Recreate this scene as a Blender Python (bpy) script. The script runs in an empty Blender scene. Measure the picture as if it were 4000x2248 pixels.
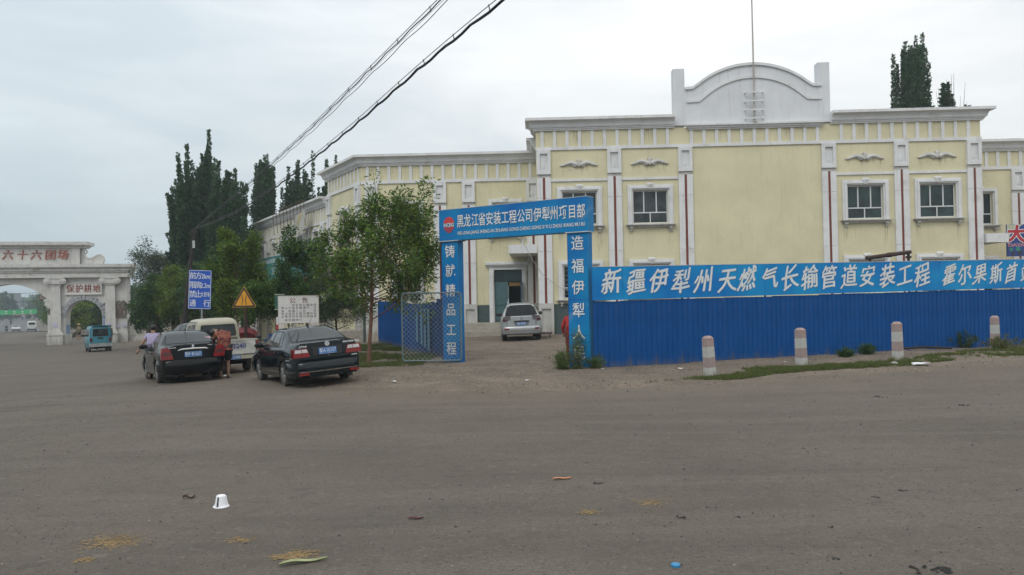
import bpy, bmesh, math, random
import numpy as np
from mathutils import Vector, Matrix
random.seed(7); np.random.seed(7)
S = bpy.context.scene; COL = S.collection; R = math.radians; PI = math.pi

# ------------------------------------------------------------------ camera
CAMZ = 1.9; F = 2970.0
cam = bpy.data.objects.new('camera', bpy.data.cameras.new('camera')); COL.objects.link(cam)
cam.data.sensor_width = 36; cam.data.lens = F/4000*36; cam.data.clip_start = .1; cam.data.clip_end = 6000
CM = Matrix.Rotation(R(90)+math.atan(46/F), 3, 'X') @ Matrix.Rotation(-.018, 3, 'Z')
cam.matrix_world = Matrix.Translation((0, 0, CAMZ)) @ CM.to_4x4()
S.camera = cam

# ------------------------------------------------------------------ sky, sun, exposure
w = bpy.data.worlds.new('World'); S.world = w; w.use_nodes = True
nt = w.node_tree; nt.nodes.clear()
def N(tree, t, **k):
    n = tree.nodes.new(t)
    for a, v in k.items():
        if a in n.inputs.keys() if isinstance(a, str) else False: n.inputs[a].default_value = v
        else: setattr(n, a, v)
    return n
def ramp(tree, pts):
    r = tree.nodes.new('ShaderNodeValToRGB'); e = r.color_ramp.elements
    while len(e) < len(pts): e.new(.5)
    for i, (p, c) in enumerate(pts):
        e[i].position = p; e[i].color = (*(c if hasattr(c, '__len__') else (c, c, c)), 1)
    return r
SUN_EL, SUN_AZ = R(58), R(-35)      # soft sun high, ahead and to the left
sky = nt.nodes.new('ShaderNodeTexSky'); sky.sky_type = 'NISHITA'; sky.sun_disc = False
sky.sun_elevation = SUN_EL; sky.sun_rotation = SUN_AZ
tc = nt.nodes.new('ShaderNodeTexCoord')
sep = nt.nodes.new('ShaderNodeSeparateXYZ'); nt.links.new(tc.outputs['Generated'], sep.inputs[0])
elev = ramp(nt, [(0, (6.3, 6.95, 7.2)), (.12, (7.9, 8.35, 8.5)), (.3, (9.9, 10.1, 10.25)), (.6, (11, 11.3, 11.6)), (1, (14, 14.2, 14.5))])
for e_ in elev.color_ramp.elements: pass
mr = nt.nodes.new('ShaderNodeMapRange'); mr.inputs['From Min'].default_value = -.02; mr.inputs['From Max'].default_value = 1
nt.links.new(sep.outputs['Z'], mr.inputs['Value']); nt.links.new(mr.outputs[0], elev.inputs[0])
# brighter thin cloud towards the right, bluer towards the left
az = nt.nodes.new('ShaderNodeMapRange'); az.inputs['From Min'].default_value = -.6; az.inputs['From Max'].default_value = .25
az.inputs['To Min'].default_value = 0; az.inputs['To Max'].default_value = 1; az.interpolation_type = 'SMOOTHSTEP'
nt.links.new(sep.outputs['X'], az.inputs['Value'])
azr = ramp(nt, [(0, (.80, .87, .91)), (.55, (.95, .98, .99)), (1, (1.03, 1.03, 1.025))])
nt.links.new(az.outputs[0], azr.inputs[0])
mul = nt.nodes.new('ShaderNodeMix'); mul.data_type = 'RGBA'; mul.blend_type = 'MULTIPLY'; mul.inputs[0].default_value = 1
nt.links.new(elev.outputs[0], mul.inputs[6]); nt.links.new(azr.outputs[0], mul.inputs[7])
mp = nt.nodes.new('ShaderNodeMapping'); mp.inputs['Scale'].default_value = (1.6, 1.6, 6.5); mp.inputs['Rotation'].default_value = (0, R(16), 0)
nt.links.new(tc.outputs['Generated'], mp.inputs[0])
cn = nt.nodes.new('ShaderNodeTexNoise'); cn.inputs['Scale'].default_value = 1.7; cn.inputs['Detail'].default_value = 5; cn.inputs['Roughness'].default_value = .52
cn.inputs['Distortion'].default_value = .35
nt.links.new(mp.outputs[0], cn.inputs['Vector'])
cr = ramp(nt, [(.34, (.86, .885, .905)), (.5, (.98, .98, .98)), (.66, (1.08, 1.08, 1.07))]); nt.links.new(cn.outputs['Fac'], cr.inputs[0])
mul2 = nt.nodes.new('ShaderNodeMix'); mul2.data_type = 'RGBA'; mul2.blend_type = 'MULTIPLY'; mul2.inputs[0].default_value = 1
nt.links.new(mul.outputs[2], mul2.inputs[6]); nt.links.new(cr.outputs[0], mul2.inputs[7])
mx = nt.nodes.new('ShaderNodeMix'); mx.data_type = 'RGBA'; mx.inputs[0].default_value = .97
nt.links.new(sky.outputs[0], mx.inputs[6]); nt.links.new(mul2.outputs[2], mx.inputs[7])
bg = nt.nodes.new('ShaderNodeBackground'); bg.inputs[1].default_value = .1
wo = nt.nodes.new('ShaderNodeOutputWorld'); nt.links.new(mx.outputs[2], bg.inputs[0]); nt.links.new(bg.outputs[0], wo.inputs[0])
sl = bpy.data.lights.new('sun', 'SUN'); sl.energy = .9; sl.angle = R(25); sl.color = (1, .96, .9)
sun = bpy.data.objects.new('sun', sl); COL.objects.link(sun)
sdir = Vector((math.sin(SUN_AZ)*math.cos(SUN_EL), math.cos(SUN_AZ)*math.cos(SUN_EL), math.sin(SUN_EL)))
sdir = Vector((-.35, -.62, .72)).normalized()
sky.sun_elevation = math.asin(sdir.z); sky.sun_rotation = math.atan2(sdir.x, sdir.y)
sun.rotation_euler = sdir.to_track_quat('Z', 'Y').to_euler()
S.view_settings.view_transform = 'Standard'; S.view_settings.look = 'None'; S.view_settings.gamma = 1
S.view_settings.use_curve_mapping = False; S.view_settings.exposure = 0
S.cycles.max_bounces = 6; S.cycles.diffuse_bounces = 3; S.cycles.glossy_bounces = 3; S.cycles.transparent_max_bounces = 12
S.cycles.volume_bounces = 0; S.cycles.caustics_reflective = False; S.cycles.caustics_refractive = False
S.cycles.use_denoising = True

# ------------------------------------------------------------------ picture -> place
def ray(px, py): return CM @ Vector(((px-2000)/F, (1124-py)/F, -1))
def atY(px, py, Y):
    d = ray(px, py); t = Y/d.y; return Vector((d.x*t, Y, CAMZ+d.z*t))
def gz(X, Y):
    """ground height, works on floats and arrays"""
    q = .9*(-X)+.25*(Y-20)-2.2
    q = np.where(q > 0, q, 0.0)
    q = np.minimum(q, 200)
    z = -1.9*(1-np.exp(-(q/30)**1.35))
    def ss(a, b, v):
        t = np.clip((v-a)/(b-a), 0, 1); return t*t*(3-2*t)
    left = ss(-35, -55, X)
    z = z-1.55*left*ss(121, 150, Y)            # the avenue dips behind the crest
    z = z+.24*ss(3, 14, X)*ss(13, 18.5, Y)*(1-.5*ss(19, 24, Y))   # low bank along the right kerb
    z = z+.05*ss(60, 300, Y)*ss(-35, 0, X)
    return z
def gzf(x, y): return float(gz(np.float64(x), np.float64(y)))
def ground(px, py):
    d = ray(px, py); lo, t = 1.0, 1.0
    f = lambda t: CAMZ+d.z*t-gzf(d.x*t, d.y*t)
    while f(t) > 0 and t < 900: lo = t; t *= 1.04
    hi = t
    for _ in range(40):
        m = (lo+hi)/2
        if f(m) > 0: lo = m
        else: hi = m
    return Vector((d.x*lo, d.y*lo, gzf(d.x*lo, d.y*lo)))

# ------------------------------------------------------------------ materials
MC = {}
def mat(name, col, rough=.7, metal=0., var=.12, scale=2.5, fine=0., streak=None, dirt=None, low=None, bump=0., bscale=40., coat=0., spec=.5, sub=None, trans=0., vscale=None):
    """procedural painted / mineral / cloth surface.
    var: tone variation; streak (colour, amount) vertical run marks; dirt (colour, amount, scale) blotches; low (colour, z0, height, amount) splash dirt near the ground"""
    if name in MC: return MC[name]
    m = bpy.data.materials.new(name); m.use_nodes = True; t = m.node_tree; b = t.nodes['Principled BSDF']
    L = t.links.new; co = t.nodes.new('ShaderNodeTexCoord').outputs['Object']
    def noise(sc, det=4, ro=.6, vec=None, dist=0):
        n = t.nodes.new('ShaderNodeTexNoise'); n.inputs['Scale'].default_value = sc; n.inputs['Detail'].default_value = det
        n.inputs['Roughness'].default_value = ro; n.inputs['Distortion'].default_value = dist; L(vec or co, n.inputs['Vector']); return n.outputs['Fac']
    def mixc(fac, a, bcol, mode='MIX'):
        x = t.nodes.new('ShaderNodeMix'); x.data_type = 'RGBA'; x.blend_type = mode
        for i, v in ((0, fac), (6, a), (7, bcol)):
            if hasattr(v, 'is_linked') or isinstance(v, bpy.types.NodeSocket): L(v, x.inputs[i])
            else: x.inputs[i].default_value = v if i == 0 else (*v[:3], 1)
        return x.outputs[2]
    def rng(v, a, c, lo=0., hi=1., sm=True):
        r = t.nodes.new('ShaderNodeMapRange'); r.inputs[1].default_value = a; r.inputs[2].default_value = c; r.inputs[3].default_value = lo; r.inputs[4].default_value = hi
        if sm: r.interpolation_type = 'SMOOTHSTEP'
        L(v, r.inputs[0]); return r.outputs[0]
    c = tuple(col)
    v1 = noise(scale)
    g = rng(v1, .3, .7, 1-var, 1+var)
    cc = t.nodes.new('ShaderNodeVectorMath'); cc.operation = 'SCALE'; cc.inputs[0].default_value = c; L(g, cc.inputs['Scale']); out = cc.outputs[0]
    if fine:
        v2 = noise(vscale or 60, 2); g2 = rng(v2, .3, .7, 1-fine, 1+fine)
        c2 = t.nodes.new('ShaderNodeVectorMath'); c2.operation = 'SCALE'; L(out, c2.inputs[0]); L(g2, c2.inputs['Scale']); out = c2.outputs[0]
    if dirt: out = mixc(rng(noise(dirt[2], 6, .65), .52, .7, 0, dirt[1]), out, dirt[0])
    if streak:
        mp_ = t.nodes.new('ShaderNodeMapping'); mp_.inputs['Scale'].default_value = (5, 5, .35); L(co, mp_.inputs[0])
        out = mixc(rng(noise(1.4, 5, .6, mp_.outputs[0]), .52, .76, 0, streak[1]), out, streak[0])
    if low:
        se = t.nodes.new('ShaderNodeSeparateXYZ'); L(co, se.inputs[0])
        mp_ = t.nodes.new('ShaderNodeMapping'); mp_.inputs['Scale'].default_value = (6, 6, .6); L(co, mp_.inputs[0])
        h = rng(se.outputs['Z'], low[1], low[1]+low[2], 1, 0, False)
        ad = t.nodes.new('ShaderNodeMath'); ad.operation = 'ADD'; L(h, ad.inputs[0]); L(rng(noise(1, 5, .6, mp_.outputs[0]), .2, .8, -.45, .45, False), ad.inputs[1])
        out = mixc(rng(ad.outputs[0], .45, 1.15, 0, low[3]), out, low[0])
    L(out, b.inputs['Base Color'])
    b.inputs['Roughness'].default_value = rough; b.inputs['Metallic'].default_value = metal
    b.inputs['Specular IOR Level'].default_value = spec; b.inputs['Coat Weight'].default_value = coat; b.inputs['Coat Roughness'].default_value = .05
    if trans: b.inputs['Transmission Weight'].default_value = trans
    if bump:
        bp = t.nodes.new('ShaderNodeBump'); bp.inputs['Strength'].default_value = bump; bp.inputs['Distance'].default_value = .02
        L(noise(bscale, 4), bp.inputs['Height']); L(bp.outputs[0], b.inputs['Normal'])
    MC[name] = m; return m

GRIME = (.16, .13, .1)
m_cream = mat('cream_plaster', (.65, .598, .40), .85, var=.06, scale=.6, fine=.10, vscale=22, streak=((.42, .36, .22), .28), bump=.35, bscale=30)
m_white = mat('white_painted_moulding', (.69, .69, .685), .7, var=.06, scale=1.2, fine=.04, streak=((.36, .33, .29), .3), dirt=((.4, .37, .33), .35, 1.3), bump=.15)
m_wwall = mat('white_plaster', (.66, .67, .685), .8, var=.05, scale=.6, fine=.05, streak=((.42, .4, .38), .35), bump=.3, bscale=30)
m_grime = mat('weathered_moulding', (.48, .465, .435), .8, var=.12, scale=3, streak=((.2, .17, .14), .6), bump=.2)
m_red = mat('brick_red_paint', (.20, .05, .03), .7, var=.12)
m_pvc = mat('white_window_frame', (.62, .63, .62), .4, var=.04)
def glassmat(name, col=(.007, .014, .015), rough=.06):
    if name in MC: return MC[name]
    m = mat(name, col, rough, var=.35, scale=1.1, spec=.32); return m
m_pane = glassmat('dark_window_glass')
m_tile = None
# ------------------------------------------------------------------ mesh building
class MB:
    """collects geometry; T maps local (x,y,z) to the mesh's space"""
    def __init__(s, T=None): s.v = []; s.f = []; s.mi = []; s.m = 0; s.T = T
    def add(s, vs, fs):
        n = len(s.v); s.v += [s.T(*p) for p in vs] if s.T else [tuple(p) for p in vs]
        s.f += [tuple(i+n for i in f) for f in fs]; s.mi += [s.m]*len(fs)
    def box(s, x0, x1, y0, y1, z0, z1):
        s.add([(x0, y0, z0), (x1, y0, z0), (x1, y1, z0), (x0, y1, z0), (x0, y0, z1), (x1, y0, z1), (x1, y1, z1), (x0, y1, z1)],
              [(0, 3, 2, 1), (4, 5, 6, 7), (0, 1, 5, 4), (1, 2, 6, 5), (2, 3, 7, 6), (3, 0, 4, 7)])
    def taper(s, cx, cy, z0, z1, a0, b0, a1, b1, ox=0, oy=0):
        s.add([(cx-a0, cy-b0, z0), (cx+a0, cy-b0, z0), (cx+a0, cy+b0, z0), (cx-a0, cy+b0, z0), (cx+ox-a1, cy+oy-b1, z1), (cx+ox+a1, cy+oy-b1, z1), (cx+ox+a1, cy+oy+b1, z1), (cx+ox-a1, cy+oy+b1, z1)],
              [(0, 3, 2, 1), (4, 5, 6, 7), (0, 1, 5, 4), (1, 2, 6, 5), (2, 3, 7, 6), (3, 0, 4, 7)])
    def quad(s, a, b, c, d): s.add([a, b, c, d], [(0, 1, 2, 3)])
    def prism(s, poly, y0, y1):
        """poly in (x,z), extruded y0..y1"""
        n = len(poly); vs = [(x, y0, z) for x, z in poly]+[(x, y1, z) for x, z in poly]
        s.add(vs, [tuple(range(n)), tuple(range(2*n-1, n-1, -1))]+[(i, i+n, (i+1) % n+n, (i+1) % n) for i in range(n)])
    def tube(s, pts, rad, n=8, cap=True):
        pts = [Vector(p) for p in pts]; rr = rad if hasattr(rad, '__len__') else [rad]*len(pts)
        rings = []; up = None
        for i, p in enumerate(pts):
            d = (pts[min(i+1, len(pts)-1)]-pts[max(i-1, 0)]).normalized()
            if up is None: up = d.orthogonal().normalized()
            up = (up-d*up.dot(d))
            if up.length < 1e-4: up = d.orthogonal()
            up.normalize(); sd = d.cross(up)
            rings.append([tuple(p+(up*math.cos(2*PI*k/n)+sd*math.sin(2*PI*k/n))*rr[i]) for k in range(n)])
        vs = [q for r_ in rings for q in r_]; fs = []
        for i in range(len(pts)-1):
            for k in range(n): fs.append((i*n+k, i*n+(k+1) % n, (i+1)*n+(k+1) % n, (i+1)*n+k))
        if cap: fs += [tuple(range(n-1, -1, -1)), tuple((len(pts)-1)*n+k for k in range(n))]
        s.add(vs, fs)
    def lathe(s, prof, n=24, c=(0, 0, 0), axis='z'):
        vs = []
        for r_, h in prof:
            for k in range(n):
                a = 2*PI*k/n; x, y = r_*math.cos(a), r_*math.sin(a)
                vs.append((c[0]+x, c[1]+y, c[2]+h) if axis == 'z' else ((c[0]+x, c[1]+h, c[2]+y) if axis == 'y' else (c[0]+h, c[1]+x, c[2]+y)))
        fs = [(i*n+k, i*n+(k+1) % n, (i+1)*n+(k+1) % n, (i+1)*n+k) for i in range(len(prof)-1) for k in range(n)]
        fs += [tuple(range(n-1, -1, -1)), tuple((len(prof)-1)*n+k for k in range(n))]
        s.add(vs, fs)
    def sweep(s, path, prof, side=1):
        """profile (out, z) swept along plan path with mitres; side=1: outward is to the right of travel"""
        P = [Vector((p[0], p[1])) for p in path]; n = len(prof); vs = []
        for i, p in enumerate(P):
            d0 = (P[i]-P[i-1]).normalized() if i else (P[1]-P[0]).normalized()
            d1 = (P[i+1]-P[i]).normalized() if i < len(P)-1 else d0
            n0 = Vector((d0.y, -d0.x))*side; n1 = Vector((d1.y, -d1.x))*side; nn = (n0+n1).normalized(); k = 1/max(.3, nn.dot(n0))
            vs += [(p.x+nn.x*o*k, p.y+nn.y*o*k, z) for o, z in prof]
        fs = []
        for i in range(len(P)-1):
            for k in range(n): fs.append((i*n+k, (i+1)*n+k, (i+1)*n+(k+1) % n, i*n+(k+1) % n))
        fs += [tuple(range(n)), tuple((len(P)-1)*n+k for k in range(n-1, -1, -1))]
        s.add(vs, fs)
    def mesh(s, name, mats, smooth=False, angle=35):
        me = bpy.data.meshes.new(name); me.from_pydata(s.v, [], s.f)
        mats = mats if isinstance(mats, (list, tuple)) else [mats]
        for m in mats: me.materials.append(m)
        if len(mats) > 1: me.polygons.foreach_set('material_index', s.mi)
        bm = bmesh.new(); bm.from_mesh(me); bmesh.ops.recalc_face_normals(bm, faces=bm.faces); bm.to_mesh(me); bm.free()
        if smooth:
            me.polygons.foreach_set('use_smooth', [True]*len(me.polygons)); me.set_sharp_from_angle(angle=R(angle))
        return me
    def build(s, name, mats, parent=None, smooth=False, loc=None, rot=None, angle=35):
        return link(name, s.mesh(name, mats, smooth, angle), parent, loc, rot)
def link(name, me, parent=None, loc=None, rot=None):
    o = bpy.data.objects.new(name, me); COL.objects.link(o)
    if parent: o.parent = parent
    if loc is not None: o.location = loc
    if rot is not None: o.rotation_euler = rot
    return o
def tag(o, label, cat=None, group=None, kind=None):
    if label: o['label'] = label
    if cat: o['category'] = cat
    if group: o['group'] = group
    if kind: o['kind'] = kind
    return o
def thing(name, label, cat, loc=(0, 0, 0), rz=0., group=None):
    o = bpy.data.objects.new(name, None); COL.objects.link(o); o.location = loc; o.rotation_euler = (0, 0, rz); o.empty_display_size = .3
    return tag(o, label, cat, group)
def struct(o): o['kind'] = 'structure'; return o
def copy_tree(root, loc, rz=None, label=None):
    c = root.copy(); COL.objects.link(c); c.location = loc
    if rz is not None: c.rotation_euler = (0, 0, rz)
    if label: c['label'] = label
    for ch in root.children:
        d = ch.copy(); COL.objects.link(d); d.parent = c
        for g in ch.children:
            e = g.copy(); COL.objects.link(e); e.parent = d
    return c
def np_mesh(name, V, faces_n, mats, smooth=False, attr=None, mi=None):
    """fast mesh of equal-sided faces laid out consecutively (no shared vertices)"""
    me = bpy.data.meshes.new(name); nv = len(V); nf = nv//faces_n
    me.vertices.add(nv); me.vertices.foreach_set('co', np.asarray(V, dtype=np.float32).ravel())
    me.loops.add(nv); me.loops.foreach_set('vertex_index', np.arange(nv, dtype=np.int32))
    me.polygons.add(nf); me.polygons.foreach_set('loop_start', np.arange(0, nv, faces_n, dtype=np.int32))
    for m in (mats if isinstance(mats, (list, tuple)) else [mats]): me.materials.append(m)
    if mi is not None: me.polygons.foreach_set('material_index', np.asarray(mi, dtype=np.int32))
    me.update(calc_edges=True)
    if smooth: me.polygons.foreach_set('use_smooth', [True]*nf)
    return me
def grid_mesh(name, X, Y, Z, mat_, keep=None, smooth=True):
    ny, nx = X.shape; me = bpy.data.meshes.new(name)
    V = np.stack([X, Y, Z], -1).reshape(-1, 3)
    idx = np.arange(nx*ny).reshape(ny, nx)
    f = np.stack([idx[:-1, :-1], idx[:-1, 1:], idx[1:, 1:], idx[1:, :-1]], -1).reshape(-1, 4)
    if keep is not None: f = f[keep.reshape(-1)[f].any(1)]
    used = np.unique(f); remap = -np.ones(nx*ny, int); remap[used] = np.arange(len(used)); V = V[used]; f = remap[f]
    me.vertices.add(len(V)); me.vertices.foreach_set('co', V.astype(np.float32).ravel())
    me.loops.add(f.size); me.loops.foreach_set('vertex_index', f.ravel().astype(np.int32))
    me.polygons.add(len(f)); me.polygons.foreach_set('loop_start', np.arange(0, f.size, 4, dtype=np.int32))
    me.materials.append(mat_); me.update(calc_edges=True)
    if smooth: me.polygons.foreach_set('use_smooth', [True]*len(f))
    return me
# text: flat print as a mesh, x to the right, z up, facing -y
TXT = {}
def text_mesh(s, size=1., depth=0., bold=0., shear=0., sx=1., align='CENTER', spacing=1.):
    key = (s, size, depth, bold, shear, sx, align, spacing)
    if key in TXT: return TXT[key]
    c = bpy.data.curves.new('t', 'FONT'); c.body = s; c.size = size; c.extrude = depth; c.offset = bold; c.shear = shear; c.resolution_u = 3
    c.space_character = spacing; c.align_x = align; c.align_y = 'CENTER'
    o = bpy.data.objects.new('t', c); COL.objects.link(o)
    dg = bpy.context.evaluated_depsgraph_get(); me = bpy.data.meshes.new_from_object(o.evaluated_get(dg))
    bpy.data.objects.remove(o)
    co = np.zeros(len(me.vertices)*3, np.float32); me.vertices.foreach_get('co', co); co = co.reshape(-1, 3)
    vs = [(float(x)*sx, -float(z), float(y)) for x, y, z in co]; fs = [tuple(p.vertices) for p in me.polygons]
    TXT[key] = (vs, fs); return TXT[key]
def put_text(mb, s, x, z, y=0., brush=0., **k):
    vs, fs = text_mesh(s, **k)
    if brush:      # rising cross strokes, swelling foot, a little irregularity as in brush writing
        h = k.get('size', 1.); q = brush*7
        vs = [(a*(1-.22*c/h)+.03*h*math.sin(5*c/h+q), b, c+.19*a+.035*h*math.sin(6*a/h+q*2)) for a, b, c in vs]
    mb.add([(a+x, b+y, c+z) for a, b, c in vs], fs)
# ------------------------------------------------------------------ ground
def asphalt_material():
    m = bpy.data.materials.new('worn_dusty_asphalt'); m.use_nodes = True; t = m.node_tree; b = t.nodes['Principled BSDF']; L = t.links.new
    co = t.nodes.new('ShaderNodeTexCoord').outputs['Object']
    def noise(sc, det=4, ro=.6, vec=None, dist=0):
        n = t.nodes.new('ShaderNodeTexNoise'); n.inputs['Scale'].default_value = sc; n.inputs['Detail'].default_value = det
        n.inputs['Roughness'].default_value = ro; n.inputs['Distortion'].default_value = dist; L(vec or co, n.inputs['Vector']); return n.outputs['Fac']
    def rng(v, a, c, lo=0., hi=1.):
        r = t.nodes.new('ShaderNodeMapRange'); r.inputs[1].default_value = a; r.inputs[2].default_value = c; r.inputs[3].default_value = lo; r.inputs[4].default_value = hi; L(v, r.inputs[0]); return r.outputs[0]
    def mix(f, a, c):
        x = t.nodes.new('ShaderNodeMix'); x.data_type = 'RGBA'
        for i, v in ((0, f), (6, a), (7, c)):
            if isinstance(v, bpy.types.NodeSocket): L(v, x.inputs[i])
            else: x.inputs[i].default_value = v if i == 0 else (*v, 1)
        return x.outputs[2]
    def mapping(sc, rz):
        q = t.nodes.new('ShaderNodeMapping'); q.inputs['Scale'].default_value = sc; q.inputs['Rotation'].default_value = (0, 0, rz); L(co, q.inputs[0]); return q.outputs[0]
    base = mix(rng(noise(.35, 6, .68), .35, .65), (.132, .110, .087), (.190, .162, .130))
    # wheel-drawn dust bands, curving from the right-hand road towards the arch
    w1 = noise(1.0, 5, .62, mapping((.12, .85, 1), R(-8)), 1.2)
    base = mix(rng(w1, .46, .68, 0, .5), base, (.090, .076, .062))
    w2 = noise(1.0, 5, .65, mapping((.09, .8, 1), R(12)), 1.1)
    base = mix(rng(w2, .46, .66, 0, .7), base, (.205, .176, .142))
    base = mix(rng(noise(2.2, 6, .7), .58, .72, 0, .35), base, (.09, .075, .06))
    base = mix(rng(noise(.5, 6, .7, mapping((.6, 2.2, 1), R(-4))), .64, .74, 0, .35), base, (.21, .17, .115))
    # stones in the binder
    vo = t.nodes.new('ShaderNodeTexVoronoi'); vo.inputs['Scale'].default_value = 55; L(co, vo.inputs['Vector'])
    base = mix(rng(vo.outputs['Distance'], .05, .3, .5, 0), base, (.27, .25, .225))
    vo2 = t.nodes.new('ShaderNodeTexVoronoi'); vo2.inputs['Scale'].default_value = 5.0; vo2.inputs['Randomness'].default_value = 1; L(co, vo2.inputs['Vector'])
    base = mix(rng(vo2.outputs['Distance'], .02, .055, .75, 0), base, (.03, .027, .024))
    base = mix(rng(noise(75, 3, .7), .35, .65, 0, .45), base, (.052, .048, .043))
    base = mix(rng(noise(24, 4, .8), .38, .6, 0, .42), base, (.060, .052, .044)); base = mix(rng(noise(3.5, 6, .75), .52, .72, 0, .6), base, (.068, .057, .047)); base = mix(rng(noise(9, 5, .75, None, .8), .56, .72, 0, .55), base, (.22, .195, .16))
    at_ = t.nodes.new('ShaderNodeAttribute'); at_.attribute_name = 'dust'; ml = t.nodes.new('ShaderNodeMath'); ml.operation = 'MULTIPLY'; L(at_.outputs['Fac'], ml.inputs[0]); L(rng(noise(1.1, 6, .7), .3, .6, .15, 1), ml.inputs[1]); base = mix(ml.outputs[0], base, (.165, .132, .098))
    L(base, b.inputs['Base Color']); b.inputs['Roughness'].default_value = .88; b.inputs['Specular IOR Level'].default_value = .25
    bp = t.nodes.new('ShaderNodeBump'); bp.inputs['Strength'].default_value = .6; bp.inputs['Distance'].default_value = .02
    ad = t.nodes.new('ShaderNodeMath'); ad.operation = 'ADD'; L(noise(60, 4, .7), ad.inputs[0]); L(noise(1.6, 5, .6), ad.inputs[1])
    L(ad.outputs[0], bp.inputs['Height']); L(bp.outputs[0], b.inputs['Normal'])
    return m
m_asphalt = asphalt_material()
def spaced(a, b, n, k):
    u = np.linspace(math.asinh(a/k), math.asinh(b/k), n); return k*np.sinh(u)
gx, gy = np.meshgrid(spaced(-900, 700, 260, 14), spaced(-60, 2200, 320, 16))
ASQ = struct(link('asphalt_square', grid_mesh('asphalt_square', gx, gy, gz(gx, gy), m_asphalt))); AGX, AGY = gx, gy

# dirt verge and forecourt: everything beyond the ragged asphalt edge
edge_px = [(505, 1338), (640, 1350), (760, 1378), (900, 1410), (1040, 1450), (1180, 1482), (1300, 1500), (1400, 1507), (1600, 1520), (1900, 1527), (2200, 1524), (2330, 1517),
           (2480, 1509), (2700, 1500), (2900, 1488), (3100, 1472), (3300, 1456), (3500, 1441), (3700, 1424), (3850, 1411), (4000, 1398)]
EDGE = [ground(*p) for p in edge_px]
EDGE = [(EDGE[0].x-30, EDGE[0].y+45)]+[(p.x, p.y) for p in EDGE]
dx, dy = EDGE[-1][0]-EDGE[-4][0], EDGE[-1][1]-EDGE[-4][1]; EDGE.append((EDGE[-1][0]+dx*8, EDGE[-1][1]+dy*8))
def edge_dist(X, Y):
    """signed distance, positive on the verge side (left of the line's direction is beyond)"""
    best = np.full(X.shape, 1e9); sgn = np.ones(X.shape)
    for (ax, ay), (bx, by) in zip(EDGE[:-1], EDGE[1:]):
        ex, ey = bx-ax, by-ay; l2 = ex*ex+ey*ey
        t = np.clip(((X-ax)*ex+(Y-ay)*ey)/l2, 0, 1); d = np.hypot(X-ax-t*ex, Y-ay-t*ey)
        s_ = np.sign(ex*(Y-ay)-ey*(X-ax)); m_ = d < best
        best = np.where(m_, d, best); sgn = np.where(m_, s_, sgn)
    return best*sgn
DUSTED = True
def vnoise(X, Y, sc, seed=0):
    """smooth value noise"""
    rs = np.random.RandomState(seed); G = rs.rand(256, 256)
    x = X*sc+1000; y = Y*sc+1000; xi = np.floor(x).astype(int); yi = np.floor(y).astype(int); fx = x-xi; fy = y-yi
    fx = fx*fx*(3-2*fx); fy = fy*fy*(3-2*fy); g = lambda a, b: G[a % 256, b % 256]
    return (g(xi, yi)*(1-fx)+g(xi+1, yi)*fx)*(1-fy)+(g(xi, yi+1)*(1-fx)+g(xi+1, yi+1)*fx)*fy
def fbm(X, Y, sc, seed=0, o=4): return sum(vnoise(X, Y, sc*2**i, seed+i)*.5**i for i in range(o))/sum(.5**i for i in range(o))
dd_ = edge_dist(AGX, AGY); du_ = np.where(dd_ < 0, np.exp(dd_/1.3), 1.)*.9+.25*np.exp(-np.abs(dd_)/7)*(dd_ < 0)
av_ = ASQ.data.attributes.new('dust', 'FLOAT', 'POINT'); av_.data.foreach_set('value', np.clip(du_, 0, 1).astype(np.float32).ravel())
def dirt_z(X, Y):
    d = edge_dist(X, Y)+(fbm(X, Y, .8, 3)-.5)*1.1
    ramp_ = np.clip(d*.06, -.05, .035)
    rut = (fbm(X, Y, .5, 11)-.5)*.10*np.clip(d, 0, 1)+(fbm(X, Y, 3.0, 21)-.5)*.05*np.clip(d*2, 0, 1)
    return gz(X, Y)+ramp_+.012+rut*np.clip(1.3-np.abs(Y-26)/30, .25, 1)
def dzf(x, y): return float(dirt_z(np.array([float(x)]), np.array([float(y)]))[0])
m_dirt = mat('compacted_dirt', (.150, .117, .086), .95, var=.2, scale=.9, fine=.25, vscale=14, dirt=((.115, .092, .07), .8, 1.1), bump=.9, bscale=18)
gx, gy = np.meshgrid(np.arange(-60, 45, .14), np.concatenate([np.arange(14.5, 32, .14), 32+np.cumsum(np.linspace(.15, 1.2, 130))]))
gx = gx[:, ::1]
Z = dirt_z(gx, gy)
struct(link('dirt_forecourt', grid_mesh('dirt_forecourt', gx, gy, Z, m_dirt, keep=(edge_dist(gx, gy) > -1.4))))
# avenue beyond the crest: darker asphalt with pale edge lines
m_road2 = mat('avenue_asphalt', (.10, .10, .10), .85, var=.15, scale=.3)
m_line = mat('road_line_paint', (.3, .3, .28), .8)
vp = ray(72, 1204); ax = Vector((vp.x, vp.y)).normalized(); an = Vector((ax.y, -ax.x))
def strip(name, c0, hw, y0, y1, dz, m):
    ys = np.linspace(y0, y1, 160); X = []; Y = []; Z_ = []
    for s_ in (-1, -.33, .33, 1):
        p = [Vector((ax.x, ax.y))*(yy/ax.y)+an*(c0+s_*hw) for yy in ys]; X.append([q.x for q in p]); Y.append([q.y for q in p])
    X = np.array(X).T; Y = np.array(Y).T
    return struct(link(name, grid_mesh(name, X, Y, gz(X, Y)+dz, m)))
strip('avenue', -.6, 4.9, 119, 1200, .07, m_road2)
strip('avenue_edge_line', 3.7,   .07, 126, 900, .074, m_line)
strip('avenue_edge_line', -4.9,   .07, 126, 900, .074, m_line)
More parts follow.
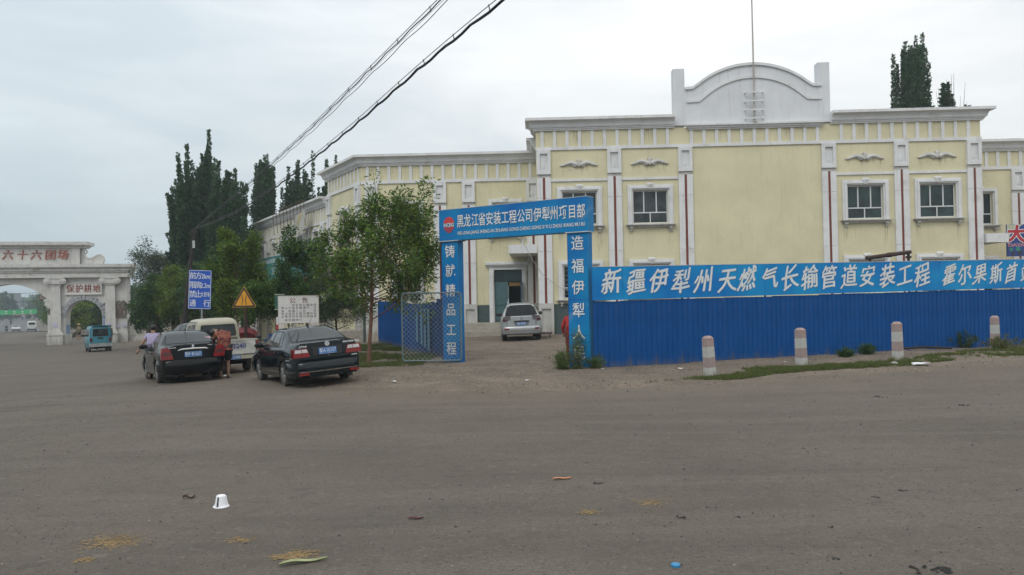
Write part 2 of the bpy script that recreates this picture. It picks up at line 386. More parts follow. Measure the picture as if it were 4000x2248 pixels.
# ------------------------------------------------------------------ cream building (local frame: x along the facade, y inwards, z up)
BA = -R(1.95)
bld = thing('civic_building', 'long two storey cream building with white pilasters, red stripes and an arched white gable', 'building', (1.786, 40.0, 0), BA)
LP, WZ = 3.7, 3.4
m_paneb = mat('reflection_green_glass', (.016, .034, .034), .08, var=.6, scale=.9, spec=.5); m_panec = mat('curtained_window_glass', (.028, .036, .04), .1, var=.7, scale=1.6, spec=.4)  # first pane variant has a greenish reflection put into its base colour
def frame(ox, oy, ang=0.):
    c, s_ = math.cos(ang), math.sin(ang)
    # u along the wall, o outwards (towards the viewer), z
    return lambda u, o, z: (ox+u*c+o*s_, oy+u*s_-o*c, z)
FM = frame(0, 0); FB = frame(0, WZ)
A_C = math.atan2(5.13, -3.38)+PI     # angled wing: its wall runs away to the left
cC = Vector((-10.5, 3.4)); dC = Vector((-3.38, 5.13)).normalized()
def alongC(t): return cC+dC*t
def frameC(t):
    p = alongC(t); n = Vector((-dC.y, -dC.x))      # outward
    n = Vector((-abs(dC.y), -abs(dC.x)))
    return p, n
pP, nP = frameC(0)
# u measured to the right (towards the corner) so facades read the same way: u=0 at the far end
def FCd(t_end, zoff=0.):
    p = alongC(t_end); e = -dC; n = Vector((-e.y, e.x))*-1
    n = Vector((e.y, -e.x))
    return lambda u, o, z: (p.x+e.x*u+n.x*o, p.y+e.y*u+n.y*o, z+zoff)
LC, LD = 6.14, 19.0
FC = FCd(LC); FD = FCd(LC+LD)
m_dado = mat('green_grey_wall_tile', (.075, .10, .095), .5, var=.15)
def brickify(m, c1, c2, mort, sx=4., bw=.24, rh=.065):
    t = m.node_tree; b = t.nodes['Principled BSDF']; L = t.links.new
    co = t.nodes.new('ShaderNodeTexCoord').outputs['Object']; sp = t.nodes.new('ShaderNodeSeparateXYZ'); L(co, sp.inputs[0]); cb = t.nodes.new('ShaderNodeCombineXYZ'); L(sp.outputs['X'], cb.inputs[0]); L(sp.outputs['Z'], cb.inputs[1])
    br = t.nodes.new('ShaderNodeTexBrick'); L(cb.outputs[0], br.inputs['Vector']); br.inputs['Scale'].default_value = 1; br.inputs['Brick Width'].default_value = bw; br.inputs['Row Height'].default_value = rh; br.inputs['Mortar Size'].default_value = .008
    br.inputs['Color1'].default_value = (*c1, 1); br.inputs['Color2'].default_value = (*c2, 1); br.inputs['Mortar'].default_value = (*mort, 1); L(br.outputs['Color'], b.inputs['Base Color'])
    bp = t.nodes.new('ShaderNodeBump'); bp.invert = True; bp.inputs['Strength'].default_value = .6; bp.inputs['Distance'].default_value = .01; L(br.outputs['Fac'], bp.inputs['Height']); L(bp.outputs[0], b.inputs['Normal'])
brickify(m_dado, (.06, .095, .095), (.085, .115, .11), (.035, .05, .05))

def wall(Fr, u0, u1, z0, z1, holes, name='wall', m=m_cream, depth=.22):
    """front skin cut round the openings, with reveals"""
    us = sorted({u0, u1, *[h[0] for h in holes], *[h[1] for h in holes]}); zs = sorted({z0, z1, *[h[2] for h in holes], *[h[3] for h in holes]})
    b = MB(Fr)
    for a, c in zip(us[:-1], us[1:]):
        for d, e in zip(zs[:-1], zs[1:]):
            mu, mz = (a+c)/2, (d+e)/2
            if any(h[0] < mu < h[1] and h[2] < mz < h[3] for h in holes): continue
            b.add([(a, 0, d), (c, 0, d), (c, 0, e), (a, 0, e)], [(0, 1, 2, 3)])
    for h0, h1, h2, h3 in holes:
        for p, q in (((h0, h2), (h1, h2)), ((h1, h2), (h1, h3)), ((h1, h3), (h0, h3)), ((h0, h3), (h0, h2))):
            b.add([(p[0], 0, p[1]), (q[0], 0, q[1]), (q[0], -depth, q[1]), (p[0], -depth, p[1])], [(0, 1, 2, 3)])
    me = bpy.data.meshes.new(name); me.from_pydata(b.v, [], b.f); me.materials.append(m)
    return link(name, me, bld)
WIN_K = [0]
def window(Fr, uc, z0, z1, wd, outer=.27, sill=True, dark=False, grille=False):
    """part: surround; sub-parts: sill, keystone, sash, panes"""
    h = wd/2; O = h+outer
    b = MB(Fr)
    for (o, i, pr) in ((O, O-.10, .10), (O-.10, O-.19, .15), (O-.19, h+.005, .07)):
        zt, zi = z1+(o-h), z1+(i-h)
        b.box(uc-o, uc-i, 0, pr, z0-.05, zt); b.box(uc+i, uc+o, 0, pr, z0-.05, zt); b.box(uc-i, uc+i, 0, pr, zi, zt)
    w_ = b.build('window', m_white, bld)
    k = MB(Fr); zt = z1+outer
    k.add([(uc-.16, .16, zt-.02), (uc+.16, .16, zt-.02), (uc+.07, .16, z1+.03), (uc-.07, .16, z1+.03), (uc-.19, .1, zt+.10), (uc+.19, .1, zt+.10), (uc, .27, zt+.02), (uc-.14, .12, zt+.10), (uc+.14, .12, zt+.10)],
          [(0, 6, 7), (6, 8, 7), (6, 1, 8), (0, 3, 6), (3, 2, 6), (2, 1, 6), (0, 7, 4), (1, 5, 8)])
    k.build('keystone', m_white, w_)
    if sill:
        s_ = MB(Fr); s_.box(uc-O-.02, uc+O+.02, 0, .20, z0-.16, z0-.10); s_.box(uc-O-.11, uc+O+.11, 0, .30, z0-.10, z0-.05); s_.box(uc-O+.03, uc+O-.03, 0, .14, z0-.22, z0-.16)
        s_.build('sill', m_grime, w_)
        for sg in (-1, 1):
            c = MB(Fr); x = uc+sg*(O-.15); c.box(x-.085, x+.085, 0, .2, z0-.27, z0-.17); c.box(x-.06, x+.06, 0, .12, z0-.40, z0-.27)
            c.build('sill_bracket', m_grime, w_)
    f = MB(Fr); d0, d1 = -.16, -.10; zb, zt = z0, z1; l, r_ = uc-h, uc+h; tz = z0+(z1-z0)*.33
    f.box(l, r_, d0, d1, zb, zb+.06); f.box(l, r_, d0, d1, zt-.06, zt); f.box(l, l+.05, d0, d1, zb+.06, zt-.06); f.box(r_-.05, r_, d0, d1, zb+.06, zt-.06)
    f.box(l+.05, r_-.05, d0, d1+.01, tz-.03, tz+.03)
    ms = [uc-h*.36, uc+h*.36] if wd > 1.3 else [uc]
    for mx_ in ms: f.box(mx_-.03, mx_+.03, d0, d1, tz+.03, zt-.06)
    f.box(uc-.025, uc+.025, d0, d1, zb+.06, tz-.03)
    f.build('sash', m_pvc, w_)
    g = [l+.05]+[q for m_ in ms for q in (m_-.03, m_+.03)]+[r_-.05]
    WIN_K[0] += 1; m_pane = (MC['dark_window_glass'], m_paneb, m_panec)[(WIN_K[0]*5+WIN_K[0]//2) % 3]
    for a, c in zip(g[::2], g[1::2]):
        p = MB(Fr); p.box(a, c, -.14, -.13, tz+.03, zt-.06); p.build('pane', m_pane, w_)
    for a, c in ((l+.05, uc-.025), (uc+.025, r_-.05)):
        p = MB(Fr); p.box(a, c, -.14, -.13, zb+.06, tz-.03); p.build('pane', m_pane, w_)
    if grille:
        gr = MB(Fr); n = 7
        for i in range(1, n): gr.box(l+wd*i/n-.008, l+wd*i/n+.008, -.05, -.035, z0, z1)
        for i in range(1, n): gr.box(l, r_, -.052, -.037, z0+(z1-z0)*i/n-.008, z0+(z1-z0)*i/n+.008)
        gr.build('grille', mat('grille_steel', (.3, .31, .3), .5), w_)
    return (l, r_, z0, z1)
def pilaster(Fr, u, zcap, ztop, zfoot=1.65, w_=.73, base=0., joints=(7.18, 4.37)):
    """capital block with recessed panel, two-strip shaft with a red stripe, panelled plinth"""
    h = w_/2; cz0, cz1 = zcap, ztop
    b = MB(Fr); pw, pz = .20, .19
    b.box(u-h, u-pw, 0, .17, cz0, cz1); b.box(u+pw, u+h, 0, .17, cz0, cz1); b.box(u-pw, u+pw, 0, .17, cz0, cz0+pz); b.box(u-pw, u+pw, 0, .17, cz1-pz, cz1)
    b.box(u-pw, u+pw, 0, .06, cz0+pz, cz1-pz)
    root = b.build('pilaster', m_white, bld)
    c = MB(Fr); q = (cz0+cz1)/2
    c.add([(u-.13, .06, cz0+pz+.05), (u+.13, .06, cz0+pz+.05), (u, .06, q+.3), (u, .115, cz0+pz+.24)], [(0, 1, 3), (1, 2, 3), (2, 0, 3)]); c.build('relief_ornament', m_white, root)
    g = MB(Fr); g.box(u-h+.02, u+h-.02, 0, .09, cz0-.17, cz0); g.build('neck', m_grime, root)
    zs = [cz0-.17]+[j for j in joints if zfoot+.5 < j < cz0-.5]+[zfoot]
    for z1, z0 in zip(zs[:-1], zs[1:]):
        for sg in (-1, 1):
            s_ = MB(Fr); a, c_ = sorted((u+sg*.065, u+sg*h)); s_.box(a, c_, 0, .13, z0+.006, z1-.006); s_.build('shaft_slab', m_white, root)
    r_ = MB(Fr); r_.box(u-.065, u+.065, 0, .075, zfoot, cz0-.19); r_.build('red_stripe', m_red, root)
    p = MB(Fr); H = h+.035; p.box(u-H, u-.24, 0, .2, base, zfoot); p.box(u+.24, u+H, 0, .2, base, zfoot); p.box(u-.24, u+.24, 0, .2, zfoot-.28, zfoot); p.box(u-.24, u+.24, 0, .2, base, base+.3); p.box(u-.24, u+.24, 0, .1, base+.3, zfoot-.28)
    p.build('plinth', m_plinth, root)
m_plinth = mat('stained_plinth', (.50, .49, .46), .8, var=.1, scale=1.5, dirt=((.25, .22, .18), .5, 1.7), low=((.28, .23, .17), .0, .9, .8), bump=.2)
def cornice(path, z0, k=1., side=1, name='cornice', cap=True):
    pr = [(0, z0), (.12, z0), (.12, z0+.07), (.17, z0+.07), (.17, z0+.15), (.24, z0+.15), (.24, z0+.19)]
    for i in range(8):
        a = PI/2*i/7; pr.append((.26+.20*k*(1-math.cos(a)), z0+.19+.27*math.sin(a)))
    pr += [(.5*k, z0+.47), (.54*k, z0+.47), (.54*k, z0+.61), (0, z0+.61)]
    b = MB(); b.sweep(path, pr, side)
    return b.build(name, m_white, bld, smooth=True, angle=28)
def strips(Fr, us, z0, z1, w_=.17):
    for u in us:
        b = MB(Fr); b.box(u-w_/2, u+w_/2, 0, .06, z0, z1); b.build('fascia_strip', m_white, bld)
def band(Fr, u0, u1, z0, z1, o=.08, name='band', m=None):
    b = MB(Fr); b.box(u0, u1, 0, o, z0, z1); return b.build(name, m or m_white, bld)

# --- main block
B_ = [1.85, 5.55, 16.65, 20.35]; P_ = [0, 3.7, 7.4, 14.8, 18.5, 22.2]
up = [window(FM, u, 5.75, 7.50, 1.82) for u in B_]; dn = [window(FM, u, 1.88, 3.60, 1.82, grille=True) for u in B_]
wall(FM, -.4, 22.6, 1.6, 10.75, up+dn)
band(FM, -.4, 22.6, -.3, 1.6, .03, 'dado', m_dado)
for u in P_: pilaster(FM, u, 8.43, 9.71)
band(FM, -.42, 22.62, 9.71, 9.87)
for a, c in ((0, 3.7), (3.7, 7.4), (14.8, 18.5), (18.5, 22.2)): band(FM, a+.365, c-.365, 8.05, 8.17, .07, 'string_course')
strips(FM, [-.06+.657*i for i in range(11)], 9.87, 10.73); strips(FM, [15.5+.647*i for i in range(11)], 9.87, 10.73); strips(FM, [7.76+.651*i for i in range(11)], 9.87, 10.60)
cornice([(-.4, 1.5), (-.4, 0), (6.85, 0)], 10.73, side=-1) if False else cornice([(6.85, 0), (-.4, 0), (-.4, 1.5)], 10.73, side=-1)
cornice([(14.95, 0), (22.6, 0), (22.6, 1.5)], 10.73)
cornice([(-.38, 1.5), (-.38, 14)], 10.12, side=-1); cornice([(22.58, 1.5), (22.58, 14)], 10.12)
b = MB(); b.box(-.4, -.12, .001, 14, -.5, 10.12); b.box(22.32, 22.6, .001, 14, -.5, 10.12); b.box(-.4, -.1, .001, 1.5, 10.12, 11.3); b.box(22.3, 22.6, .001, 1.5, 10.12, 11.3)
b.box(-.1, 22.3, 13.7, 14, -.5, 10.7); b.build('side_wall', m_cream, bld)
b = MB(); b.box(-.1, 22.3, .3, 13.7, 10.0, 10.2); b.build('roof', mat('roof_concrete', (.3, .3, .29), .9), bld)
b = MB(); b.box(-.1, 22.3, .35, .4, 0, 10); b.build('shade_backing', mat('room_shade', (.02, .022, .024), .9), bld)  # near-black sheet behind the windows, the rooms' shade put into its colour
b = MB(); b.box(-.38, 6.85, .02, .3, 10.75, 11.30); b.box(14.95, 22.58, .02, .3, 10.75, 11.30); b.build('parapet', m_cream, bld)
# --- arched gable
GA = [(7.45, 10.84), (14.35, 10.84), (14.35, 12.84), (14.06, 12.84)]
def arc(u0, u1, zb, zt, n=40, fil=.35):
    r_ = (u1-u0)/2; ri = zt-zb; Rr = (r_*r_+ri*ri)/(2*ri); c = (u0+u1)/2
    out = []
    for i in range(n+1):
        u = u1-(u1-u0)*i/n; z = zt-Rr+math.sqrt(max(0, Rr*Rr-(u-c)**2))
        e = min(u-u0, u1-u)
        if e < fil: z = z+(.05)*(1-e/fil)**2
        out.append((u, z))
    return out
top_arc = arc(7.87, 14.05, 12.80, 14.02)
gable_poly = [(7.45, 10.84), (14.35, 10.84), (14.35, 12.82)]+top_arc+[(7.45, 12.82)]
b = MB(); b.prism(gable_poly, -.06, .25); b.box(6.85, 7.45, -.08, .42, 10.84, 13.82); b.box(14.35, 14.95, -.08, .42, 10.84, 13.95)
b.build('gable', m_wwall, bld)
def archband(u0, u1, ext0, ext1, zb, zt, th, pr):
    a = [(ext1, zb+.02)]+arc(u0, u1, zb, zt)+[(ext0, zb+.02)]; b = MB(); n = len(a); vs = []
    for (u, z) in a: vs += [(u, -.06, z), (u, -.06-pr, z), (u, -.06-pr, z-th), (u, -.06, z-th)]
    fs = [(i*4+k, (i+1)*4+k, (i+1)*4+(k+1) % 4, i*4+(k+1) % 4) for i in range(n-1) for k in range(4)]+[(0, 1, 2, 3), tuple((n-1)*4+k for k in (3, 2, 1, 0))]
    b.add(vs, fs); b.build('arched_moulding', m_white, bld)
archband(7.87, 14.05, 7.46, 14.52, 12.82, 14.04, .14, .10)
archband(8.22, 13.77, 7.55, 14.5, 12.14, 13.37, .14, .08)
b = MB(); b.box(7.45, 14.55, -.30, 0, 10.78, 10.87); b.box(7.52, 14.48, -.2, 0, 10.68, 10.78); b.box(7.58, 14.42, -.12, 0, 10.6, 10.68); b.build('ledge', m_white, bld)
# --- medallions over the windows
def medallion(u, z):
    b = MB(FM); n = 15
    for sg in (-1, 1):
        pts = []; rad = []
        for i in range(n):
            t = i/(n-1); pts.append((u+sg*(.08+.9*t), .05, z-.03+.10*math.sin(t*5.2-.6)*(1-t*.5)-.02*t)); rad.append(.11*(1-t)**.7+.022+.02*abs(math.sin(t*11)))
        b.tube(pts, rad, 6)
        for t, r_ in ((.22, .085), (.42, .075), (.62, .055)):
            cx = u+sg*(.08+.9*t); cz = z+.06-.08*t
            b.tube([(cx+r_*math.cos(a), .06, cz+r_*math.sin(a)) for a in np.linspace(0, 5.2, 9)], .028, 5)
        b.tube([(u+sg*.10, .05, z-.08), (u+sg*.22, .07, z-.15), (u+sg*.36, .05, z-.09)], [.05, .045, .02], 6)
    b.tube([(u, .04, z+.23), (u, .07, z+.13), (u, .09, z), (u, .07, z-.12), (u, .04, z-.2)], [.03, .10, .07, .10, .02], 8)
    for a in (-.75, -.35, .35, .75): b.tube([(u, .06, z+.08), (u+.16*math.sin(a), .08, z+.08+.16*math.cos(a))], [.05, .03], 6)
    b.build('medallion', m_medal, bld, smooth=True)
m_medal = mat('relief_plaster', (.56, .55, .52), .8, var=.1, dirt=((.3, .27, .23), .4, 6))
for u in B_: medallion(u, 8.98)

# --- set-back wings at both ends
def wing_common(sgn):
    Fr = FB; u = lambda a: a if sgn < 0 else 22.2-a
    rg = lambda a, c: (min(u(a), u(c)), max(u(a), u(c)))
    wins = [window(FB, u(-2.2), 5.62, 7.40, 1.42, outer=.25), window(FB, u(-7.85), 5.62, 7.40, 1.42, outer=.25), window(FB, u(-7.85), 1.85, 3.60, 1.42, outer=.25, grille=True)]
    door = (*rg(-2.92, -1.32), .6, 3.6)
    u0, u1 = rg(-10.5 if sgn < 0 else -12.5, -.38)
    if sgn > 0: wins.append(window(FB, u(-2.2), 1.85, 3.60, 1.42, outer=.25))
    wall(FB, u0, u1, 1.6, 9.75, [(*rg(w_[0], w_[1]), w_[2], w_[3]) if False else w_ for w_ in wins]+([(door[0], door[1], 1.6, 3.6)] if sgn < 0 else []))
    if sgn < 0:
        band(FB, u0, door[0], -1, 1.6, .03, 'dado', m_dado); band(FB, door[1], u1, -1, 1.6, .03, 'dado', m_dado)
    else: band(FB, u0, u1, -1, 1.6, .03, 'dado', m_dado)
    for a in (-9.9, -5.95, -4.3, -.62): pilaster(FB, u(a), 7.5, 8.68, 1.65, .73, -.4, (6.3, 4.0))
    band(FB, u0, u1, 8.68, 8.85)
    k = -.75; L_ = []
    while k > (-10.3 if sgn < 0 else -12): L_.append(u(k)); k -= .625
    strips(FB, L_, 8.85, 9.70)
wing_common(-1); wing_common(1)
cornice([(-.4, WZ), (-10.5, WZ), tuple(alongC(LC)), (alongC(LC).x+3, alongC(LC).y+2.0)], 9.70, side=-1)
cornice([(22.6, WZ), (34.7, WZ)], 9.70)
for (x0, x1) in ((-10.4, -.4), (22.6, 34.6)):
    b = MB(); b.box(x0, x1, WZ+.02, WZ+.3, 9.7, 10.28); b.build('parapet', m_cream, bld)
    b = MB(); b.box(x0, x1, WZ+.3, 14, 9.5, 9.7); b.build('roof', MC['roof_concrete'], bld)
    b = MB(); b.box(x0, x1, WZ+.5, WZ+.55, 2.7 if x0 < 0 else 0, 9.5); b.build('shade_backing', MC['room_shade'], bld)
# --- angled wing (C) and the lower street wing (D)
wc = [window(FC, 3.3, 5.62, 7.40, 1.42, outer=.25), window(FC, 3.3, 1.85, 3.6, 1.42, outer=.25)]
wall(FC, 0, LC, -2.2, 9.75, wc)
for a in (.45, 5.7): pilaster(FC, a, 7.5, 8.68, 1.65, .73, -1.5, (6.3, 4.0))
band(FC, 0, LC, 8.68, 8.85); strips(FC, [.35+.6*i for i in range(10)], 8.85, 9.7)
wd = [window(FD, 1.85+3.7*i, 5.0, 6.65, 1.25, outer=.22) for i in range(5)]+[window(FD, 1.85+3.7*i, 1.2, 2.9, 1.25, outer=.22) for i in range(5)]
wall(FD, 0, LD, -2.6, 8.25, wd)
for i in range(1, 6): pilaster(FD, 3.7*i+(-.4 if i == 5 else 0), 6.0, 7.08, 1.0, .66, -2.2, (4.5, 3.0))
pilaster(FD, .35, 6.0, 7.08, 1.0, .66, -2.2, (4.5, 3.0))
band(FD, 0, LD, 7.08, 7.22); strips(FD, [.3+.6*i for i in range(31)], 7.22, 8.15, .15)
pe = alongC(LC+LD); nb = Vector((dC.y, -dC.x)); nb = nb if nb.y > 0 or nb.x > 0 else -nb
back = Vector((abs(dC.y), abs(dC.x)))
cornice([tuple(alongC(LC+.02)), tuple(pe), tuple(pe+back*4)], 8.15, side=-1)
b = MB(FD); b.box(0, LD, -4, -.3, 7.9, 8.1); b.box(.02, .3, -4, -.02, -2.6, 8.7); b.box(0.02, LD-.02, -.3, -.03, 8.15, 8.72); b.build('wing_body', m_cream, bld)
b = MB(FC); b.box(.02, .3, -5, -.02, 7, 10.28); b.box(0.02, LC-.1, -.3, -.03, 9.7, 10.28); b.build('wing_body', m_cream, bld)
b = MB(FD); b.box(0.1, LD, -.6, -.5, -2, 8); b.build('shade_backing', MC['room_shade'], bld)
b = MB(FC); b.box(0.1, LC, -.6, -.5, -2, 8); b.build('shade_backing', MC['room_shade'], bld)

# --- entrance: door, surround, canopy, steps
m_door = mat('teal_painted_door', (.07, .14, .155), .45, var=.1, low=((.14, .12, .09), .6, .6, .5))
m_doorblue = mat('blue_painted_door', (.035, .085, .13), .45, var=.1)
b = MB(FB)
for x0, x1 in ((-3.2, -2.92), (-1.32, -1.04)): b.box(x0, x1, 0, .14, .6, 3.78); b.box(x0+.05, x1-.05, 0, .19, .6, 3.5)
b.box(-2.92, -1.32, 0, .12, 3.6, 3.78); b.box(-3.3, -.98, 0, .2, 3.78, 3.88); b.box(-3.4, -.95, 0, .3, 3.88, 3.99); b.box(-3.36, -.97, 0, .25, 3.99, 4.04)
ds = b.build('doorway', m_white, bld)
for i in range(22):
    pass
b = MB(FB); [b.box(-3.3+.11*i, -3.3+.11*i+.06, .2, .25, 3.8, 3.87) for i in range(21)]; b.build('dentil_row', m_white, ds)
b = MB(FB); b.box(-2.92, -1.32, -.16, -.10, 2.92, 3.6); b.build('transom_panel', mat('dark_transom', (.02, .04, .045), .3), ds)
b = MB(FB); b.box(-2.90, -2.14, -.12, -.06, .6, 2.9); b.box(-2.84, -2.2, -.06, -.045, 1.9, 2.8); b.box(-2.84, -2.2, -.06, -.045, .75, 1.75); d1 = b.build('door', m_door, ds)
b = MB(FB); b.box(-1.40, -1.34, .0, .72, .6, 2.92); b.build('door', m_doorblue, ds)['label'] = 'blue door leaf standing open'
b = MB(FB); b.box(-2.14, -1.4, -1.2, -1.15, .6, 2.9); b.build('shade_panel', MC['room_shade'], ds)  # near-black sheet stands in for the unlit interior behind the open door
b = MB(FB); b.box(-2.08, -1.42, -.2, -.17, 2.66, 2.88); b.build('lintel_board', mat('ochre_board', (.22, .13, .04), .6), ds)
b = MB(); b.box(-1.93, -.41, .05, WZ, 4.32, 4.78); b.build('canopy', m_white, bld)
b = MB(); b.box(22.61, 23.72, -.3, WZ, 4.38, 4.84); b.build('canopy', m_white, bld)
b = MB(); b.tube([(-1.2, 1.6, 4.78), (-1.2, 1.6, 5.05), (-1.12, 1.5, 5.3)], [.09, .09, .03], 8); b.build('canopy_drain', m_grime, bld)
m_step = mat('concrete_steps', (.36, .33, .28), .85, var=.1, dirt=((.2, .17, .13), .4, 3))
for i in range(3):
    b = MB(); e = .32*(2-i); b.box(-5.4-e, -.42, 1.75-e, WZ-.02 if i == 2 else 2.3, -.3+.0, .2*(i+1)); b.build('step', m_step, bld) if i == 2 else None
    if i < 2:
        b = MB(); b.box(-5.4-e, -.42, 1.75-e, 1.75-e+.32, -.3, .2*(i+1)); b.box(-5.4-e, -5.4-e+.32, 1.75-e+.32, WZ-.05, -.3, .2*(i+1)); b.build('step', m_step, bld)
# run-off marks under sills come from the plaster's own streaks; a loose cable hangs from the canopy
m_cable = mat('black_cable', (.02, .02, .022), .5, var=.05)
b = MB(); b.tube([(-1.1, -.02+.04, 4.8), (-.7, -.1, 4.0), (-.2, -.22, 3.2), (.6, -.3, 2.55), (1.3, -.2, 2.2)], .012, 5); b.build('loose_cable', mat('pale_cable', (.35, .33, .3), .6), bld)
# flag pole with ledge boards in front of the gable (a thing of its own)
m_pole = mat('weathered_pole', (.42, .39, .34), .7, var=.15, streak=((.22, .14, .08), .5))
pole = thing('rooftop_mast', 'thin mast with four cross boards standing against the arched white gable', 'mast', (1.786, 40.0, 0), BA)
b = MB(); b.tube([(11.0, -.2, 10.88), (11.0, -.22, 15), (10.98, -.24, 19.5)], [.045, .04, .032], 10); b.build('pole', m_pole, pole)
b = MB(); b.lathe([(.16, 0), (.16, .05), (.07, .1), (.05, .1)], 14, (11.0, -.2, 10.872)); b.build('base_plate', m_pole, pole)
for z in (11.04, 11.48, 11.94, 12.40):
    b = MB(); b.box(10.53, 11.48, -.33, -.27, z, z+.07); b.box(10.53, 10.58, -.27, -.061, z, z+.06); b.box(11.43, 11.48, -.27, -.061, z, z+.06); b.build('cross_board', m_white, pole)
# motorcycle advert board at the right end
m_ad = mat('advert_blue_vinyl', (.02, .05, .22), .4, var=.25, scale=2)
m_adc = mat('advert_cream_vinyl', (.45, .47, .33), .5); m_redv = mat('advert_red_vinyl', (.42, .02, .035), .4); m_whitev = mat('white_vinyl', (.75, .76, .76), .5, var=.03)
ad = thing('advert_board', 'blue motorcycle advert board with a big red character on the building at far right', 'sign', (1.786, 40.0, 0), BA)
b = MB(); b.box(23.95, 28.0, .25, .32, 3.66, 5.32); b.build('panel', m_ad, ad)
b = MB(); b.prism([(23.96, 5.31), (23.96, 4.45), (24.05, 4.45), (24.1, 4.75), (24.35, 5.05), (24.8, 5.31)], .24, .249); b.build('cream_corner', m_adc, ad)
for s_, m_, y_, bo in (('大', m_whitev, .236, .075), ('大', m_redv, .232, .04)):
    b = MB(); [put_text(b, s_, 24.40+bo*math.cos(a_*.7), 4.76+bo*math.sin(a_*.7), y_-.0002*a_, size=.92, shear=.1, sx=1.05) for a_ in range(9)]; b.build('character', m_, ad)
for m_, y_, bo in ((m_whitev, .236, .02), (m_redv, .232, .006)):
    b = MB(); put_text(b, 'DAYA', 24.42, 4.24, y_, size=.22, bold=bo*.5, sx=1.45); b.build('lettering', m_, ad)
mg = mat('advert_green_vinyl', (.03, .22, .16), .4)
for x, z, r_ in ((24.15, 4.02, .10), (24.5, 4.04, .12), (24.9, 4.0, .12), (25.5, 4.02, .14)):
    b = MB(); b.lathe([(r_*1.0, 0), (r_*.9, -.008)], 14, (x, .243, z), 'y'); b.build('print_shape', mg, ad)
    b = MB(); b.lathe([(r_*1.1, 0), (r_, -.006)], 14, (x+.1, .246, z-.2), 'y'); b.build('print_shape', mat('advert_dark_print', (.03, .035, .05), .4), ad)

# rain runs under the sill brackets
m_run = bpy.data.materials.new('rain_run'); m_run.use_nodes = True; t = m_run.node_tree; b_ = t.nodes['Principled BSDF']; b_.inputs['Base Color'].default_value = (.22, .18, .11, 1); b_.inputs['Roughness'].default_value = .9
n_ = t.nodes.new('ShaderNodeTexNoise'); n_.inputs['Scale'].default_value = 1; mp_ = t.nodes.new('ShaderNodeMapping'); mp_.inputs['Scale'].default_value = (22, 22, 1.3); c_ = t.nodes.new('ShaderNodeTexCoord'); t.links.new(c_.outputs['Object'], mp_.inputs[0]); t.links.new(mp_.outputs[0], n_.inputs[0])
r_ = ramp(t, [(.45, 0), (.75, .55)]); t.links.new(n_.outputs['Fac'], r_.inputs[0]); g_ = t.nodes.new('ShaderNodeSeparateXYZ'); t.links.new(c_.outputs['Generated'], g_.inputs[0]); m2_ = t.nodes.new('ShaderNodeMath'); m2_.operation = 'MULTIPLY'; t.links.new(r_.outputs[0], m2_.inputs[0]); t.links.new(g_.outputs['Z'], m2_.inputs[1]); t.links.new(m2_.outputs[0], b_.inputs['Alpha'])
def run_mark(Fr, u, z1, h, w_=.10):
    b = MB(Fr); b.add([(u-w_/2, .004, z1-h), (u+w_/2, .004, z1-h), (u+w_/2, .004, z1), (u-w_/2, .004, z1)], [(0, 1, 2, 3)]); b.build('rain_run', m_run, bld)
for u in B_:
    for du in (-1.03, 1.03): run_mark(FM, u+du-.06, 5.35, 1.3+.3*math.sin(u*3+du)); run_mark(FM, u+du+.07, 5.35, 1.0)
    for k in range(6): run_mark(FM, u-.8+.32*k, 8.86, .45+.15*math.sin(k*2+u), .16)
for u in (1.85, 5.55, 9.2, 12.8, 16.65, 20.35): run_mark(FM, u, 10.7, .8, .5)
for u in (-2.2, -7.85, 24.4): [run_mark(FB, u+du, 5.2, 1.2) for du in (-.85, .85)]
# ------------------------------------------------------------------ blue hoarding with its banner, gate portal, chain-link leaf
m_blue = mat('blue_sheet_steel', (.002, .068, .245), .5, var=.12, scale=1.2, fine=.05, dirt=((.03, .07, .20), .4, 1.6), low=((.13, .12, .11), -.05, .6, .85), bump=.15, bscale=6, spec=.18)
def skyprint(name, c1, c2, cloud):
    """flat print: blue sky with faint clouds"""
    m = bpy.data.materials.new(name); m.use_nodes = True; t = m.node_tree; b = t.nodes['Principled BSDF']; L = t.links.new
    co = t.nodes.new('ShaderNodeTexCoord').outputs['Object']
    n = t.nodes.new('ShaderNodeTexNoise'); n.inputs['Scale'].default_value = .7; n.inputs['Detail'].default_value = 2; L(co, n.inputs['Vector'])
    r_ = ramp(t, [(.35, c1), (.62, c2)]); L(n.outputs['Fac'], r_.inputs[0])
    n2 = t.nodes.new('ShaderNodeTexNoise'); n2.inputs['Scale'].default_value = 1.15; n2.inputs['Detail'].default_value = 5; n2.inputs['Distortion'].default_value = .5; L(co, n2.inputs['Vector'])
    r2 = ramp(t, [(.62, 0), (.78, .55)]); L(n2.outputs['Fac'], r2.inputs[0])
    x = t.nodes.new('ShaderNodeMix'); x.data_type = 'RGBA'; L(r2.outputs[0], x.inputs[0]); L(r_.outputs[0], x.inputs[6]); x.inputs[7].default_value = (*cloud, 1)
    n3 = t.nodes.new('ShaderNodeTexNoise'); n3.inputs['Scale'].default_value = 9; L(co, n3.inputs['Vector'])
    L(x.outputs[2], b.inputs['Base Color']); b.inputs['Roughness'].default_value = .45; b.inputs['Specular IOR Level'].default_value = .2
    bp = t.nodes.new('ShaderNodeBump'); bp.inputs['Strength'].default_value = .12; bp.inputs['Distance'].default_value = .02; L(n2.outputs['Fac'], bp.inputs['Height']); L(bp.outputs[0], b.inputs['Normal'])
    return m
m_banner = skyprint('banner_sky_print', (.004, .16, .47), (.006, .26, .55), (.12, .40, .58))
m_portal = skyprint('portal_sky_print', (.003, .125, .40), (.005, .21, .46), (.25, .42, .55))
